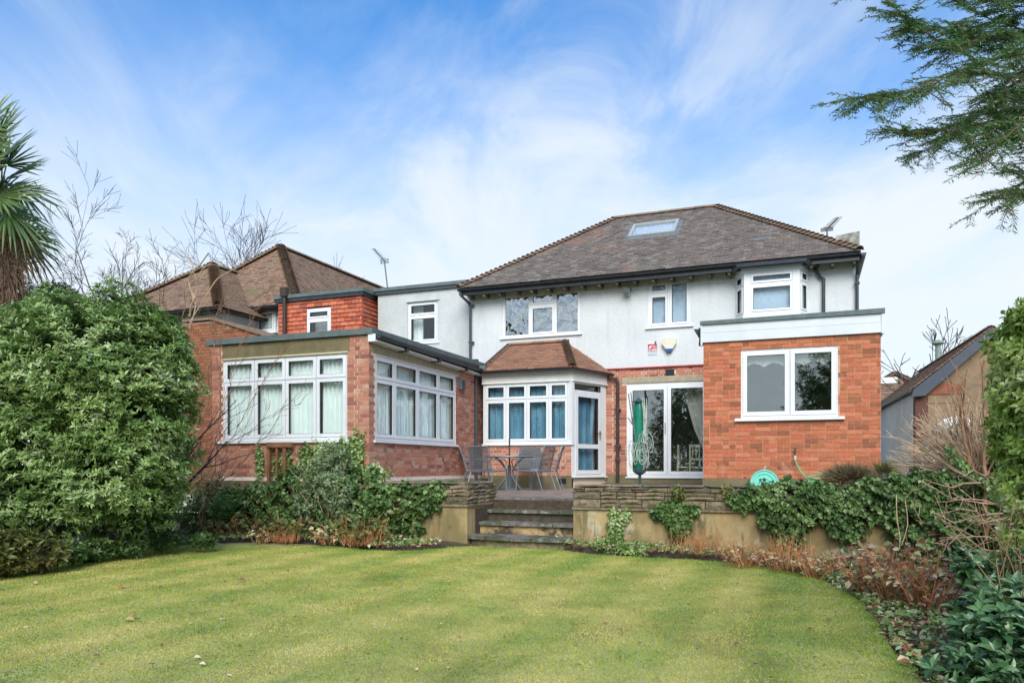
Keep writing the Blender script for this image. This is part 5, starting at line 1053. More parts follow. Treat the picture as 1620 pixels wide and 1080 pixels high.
q = onV(1262, 763, VX - .35); mb = MB(); mb.wbox(uV(1249, VX - .35), uV(1279, VX - .35), VX - .5, VX - .2, q[2] - .06, q[2] + .02); o = mb.build('hose_tray', mat('dark_teal_plastic', (.03, .14, .13), rough=.5)); setp(o, 'low dark teal trough at the foot of the orange brick wall under the tap', 'trough')
# ---- dining chairs seen through the sliding door ----
CW = mat('cream_painted_wood', (.66, .66, .50), rough=.5)
def dchair(px, v, rot, label, first=None):
    if first is None:
        r = thing('dining_chair', (0, 0, 0), label, 'chair', 'cream dining chairs indoors'); W = .20
        mb = MB(); mb.wbox(-W, W, -.2, .2, .44, .47); mb.build('seat', CW, r)
        for (x, y, h) in ((-W + .02, -.18, .45), (W - .02, -.18, .45), (-W + .02, .19, 1.0), (W - .02, .19, 1.0)):
            mb = MB(); mb.wbox(x - .02, x + .02, y - .02, y + .02, 0, h); mb.build('leg', CW, r)
        mb = MB(); mb.wbox(-W, W, .175, .205, .93, 1.0); mb.wbox(-W, W, .175, .205, .62, .67); mb.build('back_rail', CW, r)
        for i in range(4):
            mb = MB(); x = -W + .08 + i * .08; mb.wbox(x - .01, x + .01, .18, .20, .67, .93); mb.build('spindle', CW, r)
        mb = MB(); mb.wbox(-W, W, -.185, -.165, .2, .23); mb.wbox(-W, W, .175, .195, .2, .23); mb.wbox(-W + .01, -W + .03, -.18, .18, .14, .17); mb.wbox(W - .03, W - .01, -.18, .18, .14, .17); mb.build('stretcher', CW, r)
    else: r = copy_thing(first); r['label'] = label
    r.location = (uV(px, v), v, .80); r.rotation_euler = (0, 0, R(rot)); return r
d1 = dchair(1106, 18.5, 178, 'cream dining chair at the right edge inside the sliding door'); dchair(1086, 18.75, 95, 'cream dining chair turned side-on beyond the sliding door glass', d1)
mb = MB(); q = onV(1094, 742, 18.9); mb.lathe((q[0], 18.9, 1.30), [(.02, 0), (.17, .02), (.17, .06), (.02, .08)], 16); c = np.array((q[0], 18.9, 1.30)); 
o = link('cushion', mesh_np('cushion', np.array(mb.v) - c, mb.f, smooth=True), mat('yellow_cushion', (.62, .55, .28), rough=.9), loc=tuple(c)); setp(o, 'pale yellow cushion on the dining chair inside the sliding door', 'cushion')
# ---- bags and sheet beside the garage ----
WB = mat('white_tarpaulin', (.74, .74, .72), (.60, .60, .58), scale=6, rough=.5, bump=.6, bscale=9)
def lump(name, label, cat, px, py, V_, rx, ry, rz_, m, seed):
    c = onV(px, py, V_); r = np.random.default_rng(seed); nu, nv = 22, 12; V = []
    ph = r.random(6) * 6
    for j in range(nv + 1):
        th_ = math.pi * j / nv
        for i in range(nu):
            a = 2 * math.pi * i / nu; d_ = np.array((math.cos(a) * math.sin(th_), math.sin(a) * math.sin(th_), math.cos(th_)))
            k_ = 1 + .12 * math.sin(a * 3 + ph[0] + th_ * 2) + .08 * math.sin(a * 7 + ph[1]) * math.sin(th_ * 4 + ph[2]) + .05 * math.sin(a * 13 + th_ * 9 + ph[3]); V.append(d_ * k_ * np.array((rx, ry, rz_)))
    Fc = [(j * nu + i, j * nu + (i + 1) % nu, (j + 1) * nu + (i + 1) % nu, (j + 1) * nu + i) for j in range(nv) for i in range(nu)]
    o = link(name, mesh_np(name, V, Fc, smooth=False), m, loc=tuple(c)); setp(o, label, cat); return o
lump('white_bag', 'large white builder bag slumped behind the bare shrub by the garage', 'bag', 1538, 722, 13.2, .36, .35, .22, WB, 1)
lump('white_bag', 'lower white plastic bag left of the others behind the bare shrub', 'bag', 1498, 735, 13.0, .30, .25, .22, WB, 2)
lump('white_bag', 'upper white bag showing through the twigs just left of the hedge', 'bag', 1510, 676, 13.8, .26, .24, .16, WB, 3)
mb = MB(); q0_, q1_ = uV(1460, 14.5), uV(1500, 14.5); mb.wbox(q0_, q1_, 14.5, 14.56, .6, zV(1480, 697, 14.5)); 
for i in range(4): x = q0_ + (q1_ - q0_) * (i + .5) / 4; mb.wbox(x - .03, x + .03, 14.47, 14.5, .6, zV(1480, 699, 14.5))
o = mb.build('blue_panel', mat('slate_blue_paint', (.10, .12, .20), rough=.6)); setp(o, 'slate blue board standing beside the garage pier', 'board')
# ================= PLANTS =================
def unit(v): return v / (np.linalg.norm(v, axis=-1, keepdims=True) + 1e-9)
def leaf_mesh(name, C, D, Nn, L, W, tones, fold=.18, simple=False):
    """C base points, D leaf axes, Nn leaf normals, L length, W width; one folded leaf each"""
    n = len(C); D = unit(D); S = unit(np.cross(D, Nn)); Nn = np.cross(S, D); L = L[:, None]; W = W[:, None]
    if simple:
        V = np.stack([C, C + D * L * .45 + S * W * .5, C + D * L - Nn * L * .08, C + D * L * .45 - S * W * .5], 1); Fq = np.arange(n * 4).reshape(n, 4); t = tones
    else:
        V = np.stack([C, C + D * L * .38 + S * W * .5 + Nn * W * fold, C + D * L * .75 + S * W * .30 + Nn * W * fold * .5, C + D * L - Nn * L * .12, C + D * L * .75 - S * W * .30 + Nn * W * fold * .5, C + D * L * .38 - S * W * .5 + Nn * W * fold, C + D * L * .5], 1)
        b = np.arange(n)[:, None] * 7; Fq = np.concatenate([b + np.array([[0, 1, 2, 6]]), b + np.array([[6, 2, 3, 3]]), b + np.array([[0, 6, 4, 5]]), b + np.array([[6, 3, 3, 4]])], 0)
        q = np.concatenate([b + np.array([[0, 1, 2, 6]]), b + np.array([[0, 6, 4, 5]])], 0); tr = np.concatenate([b + np.array([[6, 2, 3]]), b + np.array([[6, 3, 4]])], 0)
        V = V.reshape(-1, 3); me = bpy.data.meshes.new(name); me.vertices.add(len(V)); me.vertices.foreach_set('co', V.astype(np.float32).ravel())
        loops = np.concatenate([q.ravel(), tr.ravel()]).astype(np.int32); me.loops.add(len(loops)); me.loops.foreach_set('vertex_index', loops)
        st = np.concatenate([np.arange(len(q)) * 4, len(q) * 4 + np.arange(len(tr)) * 3]).astype(np.int32); me.polygons.add(len(st)); me.polygons.foreach_set('loop_start', st); me.polygons.foreach_set('use_smooth', np.zeros(len(st), bool))
        a = me.attributes.new('tone', 'FLOAT', 'FACE'); a.data.foreach_set('value', np.concatenate([tones, tones, tones, tones]).astype(np.float32)); me.update(calc_edges=True); return me
    return mesh_np(name, V.reshape(-1, 3), Fq, t)
def blob_points(blobs, n, inner=.82, rough=.10, cull=.80, zmin=.02, back=None):
    """points spread through the outer shell of a union of ellipsoids (cx,cy,cz,rx,ry,rz); returns points and outward directions"""
    B = np.array(blobs, float); A = (B[:, 3] * B[:, 4] + B[:, 4] * B[:, 5] + B[:, 3] * B[:, 5]); out = []; nor = []; tot = 0
    while tot < n:
        k = rng.choice(len(B), size=n, p=A / A.sum()); d = unit(rng.normal(size=(n, 3))); u = inner + (1.0 - inner) * rng.random(n) ** .6
        ph = B[k, 0] * 7 + B[k, 2] * 3; lum = 1 + rough * np.sin(d[:, 0] * 6 + ph) * np.sin(d[:, 1] * 5 + ph * 2) + rough * .9 * np.sin(d[:, 2] * 9 + ph + d[:, 0] * 8) + rough * .6 * np.sin(d[:, 0] * 17 + d[:, 2] * 15 + ph)
        p = B[k, :3] + d * B[k, 3:] * (u * lum)[:, None]; ok = p[:, 2] > zmin
        if back is not None: ok &= (d[:, 1] < back)
        for b in B:
            q = np.linalg.norm((p - b[:3]) / b[3:], axis=1); ok &= q > cull
        p = p[ok]; dd = unit(d[ok] / B[k[ok], 3:]); out.append(p); nor.append(dd); tot += len(p)
    return np.concatenate(out)[:n], np.concatenate(nor)[:n]
def clump_tone(p, sc=2.5, seed=0.):
    return .5 + .25 * np.sin(p[:, 0] * sc * 2.1 + seed) * np.sin(p[:, 2] * sc * 2.6 + seed * 2) + .15 * np.sin(p[:, 0] * sc * 6 + p[:, 1] * sc * 5 + seed) * np.sin(p[:, 2] * sc * 7)
def rosettes(name, blobs, n, per, L, W, m, parent, up=.5, spread=1.1, inner=.8, cull=.8, rough=.1, back=None, twig=None, simple=False, tier=0., gap=None):
    p, o = blob_points(blobs, n, inner, rough, cull, back=back)
    if gap:
        fld = np.sin(p[:, 0] * 4.3 + 1.7 * np.sin(p[:, 2] * 3.1)) * np.sin(p[:, 2] * 5.2 + 1.3 * np.sin(p[:, 0] * 3.7) + .6) + .5 * np.sin(p[:, 0] * 9.1 + p[:, 2] * 2) * np.sin(p[:, 2] * 11.3) + .95 * np.clip(1.25 - p[:, 2], 0, 1); keep = (fld < gap) | (rng.random(len(p)) < .12); p, o = p[keep], o[keep]; n = len(p)
    if tier: p[:, 2] = np.where(rng.random(n) < .7, np.round((p[:, 2] + .04 * np.sin(p[:, 0] * 5)) / tier) * tier + rng.normal(size=n) * tier * .16, p[:, 2])
    ax = unit(o * (1 - up) + np.array((0, 0, 1.)) * up + rng.normal(size=(n, 3)) * .22)
    ref = unit(np.cross(ax, rng.normal(size=(n, 3)))); oth = np.cross(ax, ref); C, D, Nn, LL, WW, T = [], [], [], [], [], []; ct = clump_tone(p, seed=len(name))
    for i in range(per):
        a = 2 * math.pi * (i / per) + rng.random(n) * .9; el = spread + rng.normal(size=n) * .22
        rad = ref * np.cos(a)[:, None] + oth * np.sin(a)[:, None]; d = unit(ax * np.cos(el)[:, None] + rad * np.sin(el)[:, None]); nn = unit(ax * np.sin(el)[:, None] - rad * np.cos(el)[:, None])
        sz = .7 + .5 * rng.random(n); C.append(p + d * .006 - ax * (rng.random(n) * L * .9)[:, None]); D.append(d); Nn.append(nn); LL.append(L * sz); WW.append(W * sz); T.append(np.clip(ct + rng.normal(size=n) * .17, 0, 1))
    me = leaf_mesh(name, np.concatenate(C) - wloc(parent), np.concatenate(D), np.concatenate(Nn), np.concatenate(LL), np.concatenate(WW), np.concatenate(T), simple=simple)
    ob = link(name, me, m, parent, kind='stuff')
    return p, o
def shingle_leaves(name, P_, O_, L, W, m, parent, droop=.6, tilt=.5, simple=False, heart=False):
    n = len(P_); down = np.array((0, 0, -1.)); d = unit(down * droop + O_ * .35 + rng.normal(size=(n, 3)) * .45); nn = unit(O_ + np.array((0, 0, .5)) * tilt + rng.normal(size=(n, 3)) * .38)
    sz = .55 + .7 * rng.random(n); T = np.clip(clump_tone(P_, 3.5, 1.3) + rng.normal(size=n) * .2, 0, 1)
    pl = wloc(parent) if parent is not None else 0
    return link(name, leaf_mesh(name, P_ - pl, d, nn, L * sz, W * sz, T, simple=simple), m, parent, kind='stuff')
LV = dict(rough=.42, spec=.5, scale=30, trans=.22)
M_PIERIS = mat('evergreen_leaf', (1, 1, 1), (.8, .85, .8), tones=[(.07, .13, .035), (.16, .27, .065), (.27, .40, .11), (.40, .53, .20), (.64, .70, .46)], **LV)
M_PALE = mat('pale_evergreen_leaf', (1, 1, 1), (.8, .85, .8), tones=[(.09, .13, .06), (.18, .25, .12), (.27, .35, .18), (.36, .43, .27)], **LV)
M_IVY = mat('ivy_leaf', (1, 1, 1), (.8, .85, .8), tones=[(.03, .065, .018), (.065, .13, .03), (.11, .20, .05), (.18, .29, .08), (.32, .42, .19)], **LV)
M_OLIVE = mat('yellow_green_leaf', (1, 1, 1), (.8, .85, .8), tones=[(.07, .09, .02), (.14, .17, .04), (.24, .24, .07), (.30, .22, .08), (.10, .14, .04)], **LV)
M_FERN = mat('bright_green_leaf', (1, 1, 1), (.8, .85, .8), tones=[(.05, .16, .035), (.10, .26, .06), (.16, .34, .10)], **LV)
M_HEDGE = mat('variegated_hedge_leaf', (1, 1, 1), (.85, .9, .8), tones=[(.12, .19, .03), (.24, .36, .06), (.40, .54, .12), (.56, .66, .24), (.78, .80, .50)], **LV)
M_VIB = mat('blue_green_laurel_leaf', (1, 1, 1), (.8, .85, .8), tones=[(.03, .085, .035), (.06, .14, .055), (.10, .21, .08), (.15, .29, .13), (.28, .42, .24)], rough=.3, spec=.6, scale=30, trans=.15)
M_DEAD = mat('dead_leaf', (1, 1, 1), (.7, .7, .7), tones=[(.16, .09, .055), (.36, .11, .055), (.52, .26, .10), (.62, .45, .25), (.70, .60, .44), (.46, .42, .15), (.20, .28, .09)], rough=.75, scale=30)
M_RUST = mat('rusty_stem', (.42, .15, .06), (.55, .27, .11), scale=9, rough=.8)
M_BARK = mat('grey_bark', (.10, .085, .075), (.16, .14, .12), scale=12, rough=.9)
M_TWIGP = mat('pale_dry_twig', (.54, .41, .27), (.38, .26, .165), scale=9, rough=.85)
M_TWIGB = mat('brown_branch', (.36, .20, .115), (.20, .115, .065), scale=6, rough=.85)
M_TWIGD = mat('dark_twig', (.045, .03, .03), (.08, .055, .05), scale=9, rough=.85)
M_CONB = mat('conifer_twig', (.16, .085, .05), (.10, .06, .04), scale=12, rough=.85)
M_NEED = mat('conifer_needle', (1, 1, 1), (.8, .85, .85), tones=[(.04, .12, .04), (.07, .18, .055), (.11, .26, .07), (.18, .35, .11)], rough=.4, spec=.5, trans=.25, scale=20)
M_PALM = mat('palm_leaf', (1, 1, 1), (.8, .85, .8), tones=[(.035, .08, .02), (.07, .14, .03), (.12, .21, .05), (.30, .31, .13)], rough=.4, trans=.2, scale=8)
M_FIB = mat('palm_fibre', (.16, .095, .06), (.30, .20, .14), scale=22, rough=1, bump=.8)
def B(px, py, V_, rpx, ry=None, sx=1., sz=1.):
    c = onV(px, py, V_); Zc = np.dot(c - CAM, (-ST, CT, 0)); r = rpx * Zc / F; return (c[0], c[1], c[2], r * sx, (ry if ry else r), r * sz)
def BD(px, py, D_, rpx, ry=None, sx=1., sz=1.):
    c = onD(px, py, D_); r = rpx * D_ / F; return (c[0], c[1], c[2], r * sx, (ry if ry else r), r * sz)
def grow(mb, p, d, L, r, depth, rs, nb=(3, 5), bend=.35, spread=.7, up=.05, shrink=.62, rsh=.6, sides=4, segs=4, rmin=.0022):
    pts = [np.array(p, float)]; rad = [r]; d = np.array(d, float); d /= np.linalg.norm(d); dirs = [d]
    for i in range(segs):
        d = d + np.array([rs.gauss(0, 1), rs.gauss(0, 1), rs.gauss(0, 1)]) * bend * .35 + np.array((0, 0, up)); d /= np.linalg.norm(d)
        pts.append(pts[-1] + d * L / segs); rad.append(max(rmin, r * (1 - .65 * (i + 1) / segs))); dirs.append(d)
    mb.tube(pts, rad, sides if r > .008 else 3, cap=False)
    if depth <= 0: return
    for k in range(rs.randint(*nb)):
        t = rs.uniform(.25, 1.0); i = min(segs - 1, int(t * segs)); f = t * segs - i; q = pts[i] * (1 - f) + pts[i + 1] * f
        rv = np.array([rs.gauss(0, 1), rs.gauss(0, 1), rs.gauss(0, 1)]); rv -= dirs[i] * np.dot(rv, dirs[i]); rv /= np.linalg.norm(rv) + 1e-9
        nd = dirs[i] * math.cos(spread) + rv * math.sin(spread) * rs.uniform(.6, 1.2)
        grow(mb, q, nd, L * shrink * rs.uniform(.7, 1.15), max(rmin, rad[i] * rsh), depth - 1, rs, nb, bend, spread, up, shrink, rsh, sides, segs, rmin)

# ---- the big evergreen shrub on the left and its companions ----
c0 = onZ(150, 872, 0); sh = thing('evergreen_shrub', (c0[0], c0[1] + 1, 0), 'huge rounded evergreen shrub filling the left side of the garden', 'shrub')
DL = 10.2
bl = [BD(165, 590, DL, 128), BD(105, 610, DL + .2, 140), BD(208, 640, DL - .1, 101), BD(192, 735, DL, 103), BD(125, 775, DL - .1, 100, sz=.86), BD(60, 700, DL, 125), BD(-50, 680, DL, 150), BD(-20, 790, DL - .2, 110, sz=.8), BD(235, 565, DL + .2, 72), BD(222, 800, DL + .2, 62, sz=.8), BD(-140, 640, DL + .3, 150)]
pts_, nor_ = rosettes('foliage', bl, 17500, 7, .072, .030, M_PIERIS, sh, up=.5, spread=1.15, inner=.80, rough=.10, cull=.83, tier=.12, gap=.62)
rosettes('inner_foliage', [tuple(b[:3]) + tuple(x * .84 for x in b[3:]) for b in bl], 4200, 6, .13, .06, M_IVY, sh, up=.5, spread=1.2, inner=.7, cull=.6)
mb = MB(); rs = random.Random(3)
for i in range(9):
    p = (c0[0] + rs.uniform(-1.3, 1.1), c0[1] + rs.uniform(.3, 1.4), 0); grow(mb, p, (rs.uniform(-.5, .5), rs.uniform(-.4, .3), 1), 1.6, .05, 2, rs, nb=(3, 4), spread=.6, shrink=.7)
mb.build('stems', M_TWIGD, sh)
s2 = thing('evergreen_shrub', tuple(onZ(-30, 850, 0) + np.array((0, 3, 0))), 'paler loose evergreen shrub behind the big one at the far left edge', 'shrub')
rosettes('foliage', [BD(25, 520, 12.6, 62), BD(60, 500, 12.9, 48), BD(-45, 540, 12.6, 90), BD(90, 485, 13, 36), BD(10, 600, 12.6, 80), BD(60, 560, 12.6, 60)], 2200, 7, .11, .036, M_PALE, s2, up=.5, spread=1.15, inner=.7)
s3 = thing('low_shrub', tuple(onZ(50, 892, 0)), 'low yellow green shrub at the lawn edge in the bottom left bed', 'shrub')
rosettes('foliage', [BD(25, 868, 8.6, 34, sz=.9), BD(72, 872, 8.9, 30, sz=.8), BD(-30, 880, 8.4, 50, sz=.9)], 420, 6, .11, .05, M_OLIVE, s3, up=.6, spread=1.1, inner=.5)
s4 = thing('low_shrub', tuple(onZ(250, 862, 0)), 'low dark ground cover plants along the foot of the big shrub', 'shrub')
rosettes('foliage', [BD(205, 860, 10.2, 26, sz=.6), BD(260, 852, 10.8, 26, sz=.6), BD(150, 868, 9.9, 28, sz=.6), BD(320, 853, 11, 22, sz=.5), BD(115, 872, 9.4, 24, sz=.6)], 700, 6, .07, .035, M_IVY, s4, up=.6, inner=.4)

s5 = thing('low_shrub', tuple(onZ(350, 850, 0)), 'dark low shrub filling the corner between the big shrub and the ivy mound', 'shrub')
rosettes('foliage', [B(365, 805, 11.0, 28, sz=1.2), B(335, 800, 11.1, 30, sz=1.3), B(395, 815, 10.95, 26, sz=1.1), B(310, 820, 10.8, 26, sz=1.0)], 900, 6, .085, .038, M_IVY, s5, up=.45, inner=.4, rough=.2)
mb = MB(); rs = random.Random(6)
for i in range(7): grow(mb, onV(340 + i * 8, 850, 11.0) * np.array((1, 1, 0)), (rs.uniform(-.3, .3), 0, 1), .7, .012, 1, rs)
mb.build('stems', M_TWIGD, s5)
# ---- ivy mound below the sunroom ----
iv = thing('ivy', tuple(onV(560, 800, 10.9)), 'dense ivy mound under the sunroom windows, climbing the brick corner', 'ivy')
bl = [B(430, 800, 11.0, 44, .38, sz=.75), B(480, 785, 10.95, 48, .4, sz=.8), B(540, 780, 10.9, 46, .4, sz=.85), B(590, 785, 10.9, 40, .34, sz=.8), B(632, 792, 10.84, 32, .26, sz=.7), B(668, 790, 10.85, 24, .14, sz=.75), B(652, 825, 10.85, 16, .10, sz=1.7), B(600, 830, 10.8, 36, .25, sz=.9), B(545, 828, 10.8, 46, .35, sz=.8), B(470, 825, 10.9, 46, .35, sz=.7), B(690, 775, 10.87, 14, .08, sz=.8)]
P_, O_ = blob_points(bl, 13500, .62, .30, .86, zmin=.05, back=.35); shingle_leaves('foliage', P_, O_, .078, .068, M_IVY, iv)
bl = [B(566, 708, 11.49, 12, .07, sz=2.2), B(545, 715, 11.48, 22, .07, sz=1.1), B(515, 718, 11.48, 22, .07, sz=.9), B(485, 725, 11.48, 16, .06, sz=1.4), B(452, 735, 11.48, 10, .05, sz=2.4), B(411, 728, 11.48, 7, .05, sz=3.8), B(437, 735, 11.48, 4, .04, sz=4.5), B(530, 740, 11.45, 40, .10, sz=.6), B(590, 748, 11.3, 26, .16, sz=.6)]
P_, O_ = blob_points(bl, 4200, .3, .35, .2, zmin=.05, back=.35); shingle_leaves('climbing_foliage', P_, O_, .058, .05, M_PIERIS, iv)
mb = MB(); rs = random.Random(8)
for i in range(8): p = onV(rs.uniform(430, 660), 850, 10.95); grow(mb, p, (rs.uniform(-.3, .3), .1, 1), .9, .02, 1, rs)
mb.build('stems', M_TWIGB, iv)
bsh = thing('loose_shrub', tuple(onV(520, 855, 10.5)), 'straggly pale green shrub standing in front of the ivy mound', 'shrub')
rosettes('foliage', [B(515, 765, 10.55, 32, sz=1.8), B(490, 800, 10.5, 28, sz=1.2), B(545, 790, 10.5, 28, sz=1.5), B(530, 730, 10.8, 30, sz=1.1)], 1000, 5, .07, .028, M_PALE, bsh, up=.35, inner=.1, cull=.0)
mb = MB(); rs = random.Random(18)
for i in range(9): grow(mb, onV(520 + rs.uniform(-12, 12), 856, 10.5), (rs.uniform(-.35, .35), rs.uniform(-.2, .2), 1), 1.0, .010, 1, rs, nb=(2, 4))
mb.build('stems', M_TWIGP, bsh)
# ferny plant and yellow green perennials in the left bed
fp = thing('leafy_plant', tuple(onV(350, 862, 10.6)), 'bright green leafy plant with stacked leaflets by the dark fence post', 'plant')
C, D, Nn, LL, WW = [], [], [], [], []
for k in range(16):
    a = rng.random() * 6.28; b = np.array(onV(352 + rng.normal() * 5, 860, 10.6)); b[2] = .1; d = unit(np.array((math.cos(a) * .5, math.sin(a) * .4, 1.0)))
    for j in range(13):
        q = b + d * (.12 + j * .055) + np.array((math.cos(a), math.sin(a), -.2)) * (j / 13) ** 2 * .22; s_ = unit(np.cross(d, (0, 0, 1)) + 1e-3)
        for sg_ in (-1, 1): C.append(q); D.append(unit(s_ * sg_ + d * .35)); Nn.append(unit(np.array((0, 0, 1.)) + rng.normal(size=3) * .3)); LL.append(.16 * (1 - .4 * j / 13)); WW.append(.045)
link('foliage', leaf_mesh('foliage', np.array(C) - wloc(fp), np.array(D), np.array(Nn), np.array(LL), np.array(WW), rng.random(len(C))), M_FERN, fp, kind='stuff')
def perennial(label, px, py, V_, r, h, n, leaf, m, stem=M_RUST, ns=16, seed=0, nm='perennial_plant', lw=.7, grp='dying perennials in the beds'):
    b = onV(px, py, V_); b[2] = bed_z(b[0], b[1]); t = thing(nm, tuple(b), label, 'plant', grp); rs = random.Random(seed); mb = MB(); C, D, Nn, LL = [], [], [], []
    for i in range(ns):
        a = rs.random() * 6.28; q = rs.random() ** .5 * r * .5; p0_ = np.array((b[0] + q * math.cos(a), b[1] + q * math.sin(a), b[2])); d = np.array((math.cos(a) * .5 + rs.gauss(0, .2), math.sin(a) * .35 + rs.gauss(0, .2), 1.1)); d /= np.linalg.norm(d); hh = h * rs.uniform(.5, 1.05)
        p1_ = p0_ + d * hh * .55; p2_ = p1_ + (d + np.array((rs.gauss(0, .2), rs.gauss(0, .2), -.1))) * hh * .45; mb.tube([p0_, p1_, p2_], [.006, .005, .003], 3, cap=False)
        for k in range(max(1, n // ns)):
            t_ = rs.uniform(.35, 1.05); C.append(p0_ + (p2_ - p0_) * t_ + np.array((rs.gauss(0, .03), rs.gauss(0, .03), rs.gauss(0, .02)))); D.append(np.array((rs.gauss(0, 1), rs.gauss(0, 1), rs.uniform(-.7, .3)))); Nn.append(np.array((rs.gauss(0, .5), rs.gauss(0, .5) - .3, 1))); LL.append(leaf * rs.uniform(.6, 1.2))
    mb.build('stems', stem, t); LL = np.array(LL); link('foliage', leaf_mesh('foliage', np.array(C) - wloc(t), np.array(D), np.array(Nn), LL, LL * lw, rng.random(len(C))), m, t, kind='stuff'); return t
PN = [(345, 838, 10.3, .35, .42, 110, .11, M_OLIVE, 'yellow green leafy perennial at the left end of the bed by the big shrub'), (395, 830, 10.4, .35, .5, 110, .11, M_OLIVE, 'yellow green perennial just right of the bright leafy plant'), (450, 835, 10.1, .4, .5, 130, .10, M_OLIVE, 'yellowing perennial in front of the ivy mound, left part'),
      (560, 838, 10.0, .45, .58, 160, .12, M_OLIVE, 'tall yellow leaved perennial in front of the middle of the ivy mound'), (592, 842, 10.1, .32, .45, 110, .11, M_OLIVE, 'pale yellow perennial beside the rusty stems, left of the render wall'), (520, 845, 10.0, .25, .35, 80, .08, M_DEAD, 'withered brown perennial low in the left bed'), (415, 846, 9.9, .3, .3, 90, .07, M_DEAD, 'clump of dead brown stalks at the left bed edge')]
for i, (px, py, v, r, h, n, lf, m_, lb) in enumerate(PN): perennial(lb, px, py, v, r, h, n, lf, m_, seed=i)
def tuft(label, px, V_, n, h, m, spread=.25, nm='dry_stem_clump', seed=1, z0=None, w_=.006, cat='plant', lean=.3):
    b = onV(px, 800, V_); b[2] = bed_z(b[0], b[1]) if z0 is None else z0; t = thing(nm, tuple(b), label, cat); C = np.tile(b, (n, 1)) + rng.normal(size=(n, 3)) * np.array((spread * .5, spread * .3, 0)); D = unit(np.stack([rng.normal(size=n) * lean, rng.normal(size=n) * lean, np.ones(n)], 1))
    L = h * (.5 + .6 * rng.random(n)); link('stalks', leaf_mesh('stalks', C - wloc(t), D, unit(rng.normal(size=(n, 3))), L, np.full(n, w_), rng.random(n), simple=True), m, t, kind='stuff'); return t
tuft('rusty red stalks standing in front of the ivy near the render wall', 572, 9.9, 220, .32, M_RUST)
tuft('rusty stalks at the left part of the bed under the sunroom', 450, 9.9, 160, .26, M_RUST)
tuft('thin rusty stalks against the ochre wall right of the steps', 1110, 10.4, 200, .45, M_RUST, .4)
tuft('thin rusty stalks below the ivy curtain on the ochre wall', 1230, 10.2, 200, .42, M_RUST, .5)

# ---- right wall: ivy curtain, heather, dead flowers ----
iw = thing('ivy', tuple(onV(1330, 800, 10.85)), 'dark ivy curtain hanging over the stone top of the right retaining wall', 'ivy')
bl = [B(1175, 792, 10.86, 18, .06, sz=.7), B(1205, 782, 10.86, 24, .09, sz=.7), B(1250, 785, 10.85, 32, .12, sz=.75), B(1225, 812, 10.84, 20, .09, sz=.9), B(1248, 838, 10.84, 17, .08, sz=1.3), B(1265, 812, 10.84, 22, .1, sz=.9), B(1305, 795, 10.84, 26, .1, sz=.8), B(1335, 815, 10.84, 22, .1, sz=1.3), B(1345, 842, 10.84, 13, .07, sz=.9), B(1372, 792, 10.85, 28, .12, sz=.9), B(1400, 775, 10.85, 32, .14, sz=.55), B(1418, 808, 10.85, 24, .1, sz=1.1), B(1450, 782, 10.85, 40, .18, sz=.65), B(1452, 830, 10.8, 34, .14, sz=1.2), B(1500, 790, 10.85, 50, .2, sz=.7), B(1500, 850, 10.75, 50, .2, sz=.9), B(1565, 800, 10.85, 60, .25), B(1285, 775, 10.87, 26, .10, sz=.45), B(1475, 764, 11.0, 60, .2, sz=.2)]
P_, O_ = blob_points(bl, 15000, .5, .42, .86, zmin=.05, back=.25); shingle_leaves('foliage', P_, O_, .062, .055, M_IVY, iw, droop=.8)
i2 = thing('ivy', tuple(onV(1065, 830, 10.87)), 'small ivy patch spilling down the ochre wall in the middle', 'ivy')
P_, O_ = blob_points([B(1062, 808, 10.87, 26, .07, sz=.6), B(1075, 825, 10.86, 20, .07, sz=1.3), B(1090, 806, 10.87, 16, .06, sz=.5), B(1045, 812, 10.87, 14, .05, sz=.6)], 1100, .6, .12, .7, back=.2); shingle_leaves('foliage', P_, O_, .065, .055, M_IVY, i2)
i3 = thing('ivy', tuple(onV(975, 850, 10.8)), 'sparse leafy climber rising up the ochre wall just right of the steps', 'ivy')
P_, O_ = blob_points([B(975, 830, 10.86, 15, .05, sz=2.0), B(965, 862, 10.7, 28, .12, sz=.7), B(990, 815, 10.87, 9, .04, sz=1.5), B(1000, 870, 10.5, 30, .15, sz=.5)], 1100, .3, .12, .3, back=.3); shingle_leaves('foliage', P_, O_, .05, .04, M_OLIVE if False else M_PIERIS, i3)
i4 = thing('ivy', tuple(onV(1115, 785, 10.85)), 'small brown and green creeper on the walling stone above the ochre wall', 'ivy')
P_, O_ = blob_points([B(1072, 778, 10.85, 10, .05, sz=1.2), B(1152, 778, 10.85, 8, .04, sz=1.6)], 240, .2, .1, .2, back=.3); shingle_leaves('foliage', P_, O_, .045, .04, M_OLIVE, i4)
def grasstuft(label, px, py, V_, rx, rz_, n, m, nm, cat='plant', L=.16):
    c = onV(px, py, V_); t = thing(nm, tuple(c), label, cat); d = unit(rng.normal(size=(n, 3)) * np.array((1, .7, .8)) + np.array((0, -.15, .55))); C = c + d * np.array((rx, .22, rz_)) * (.25 + .6 * rng.random((n, 1)))
    link('stalks', leaf_mesh('stalks', C - wloc(t), unit(d + rng.normal(size=(n, 3)) * .3), unit(rng.normal(size=(n, 3))), L * (.4 + .8 * rng.random(n)), np.full(n, .007), rng.random(n), simple=True), m, t, kind='stuff')
M_HEA = mat('dry_heather', (1, 1, 1), (.7, .7, .7), tones=[(.10, .065, .03), (.20, .14, .07), (.33, .26, .14), (.14, .12, .05), (.42, .34, .20)], rough=.9, scale=20)
grasstuft('dry brown heather clump sprawling over the wall top below the orange brick corner', 1345, 762, 11.15, .36, .17, 7500, M_HEA, 'heather_clump')
grasstuft('small olive tuft at the foot of the garage wall', 1400, 752, 12.4, .16, .15, 1500, M_OLIVE, 'grass_tuft')
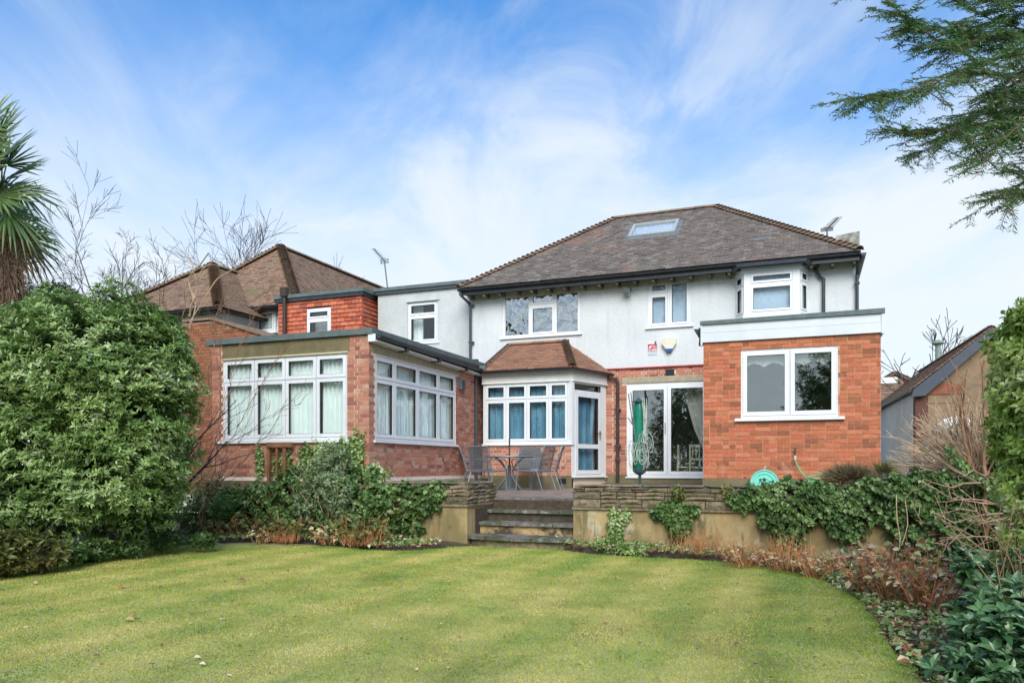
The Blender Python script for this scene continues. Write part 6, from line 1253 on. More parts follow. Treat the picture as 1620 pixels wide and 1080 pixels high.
grasstuft('fresh green moss tuft on top of the left stone wall', 716, 768, 11.1, .16, .05, 1800, M_FERN, 'moss_tuft', L=.07)
hyd = [(1380, 930, 8.1, .3, .5, 190, .075, 'dead hydrangea with pale papery leaves at the bend of the lawn, left part'), (1425, 930, 7.9, .38, .58, 260, .08, 'dead hydrangea with yellow and orange leaves at the bend of the lawn, middle'), (1470, 940, 7.6, .3, .5, 180, .075, 'brown dead hydrangea beside the dark laurel'), (1300, 900, 9.2, .3, .3, 120, .06, 'low reddish plants at the wall foot below the ivy'), (1180, 885, 9.8, .4, .22, 150, .06, 'low red leaved ground plants in the middle of the right bed'), (1240, 893, 9.6, .35, .26, 130, .06, 'rusty red ground plants left of the hydrangeas')]
for i, (px, py, v, r, h, n, lf, lb) in enumerate(hyd):
    perennial(lb, px, py, v, r * 1.1, h * 1.2, n, lf, M_DEAD, seed=30 + i, ns=44)
# leaf litter and low green ground cover along the beds
def litter(name, label, line, n, width, L, m, z=.03, tilt=1.0):
    pts = [onZ(*p)[:2] for p in line]; P2 = np.array(resample(pts, .1)); k = rng.integers(len(P2) - 1, size=n); p = P2[k] + (P2[k + 1] - P2[k]) * rng.random((n, 1)); nr = unit(np.stack([-(P2[k + 1] - P2[k])[:, 1], (P2[k + 1] - P2[k])[:, 0]], 1))
    off = rng.random(n) ** 1.3 * width; szv = .25 + 1.3 * rng.random(n) ** 2.2; q = p + nr * off[:, None]; C = np.stack([q[:, 0], q[:, 1], np.array([bed_z(*x) for x in q]) + z + rng.random(n) * .04], 1)
    o = link(name, leaf_mesh(name, C, np.concatenate([rng.normal(size=(n, 2)), rng.normal(size=(n, 1)) * .25 * tilt], 1), np.concatenate([rng.normal(size=(n, 2)) * .45 * tilt, np.ones((n, 1))], 1), L * szv, L * szv * (.45 + .4 * rng.random(n)), rng.random(n)), m); setp(o, label, 'leaf litter', kind='stuff')
left_line = edge_px[1:15]; right_line = edge_px[17:]
litter('leaf_litter', 'brown fallen leaves covering the soil of the left bed', left_line, 4200, .9, .055, M_DEAD); litter('leaf_litter', 'brown and rust fallen leaves covering the soil of the right bed', right_line, 4200, .9, .055, M_DEAD)
litter('ground_cover', 'low green ground cover mixed along the edge of the left bed', left_line, 3600, .55, .05, M_PIERIS, z=.05, tilt=2); litter('ground_cover', 'low green ground cover mixed along the edge of the right bed', right_line, 4200, .7, .05, M_PIERIS, z=.05, tilt=2)

# ---- bare shrubs and trees ----
def bare(name, label, cat, base, n, L, r, depth, spreadxy, m, seed, up=.05, lean=(0, 0), nb=(3, 5), spread=.6, bend=.35, shrink=.62, group=None, segs=4, rmin=.0022, part='branches', zb=1.0, rsh=.6):
    t = thing(name, tuple(base), label, cat, group); rs = random.Random(seed); mb = MB()
    for i in range(n):
        a = rs.random() * 6.28; q = np.array(base) + np.array((rs.gauss(0, .04), rs.gauss(0, .04), 0)); d = (math.cos(a) * spreadxy * rs.random() + lean[0], math.sin(a) * spreadxy * rs.random() + lean[1], zb); grow(mb, q, d, L * rs.uniform(.75, 1.1), r, depth, rs, nb, bend, spread, up, shrink, rsh, 5, segs, rmin)
    mb.build(part, m, t); return t
bt = onV(188, 500, 16.5); bare('bare_tree', 'leafless tree behind the big shrub, its dark branches against the sky at upper left', 'tree', (bt[0], 16.5, 0), 1, 4.9, .10, 0, .02, M_BARK, 4, up=0)
t0 = [o_ for o_ in bpy.data.objects if o_.get('label', '').startswith('leafless tree behind the big shrub')][0]; mb = MB(); rs = random.Random(14); top_ = np.array((bt[0], 16.5, 4.6))
for (dx, dz, L_) in ((-.62, 1, 2.9), (-.25, 1, 3.0), (.35, 1, 2.3), (.9, .8, 2.3), (-1.0, .7, 2.2), (.05, 1, 2.4), (1.2, .55, 2.4), (-.45, .9, 2.4)): grow(mb, top_ + np.array((0, 0, rs.uniform(-.6, .1))), (dx, rs.uniform(-.25, .25), dz), L_ * 1.1, .030, 3, rs, nb=(4, 6), bend=.16, spread=.6, up=.0, shrink=.52, segs=6, rmin=.0052)
mb.build('limbs', M_TWIGD, t0)
bt = onV(400, 470, 21.); t1 = bare('bare_tree', 'leafless tree standing behind the neighbour roof between its two peaks', 'tree', (bt[0] - .5, 21, 4.), 6, 3.6, .04, 3, .9, M_TWIGD, 24, up=.0, nb=(4, 5), spread=.6, bend=.25, rmin=.006)
bt = onV(90, 480, 19.5); bare('bare_tree', 'leafless tree at far left between the palm and the mossy roof', 'tree', (bt[0], 19.5, 3), 6, 3.5, .04, 3, 1.0, M_TWIGD, 25, up=.0, nb=(4, 5), spread=.6, rmin=.006)
bt = onV(1478, 590, 27.); bare('bare_tree', 'small leafless tree behind the garage roof around the flue', 'tree', (bt[0], 27, 2.9), 5, 1.9, .035, 3, 1.0, M_TWIGD, 26, up=.03, nb=(3, 4), spread=.55, rmin=.009)
bt = onZ(318, 858, 0); tt = thing('bare_shrub', (bt[0], 10.7, .05), 'leafless shrub with pale crooked twigs in front of the left end of the sunroom', 'shrub'); mb = MB(); rs = random.Random(31)
def pxpath(pts, V_, jit=0.): return [onV(x, y, V_) for (x, y) in pts]
b0_ = np.array((uV(318, 10.7), 10.7, .05))
for path, r_ in (([(318, 850), (330, 780), (372, 738), (420, 690), (455, 655)], .012), ([(322, 850), (318, 760), (322, 660), (335, 560), (350, 480), (385, 420)], .016), ([(320, 850), (335, 770), (345, 680), (350, 600), (352, 510)], .014), ([(318, 840), (312, 740), (305, 620), (292, 520), (300, 440)], .013), ([(322, 820), (350, 740), (395, 640), (430, 580), (470, 545)], .010), ([(322, 830), (332, 720), (365, 600), (400, 500), (440, 440)], .012), ([(330, 790), (380, 700), (440, 650), (480, 640)], .008)):
    vv = 10.7 + rs.uniform(-.25, .25); P_ = resample(pxpath(path, vv), .16); P_ = [p + np.array((rs.gauss(0, .02), rs.gauss(0, .04), rs.gauss(0, .02))) for p in P_]; rad = [max(.0035, r_ * (1 - .75 * i / len(P_))) for i in range(len(P_))]; mb.tube(P_, rad, 4, cap=False)
    for i in range(3, len(P_) - 1):
        for _ in range(2):
            if rs.random() < .5: d_ = unit(P_[i + 1] - P_[i]); grow(mb, P_[i], d_ * .8 + np.array((rs.uniform(-.3, 1.2), rs.gauss(0, .4), rs.uniform(-.2, .8))), rs.uniform(.3, .6), .0045, 1, rs, nb=(1, 2), bend=.4, spread=.5, shrink=.55, rmin=.0028)
mb.build('branches', M_TWIGB, tt)
mb = MB(); grow(mb, onV(300, 500, 12.2), (.35, 0, 1), .9, .02, 2, random.Random(77), nb=(3, 4), bend=.7, spread=.8, rmin=.006)
for q in (((305, 470), (298, 440), (312, 425), (330, 400)), ((300, 510), (325, 470), (345, 440), (372, 425)), ((300, 520), (310, 480), (300, 455))): mb.tube(resample(pxpath(q, 12.2), .1), .014, 4)
mb.build('old_wood', M_TWIGP, tt)
# right: pale twiggy shrub, stout pruned stems, tangle of branches on the wall
ps = onV(1540, 740, 11.3); pt_ = thing('bare_shrub', (ps[0], 11.3, .7), 'large leafless shrub with a haze of pale dry twigs in front of the garage gable', 'shrub'); rs = random.Random(41); mb = MB()
for i in range(820):
    a = R(rs.uniform(22, 176)); L_ = rs.uniform(.35, 1.0) * (.95 if a > 1.2 else .8); d = np.array((math.cos(a), rs.gauss(0, .28), math.sin(a) * 1.15)); d /= np.linalg.norm(d); q = ps + np.array((rs.gauss(0, .10), rs.gauss(0, .12), rs.gauss(0, .08) - .1)); st0 = rs.uniform(.0, .5) * L_
    pts = [q + d * st0]; dd = d.copy()
    for k in range(4): dd = dd + np.array((rs.gauss(0, .13), rs.gauss(0, .13), rs.gauss(0, .13) + .03)); dd /= np.linalg.norm(dd); pts.append(pts[-1] + dd * (L_ - st0 * .6) / 4)
    mb.tube(pts, [.005, .0046, .0042, .0038, .003], 3, cap=False)
    for k in range(rs.randint(1, 3)):
        o_ = pts[rs.randint(1, 3)]; d2 = dd + np.array((rs.gauss(0, .5), rs.gauss(0, .4), rs.gauss(0, .5))); d2 /= np.linalg.norm(d2); mb.tube([o_, o_ + d2 * rs.uniform(.06, .2)], [.0042, .0034], 3, cap=False)
for i in range(10): grow(mb, (ps[0] + rs.gauss(0, .08), 11.3 + rs.gauss(0, .1), .7), (rs.uniform(-.7, .5), rs.gauss(0, .3), 1), .8, .011, 1, rs, nb=(2, 4), spread=.4, rmin=.003)
mb.build('dry_twigs', M_TWIGP, pt_)
st_ = thing('pruned_shrub', tuple(onV(1560, 850, 10.6)), 'pruned shrub of stout reddish brown stems beside the variegated hedge', 'shrub'); mb = MB(); rs = random.Random(51)
for path, r_ in (([(1560, 850), (1562, 790), (1560, 700), (1556, 620), (1553, 570)], .030), ([(1558, 850), (1545, 770), (1527, 700), (1517, 640), (1505, 600)], .026), ([(1562, 830), (1548, 760), (1530, 680), (1522, 610)], .022), ([(1562, 800), (1555, 740), (1535, 690), (1525, 650), (1528, 600)], .016), ([(1556, 690), (1570, 640), (1568, 600)], .012), ([(1512, 650), (1503, 618), (1498, 596)], .011), ([(1525, 640), (1524, 610), (1530, 585)], .010), ([(1560, 760), (1580, 700), (1590, 650)], .014)):
    P_ = resample(pxpath(path, 10.6 + rs.uniform(-.15, .15)), .12); P_ = [p + np.array((rs.gauss(0, .010), rs.gauss(0, .02), 0)) for p in P_]; mb.tube(P_, [max(.005, r_ * (1 - .6 * i / len(P_))) for i in range(len(P_))], 6)
    for i in range(2, len(P_) - 1):
        if rs.random() < .45: grow(mb, P_[i], (rs.uniform(-.7, .5), rs.gauss(0, .3), 1), rs.uniform(.15, .4), .007, 1, rs, nb=(1, 3), bend=.3, spread=.5, rmin=.004)
mb.build('stems', M_TWIGB, st_)
mb = MB(); mb.tube(resample(pxpath([(1455, 708), (1480, 724), (1515, 745), (1555, 770), (1590, 795)], 10.5), .15), [.014 + .004 * i / 8 for i in range(len(resample(pxpath([(1455, 708), (1480, 724), (1515, 745), (1555, 770), (1590, 795)], 10.5), .15)))], 6); mb.build('leaning_branch', mat('lichen_bark', (.13, .12, .06), (.20, .17, .10), scale=9, rough=.9), st_)
tg = thing('branch_pile', tuple(onV(1500, 850, 10.4)), 'tangle of cut brown branches lying across the ivy on the right', 'branches'); mb = MB(); rs = random.Random(61)
for i in range(26):
    x0_, y0_ = 1595 + rs.uniform(-10, 30), rs.uniform(765, 880); x1_ = rs.uniform(1435, 1530); y1_ = y0_ + rs.uniform(-45, 35); m_ = ((x0_ + x1_) / 2 + rs.uniform(-20, 20), (y0_ + y1_) / 2 + rs.uniform(-18, 18)); m2_ = ((x0_ * .3 + x1_ * .7), (y0_ * .3 + y1_ * .7) + rs.uniform(-14, 14))
    P_ = resample(pxpath([(x0_, y0_), m_, m2_, (x1_, y1_)], 10.4 + rs.uniform(-.25, .25)), .09); P_ = [p + np.array((rs.gauss(0, .008), rs.gauss(0, .02), rs.gauss(0, .008))) for p in P_]; r_ = rs.uniform(.007, .02); mb.tube(P_, [max(.004, r_ * (1 - .75 * k / len(P_))) for k in range(len(P_))], 5)
    for k in range(3, len(P_) - 1):
        if rs.random() < .4: grow(mb, P_[k], unit(P_[k] - P_[k - 1]) + np.array((rs.gauss(0, .5), rs.gauss(0, .4), rs.gauss(0, .8))), rs.uniform(.12, .32), .006, 1, rs, nb=(1, 2), bend=.4, rmin=.0035)
mb.build('branches', mat('cut_pale_branch', (.46, .33, .22), (.24, .15, .095), scale=7, rough=.85), tg)
vn = thing('hanging_vine', tuple(onV(1420, 850, 10.6)), 'two pale bare vine stems hanging down in front of the wall ivy', 'vine'); mb = MB()
for path in ([(1418, 782), (1419, 820), (1424, 850), (1423, 868)], [(1432, 790), (1436, 830), (1426, 862)]): mb.tube(resample(pxpath(path, 10.55), .1), .007, 4)
mb.build('stems', M_TWIGP, vn)

# ---- hedge at the right edge and laurel in the corner ----
hg = thing('variegated_hedge', tuple(onD(1700, 950, 5.6) * np.array((1, 1, 0))), 'tall pale variegated hedge along the right edge of the picture', 'hedge')
bl = [BD(1690, 575, 5.6, 106), BD(1705, 660, 5.5, 120), BD(1715, 760, 5.4, 122), BD(1722, 860, 5.3, 120), BD(1735, 960, 5.2, 120), BD(1745, 1060, 5.1, 125), BD(1690, 520, 5.6, 80), BD(1640, 540, 5.9, 56), BD(1648, 640, 5.9, 62)]
rosettes('foliage', bl, 7600, 4, .052, .032, M_HEDGE, hg, up=.3, spread=.95, inner=.7, cull=.72)
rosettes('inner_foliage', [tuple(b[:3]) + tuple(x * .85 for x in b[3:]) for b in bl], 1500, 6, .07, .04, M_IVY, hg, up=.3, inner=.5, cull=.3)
mb = MB(); rs = random.Random(71); hb = onD(1700, 950, 5.6); 
for i in range(10): grow(mb, (hb[0] + rs.uniform(-.3, .5), hb[1] + rs.uniform(-.3, .5), 0), (rs.uniform(0, .2), rs.uniform(-.2, .2), 1), 1.3, .02, 0, rs)
mb.build('stems', M_BARK, hg)
lr = thing('laurel_shrub', tuple(onZ(1560, 1075, 0)), 'dark glossy broad leaved shrub in the bottom right corner', 'shrub')
bl = [BD(1590, 985, 4.5, 66), BD(1612, 930, 4.7, 60), BD(1600, 1050, 4.3, 84), BD(1545, 985, 4.6, 40), BD(1560, 1050, 4.4, 48), BD(1545, 905, 4.9, 34), BD(1660, 1000, 4.4, 80), BD(1530, 1080, 4.3, 50)]
p, o = blob_points(bl, 720, .35, .1, .3); PLV = []
ax = unit(o * .5 + np.array((0, -.1, .55)) + rng.normal(size=o.shape) * .3); ref = unit(np.cross(ax, rng.normal(size=o.shape))); oth = np.cross(ax, ref); leafM = []
for v in range(8):
    me = leaf_mesh('leaf', np.zeros((1, 3)), np.array([[0, 1., 0]]), np.array([[0, 0, 1.]]), np.array([.082]), np.array([.038]), np.array([v / 7.]), fold=.22); me.materials.append(M_VIB); leafM.append(me)
allL = []
for i in range(5):
    a = 2 * math.pi * i / 5 + rng.random(len(p)) * .9; el = 1.15 + rng.normal(size=len(p)) * .25; rad = ref * np.cos(a)[:, None] + oth * np.sin(a)[:, None]; d = unit(ax * np.cos(el)[:, None] + rad * np.sin(el)[:, None]); nn = unit(ax * np.sin(el)[:, None] - rad * np.cos(el)[:, None])
    for k in range(len(p)): allL.append((p[k], d[k], nn[k], .7 + .6 * rng.random()))
allL.sort(key=lambda q: np.linalg.norm(q[0] - CAM)); lp_ = wloc(lr)
for (q, d, nn, s_) in allL[:300]:
    X = np.cross(d, nn); ob = bpy.data.objects.new('leaf', leafM[int(rng.integers(8))]); COL.objects.link(ob); ob.parent = lr
    ob.matrix_basis = Matrix(((X[0] * s_, d[0] * s_, nn[0] * s_, q[0] - lp_[0]), (X[1] * s_, d[1] * s_, nn[1] * s_, q[1] - lp_[1]), (X[2] * s_, d[2] * s_, nn[2] * s_, q[2] - lp_[2]), (0, 0, 0, 1)))
r_ = allL[300:]; link('foliage', leaf_mesh('foliage', np.array([q[0] for q in r_]) - lp_, np.array([q[1] for q in r_]), np.array([q[2] for q in r_]), np.array([.082 * q[3] for q in r_]), np.array([.038 * q[3] for q in r_]), rng.random(len(r_)), fold=.22), M_VIB, lr, kind='stuff')
mb = MB(); rs = random.Random(81); lb = onZ(1580, 1090, 0)
for i in range(12): grow(mb, (lb[0] + rs.uniform(-.1, .5), lb[1] + rs.uniform(-.1, .8), 0), (rs.uniform(-.5, .3), rs.uniform(-.4, .4), 1), .75, .008, 1, rs)
mb.build('stems', M_TWIGB, lr)

# ---- palm at the left edge ----
pb = onD(12, 400, 11.6); pz = pb[2]; pm = thing('fan_palm', (pb[0], pb[1], 0), 'shaggy trunked fan palm at the left edge of the picture', 'palm tree')
crown = onD(2, 315, 11.6)
mb = MB(); tr_ = [np.array((pb[0] + .08, pb[1], 0)), np.array((pb[0] + .02, pb[1], 2.)), np.array((pb[0], pb[1], 3.6)), crown]; mb.tube(resample(tr_, .3), .12, 10); mb.build('trunk', M_FIB, pm, smooth=True)
n = 3000; z_ = 2.6 + rng.random(n) * (crown[2] - 2.6); a_ = rng.random(n) * 6.28; C = np.stack([pb[0] + .12 * np.cos(a_), pb[1] + .12 * np.sin(a_), z_], 1); D = np.stack([np.cos(a_) * .45, np.sin(a_) * .45, -np.ones(n)], 1) + rng.normal(size=(n, 3)) * .25
link('fibres', leaf_mesh('fibres', C - wloc(pm), D, unit(rng.normal(size=(n, 3))), .10 + .28 * rng.random(n), np.full(n, .012), rng.random(n), simple=True), M_FIB, pm, kind='stuff')
def fan(center, axis, normal, rad, tone0, seed, ndx=34, droop=.25):
    r = np.random.default_rng(seed); axis = unit(np.array(axis, float)); normal = np.array(normal, float); side = unit(np.cross(axis, normal)); normal = np.cross(side, axis); V = []; Fc = []; T = []
    for i in range(ndx):
        th_ = (i / (ndx - 1) - .5) * R(250); L = rad * (1 - .25 * abs(i / (ndx - 1) - .5) * 2) * (.93 + .1 * r.random()); d = axis * math.cos(th_) + side * math.sin(th_); s_ = np.cross(d, normal); b = len(V); w0 = rad * .030
        for (t_, ww) in ((.04, .35), (.45, 1.0), (.8, .62), (1.0, .08)):
            q = center + d * L * t_ + normal * (.04 * math.sin(i * 2.4)) * t_ - np.array((0, 0, 1.)) * droop * L * t_ ** 3 * (.6 + .6 * r.random())
            for sg_ in (-1, 0, 1): V.append(q + s_ * sg_ * w0 * ww + (normal * w0 * .5 * ww if sg_ == 0 else 0))
        for k in range(3):
            for j in range(2): Fc.append((b + k * 3 + j, b + k * 3 + j + 1, b + (k + 1) * 3 + j + 1, b + (k + 1) * 3 + j)); T.append(min(1, max(0, tone0 + r.normal() * .15)))
    return np.array(V), Fc, T
fans = [(-48, 232, 150, .95), (10, 262, 120, .4), (-12, 228, 52, .95), (8, 285, 16, 1.05), (20, 300, -8, 1.0), (12, 335, -30, .95), (-60, 290, 180, .9), (-50, 350, 215, .8), (-30, 205, 90, .9), (0, 350, -62, .75), (4, 252, 30, .95), (-5, 310, 2, .8), (-30, 320, 170, .8), (28, 375, -48, .75), (-20, 262, 40, .8)]
for i, (px, py, an, rd) in enumerate(fans):
    cpt = onD(px, py, 11.6 + .5 * math.sin(i * 2.1)); ca = R(an); ax3 = np.array((CT, ST, 0)) * math.cos(ca) + np.array((0, 0, 1.)) * math.sin(ca) + np.array((-ST, CT, 0)) * (.35 * math.sin(i * 1.7)); nrm_ = np.array((ST, -CT, 0)) * .8 + np.array((0, 0, 1.)) * .6 + rng.normal(size=3) * .25
    V, Fc, T = fan(cpt, ax3, nrm_, .78 * (.8 + .25 * rd), .3 + .5 * ((i * 37) % 10) / 10, i, droop=.07 + .28 * (an < 0)); link('frond', mesh_np('frond', V - wloc(pm), Fc, T), M_PALM, pm)
    mb = MB(); mb.tube([crown, (crown + cpt) / 2 + np.array((0, 0, .1)), cpt], [.018, .012, .010], 5); mb.build('petiole', M_OLIVE, pm)

for i, (px, py, an) in enumerate(((22, 405, -75), (-10, 400, -100), (35, 380, -60), (5, 420, -90))):
    cpt = onD(px, py, 11.5); ca = R(an); ax3 = np.array((CT, ST, 0)) * math.cos(ca) + np.array((0, 0, 1.)) * math.sin(ca); V, Fc, T = fan(cpt, ax3, np.array((ST, -CT, 0.)), .5, .5, 60 + i, ndx=22, droop=.5); link('dead_frond', mesh_np('dead_frond', V - wloc(pm), Fc, T), M_FIB, pm)

# ---- conifer reaching in from the right ----
cb = onD(1990, 900, 3.9); cf = thing('conifer', (cb[0], cb[1], 0), 'conifer with flat needled sprays reaching in from the top right', 'conifer')
mb = MB(); mb.tube([(cb[0], cb[1], -.1), (cb[0] + .03, cb[1], 2), (cb[0], cb[1], 4), (cb[0] + .05, cb[1] + .05, 6.2)], [.11, .10, .07, .02], 10); mb.build('trunk', M_BARK, cf, smooth=True)
rosettes('inner_crown', [(cb[0] + .1 * math.sin(z * 5), cb[1] + .15 * math.cos(z * 4), z, .55 - .03 * z, .8 - .05 * z, .5) for z in (1.5, 2.0, 2.5, 3.0, 3.5, 4.0, 4.5, 5.0, 5.6, 6.1)], 5200, 7, .055, .007, M_NEED, cf, up=.1, spread=1.1, inner=.3, cull=.2, rough=.2, simple=True)
NC, ND, NL = [], [], []; mbc = MB(); rs = random.Random(91)
def spray(P_, r0, lvl):
    P_ = [np.array(q) for q in P_]; mbc.tube(P_, [max(.0010, r0 * (1 - .7 * i / len(P_))) for i in range(len(P_))], 4 if r0 > .002 else 3, cap=False)
    for i in range(len(P_) - 1):
        a, b = P_[i], P_[i + 1]; d = b - a; L = np.linalg.norm(d); d = d / (L + 1e-9); up_ = np.array((0, 0, 1.)) + np.array((ST, -CT, 0)) * .6; s_ = np.cross(d, up_); s_ /= np.linalg.norm(s_) + 1e-9
        if lvl >= 1 or i > len(P_) * .45:
            k = max(1, int(L / .0066))
            for j in range(k):
                q = a + d * L * (j + rs.random()) / k
                for sg_ in (-1, 1): NC.append(q); ND.append(d * rs.uniform(.3, .75) + s_ * sg_ * rs.uniform(.7, 1.0) + up_ * rs.gauss(0, .25)); NL.append(rs.uniform(.020, .031))
        if lvl < 3:
            nb_ = (2, 2, 2)[lvl]; 
            for _ in range(nb_):
                if rs.random() < (.95, .55, .12)[lvl] and (lvl or i > 1):
                    sg_ = rs.choice((-1, 1)); nd = d * .75 + s_ * sg_ * rs.uniform(.5, 1.0) + np.array((rs.gauss(0, .15), rs.gauss(0, .2), rs.gauss(-.06, .18))); nd /= np.linalg.norm(nd); q = a + d * L * rs.random(); Ln = (.27, .14, .08)[lvl] * rs.uniform(.5, 1.15) * (1.0 if lvl else max(.2, 1.1 - i / len(P_))); pts = [q]; dd = nd
                    for _k in range(4): pts.append(pts[-1] + dd * Ln / 4); dd = dd + np.array((rs.gauss(0, .12), rs.gauss(0, .12), -.07)); dd /= np.linalg.norm(dd)
                    spray(pts, (.0035, .0022, .0015)[lvl], lvl + 1)
mains = [[(1700, 60), (1600, 75), (1530, 70), (1470, 95), (1400, 50), (1342, 0)], [(1720, 120), (1640, 78), (1560, 60), (1490, 30), (1440, -10)], [(1720, 150), (1620, 138), (1560, 140), (1490, 125), (1440, 150), (1370, 170), (1312, 172)], [(1740, 250), (1650, 200), (1570, 195), (1500, 222), (1440, 226), (1380, 230)], [(1740, 180), (1650, 160), (1580, 160), (1510, 200), (1455, 240), (1412, 262)], [(1740, 300), (1660, 280), (1600, 255), (1560, 225)],
         [(1740, 330), (1670, 310), (1620, 315), (1585, 318), (1552, 334)], [(1760, 30), (1680, 15), (1610, 5), (1560, -20)], [(1740, 90), (1650, 45), (1590, 20), (1530, 5), (1490, -25)], [(1740, 210), (1640, 180), (1580, 210), (1540, 250), (1520, 275)], [(1740, 130), (1640, 100), (1570, 105), (1510, 70), (1470, 60), (1420, 65)], [(1740, 280), (1680, 260), (1630, 290), (1590, 295), (1570, 300)], [(1740, 130), (1680, 150), (1630, 175), (1590, 190), (1560, 175)], [(1740, 100), (1660, 120), (1600, 110), (1550, 95)]]
for i, mn in enumerate(mains):
    D0 = 3.3 + .5 * math.sin(i * 1.9); P_ = resample([onD(x + 40, y - 18, D0 + (x - 1500) * .0007) for (x, y) in mn], .06); root = np.array((cb[0], cb[1], P_[0][2] + .15)); mbc.tube([root, (root + P_[0]) / 2 + np.array((0, 0, .03)), P_[0]], [.02, .012, .008], 5); spray(P_, .0065, 0)
mbc.build('twigs', M_CONB, cf); NC = np.array(NC); ND = np.array(ND); NL = np.array(NL); print('needles', len(NC))
link('needles', leaf_mesh('needles', NC - wloc(cf), ND, unit(np.array((0, 0, 1.)) + rng.normal(size=NC.shape) * .5), NL, np.full(len(NC), .0044), np.clip(clump_tone(NC, 5) + rng.normal(size=len(NC)) * .2, 0, 1), simple=True), M_NEED, cf, kind='stuff')

# ---- grass: short blades over the near lawn, plus leaves lying on it ----
n = 420000; D_ = 3.6 + 8.2 * rng.random(n) ** .75; px = rng.uniform(-60, 1680, n); xr = (px - HX) / F; X = D_ * (-ST + xr * CT); Y = D_ * (CT + xr * ST)
x2, y2 = np.roll(pe[:, 0], -1), np.roll(pe[:, 1], -1); ins = np.zeros(n, bool)
for (ax_, ay_, bx_, by_) in zip(pe[:, 0], pe[:, 1], x2, y2): ins ^= ((ay_ > Y) != (by_ > Y)) & (X < (bx_ - ax_) * (Y - ay_) / (by_ - ay_ + 1e-12) + ax_)
X, Y = X[ins], Y[ins]; n = len(X); M_GR = mat('grass_blade', (1, 1, 1), (.8, .85, .7), scale=1.3, lo=.4, hi=.6, tones=[(.18, .33, .045), (.35, .44, .075), (.54, .52, .13), (.69, .61, .20), (.77, .68, .30)], rough=.7, spec=.3, trans=.3)
ed_ = np.array(E2); rim = np.full(n, 9.)
for q in ed_[::3]: rim = np.minimum(rim, np.hypot(X - q[0], Y - q[1]))
T = .47 + .15 * np.tanh(2.0 * np.sin(X * 2 * math.pi / .84 + .35 * np.sin(Y * .8))) + .13 * np.sin(X * 1.9 + 1.3 * np.sin(Y * .9)) * np.sin(Y * 1.35 + X * .5) + .13 * np.sin(X * 5.1 + 2 * np.sin(Y * 2.3)) * np.sin(Y * 6.3 - X * 1.7) + .09 * np.sin(X * 13 + 3 * np.sin(Y * 7)) * np.sin(Y * 15 + 2 * np.sin(X * 6)) - .30 * np.clip(1 - rim / .7, 0, 1)
T -= .5 * np.exp(-((X - onZ(802, 985)[0]) ** 2 + ((Y - onZ(802, 985)[1]) * .8) ** 2) / .012); T = np.clip(T + rng.normal(size=n) * .07, 0, 1); hl = 1 + 1.6 * np.exp(-rim / .07); X = X + rng.normal(size=n) * .05 * np.exp(-rim / .08); Y = Y + rng.normal(size=n) * .05 * np.exp(-rim / .08)
near = np.clip((np.hypot(X, Y) - 3) / 9, 0, 1)
o = link('grass', leaf_mesh('grass', np.stack([X, Y, np.full(n, .028)], 1), np.stack([rng.normal(size=n) * .75, rng.normal(size=n) * .75, np.ones(n)], 1), unit(rng.normal(size=(n, 3))), (.008 + .013 * rng.random(n)) * hl, .006 + .004 * near + .002 * rng.random(n), T, simple=True), M_GR); setp(o, 'short mossy mown grass covering the lawn', 'grass', kind='stuff')
fl_ = [(202, 980, 'curled orange brown fallen leaf lying alone on the left of the lawn', .38), (55, 922, 'tan fallen leaf near the left edge of the lawn', .45), (380, 917, 'grey crumpled leaf on the lawn in front of the bed', .05), (365, 890, 'small orange leaf on the lawn near the left bed', .36), (76, 961, 'dark fallen leaf on the left of the lawn', .0), (150, 1037, 'dark crumpled leaf low on the left of the lawn', .02), (190, 928, 'brown leaf in a shallow dip left of the lawn', .2), (222, 917, 'dark leaf left of the middle of the lawn', .02), (309, 1040, 'grey leaf scrap low on the lawn', .65), (318, 1050, 'tiny white petal low on the lawn', .7), (268, 867, 'red leaf at the edge of the left bed', .35), (168, 881, 'rust coloured leaf at the foot of the big shrub', .3), (1445, 1035, 'brown leaf at the cut edge of the lawn bottom right', .35), (1282, 995, 'dark worm cast like scrap on the right of the lawn', .0)]
for (px_, py_, lb, tn) in fl_:
    c = onZ(px_, py_, .05); s_ = .07 if tn not in (.65, .7, .02, 0.) else .04; me = leaf_mesh('fallen_leaf', np.array([[-s_ / 2, 0, 0.]]), np.array([[1, rng.normal() * .4, .1]]), np.array([[.15, -.35, 1.]]), np.array([s_ * 1.3]), np.array([s_ * .8]), np.array([min(.62, tn)]), fold=.28); o = link('fallen_leaf', me, M_DEAD, loc=tuple(c)); setp(o, lb, 'leaf', 'leaves lying on the lawn')

k = 900; k_ = rng.integers(len(X), size=k); C = np.stack([X[k_], Y[k_], np.full(k, .045)], 1); o = link('lawn_scraps', leaf_mesh('lawn_scraps', C, rng.normal(size=(k, 3)) * np.array((1, 1, .2)), np.concatenate([rng.normal(size=(k, 2)) * .4, np.ones((k, 1))], 1), .014 + .036 * rng.random(k) ** 2, .010 + .016 * rng.random(k), rng.random(k) ** 2.2), M_DEAD); setp(o, 'tiny scraps of dead leaf and moss strewn over the lawn', 'leaf litter', kind='stuff')
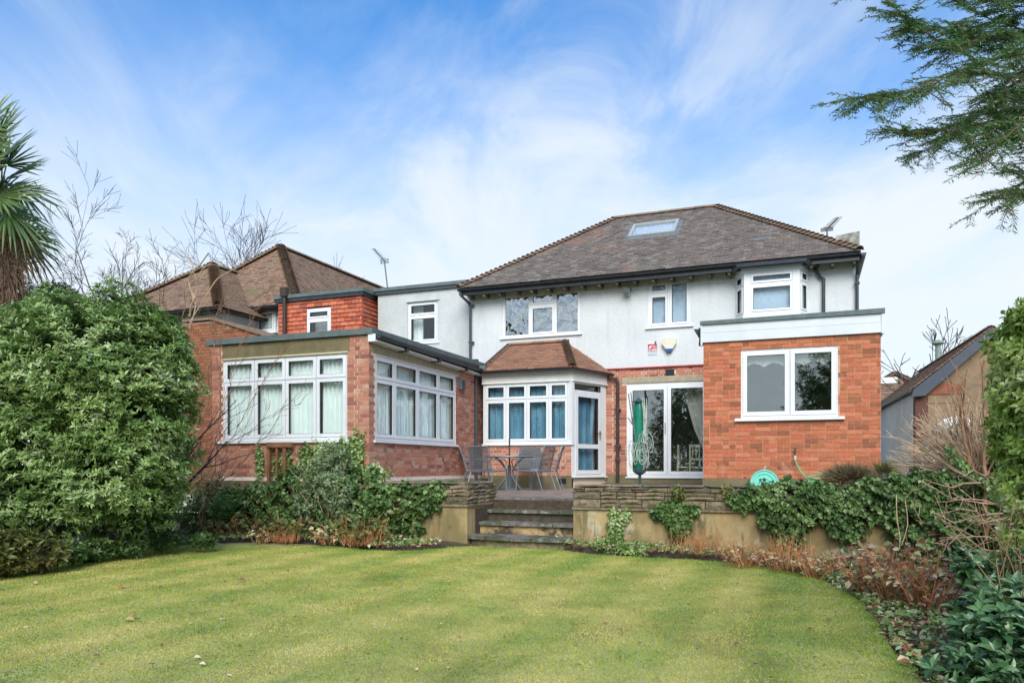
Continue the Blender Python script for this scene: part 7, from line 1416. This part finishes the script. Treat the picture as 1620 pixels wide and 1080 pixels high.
# ---- behind the camera, unseen: trees and hedge invented for the windows to mirror ----
def back_tree(name, label, x, y, h, seed):
    t = thing(name, (x, y, 0), label, 'tree', 'invented garden trees behind the viewpoint'); rs = random.Random(seed); mb = MB(); grow(mb, (x, y, 0), (.05, 0, 1), h * .55, .15, 0, rs, bend=.1, segs=4, sides=8); top_ = np.array((x, y, h * .42))
    for i in range(8): a = i * .8; grow(mb, top_ + np.array((0, 0, rs.uniform(-.5, 1.0))), (math.cos(a) * .8, math.sin(a) * .8, 1), h * .55, .06, 3, rs, nb=(3, 5), spread=.6, shrink=.6, rmin=.009)
    mb.build('branches', M_BARK, t)
for i, (x, y, h, lb) in enumerate(((-9, -9, 15, 'invented tall bare tree behind the viewpoint, left'), (-4.6, -12, 17, 'invented tall bare tree behind the viewpoint, middle'), (6, -9, 15, 'invented tall bare tree behind the viewpoint, right'), (-16, -6, 14, 'invented tall bare tree behind the viewpoint, far left'))): back_tree('invented_tree', lb, x, y, h, 100 + i)
for i, (x, y, h, lb) in enumerate(((1.5, -12, 9, 'invented dark evergreen tree behind the viewpoint, right of the middle'), (-6.5, -11, 8, 'invented dark evergreen tree behind the viewpoint, left of the middle'), (8, -13, 10, 'invented dark evergreen tree behind the viewpoint, far right'))):
    t = thing('invented_tree', (x, y, 0), lb, 'tree', 'invented evergreen garden trees behind the viewpoint'); rosettes('crown', [(x, y, h * .6, 1.7, 1.5, h * .33), (x + 1, y, h * .5, 1.4, 1.2, h * .2), (x - 1.1, y, h * .45, 1.3, 1.2, h * .22)], 2600, 5, .2, .07, M_IVY, t, inner=.4, cull=.3, rough=.3); mb = MB(); mb.tube([(x, y, 0), (x, y, h * .85)], [.16, .04], 7); mb.build('trunk', M_BARK, t)
bh = thing('added_hedge', (-3, -13, 0), 'dark evergreen hedge added behind the viewpoint for the windows to mirror', 'hedge'); rosettes('foliage', [(x, -14 + .5 * math.sin(x), 1.4 + .5 * math.sin(x * 1.3), 2.2, 1.2, 2.0) for x in range(-22, 16, 3)], 15000, 5, .17, .08, M_IVY, bh, inner=.8, back=None)
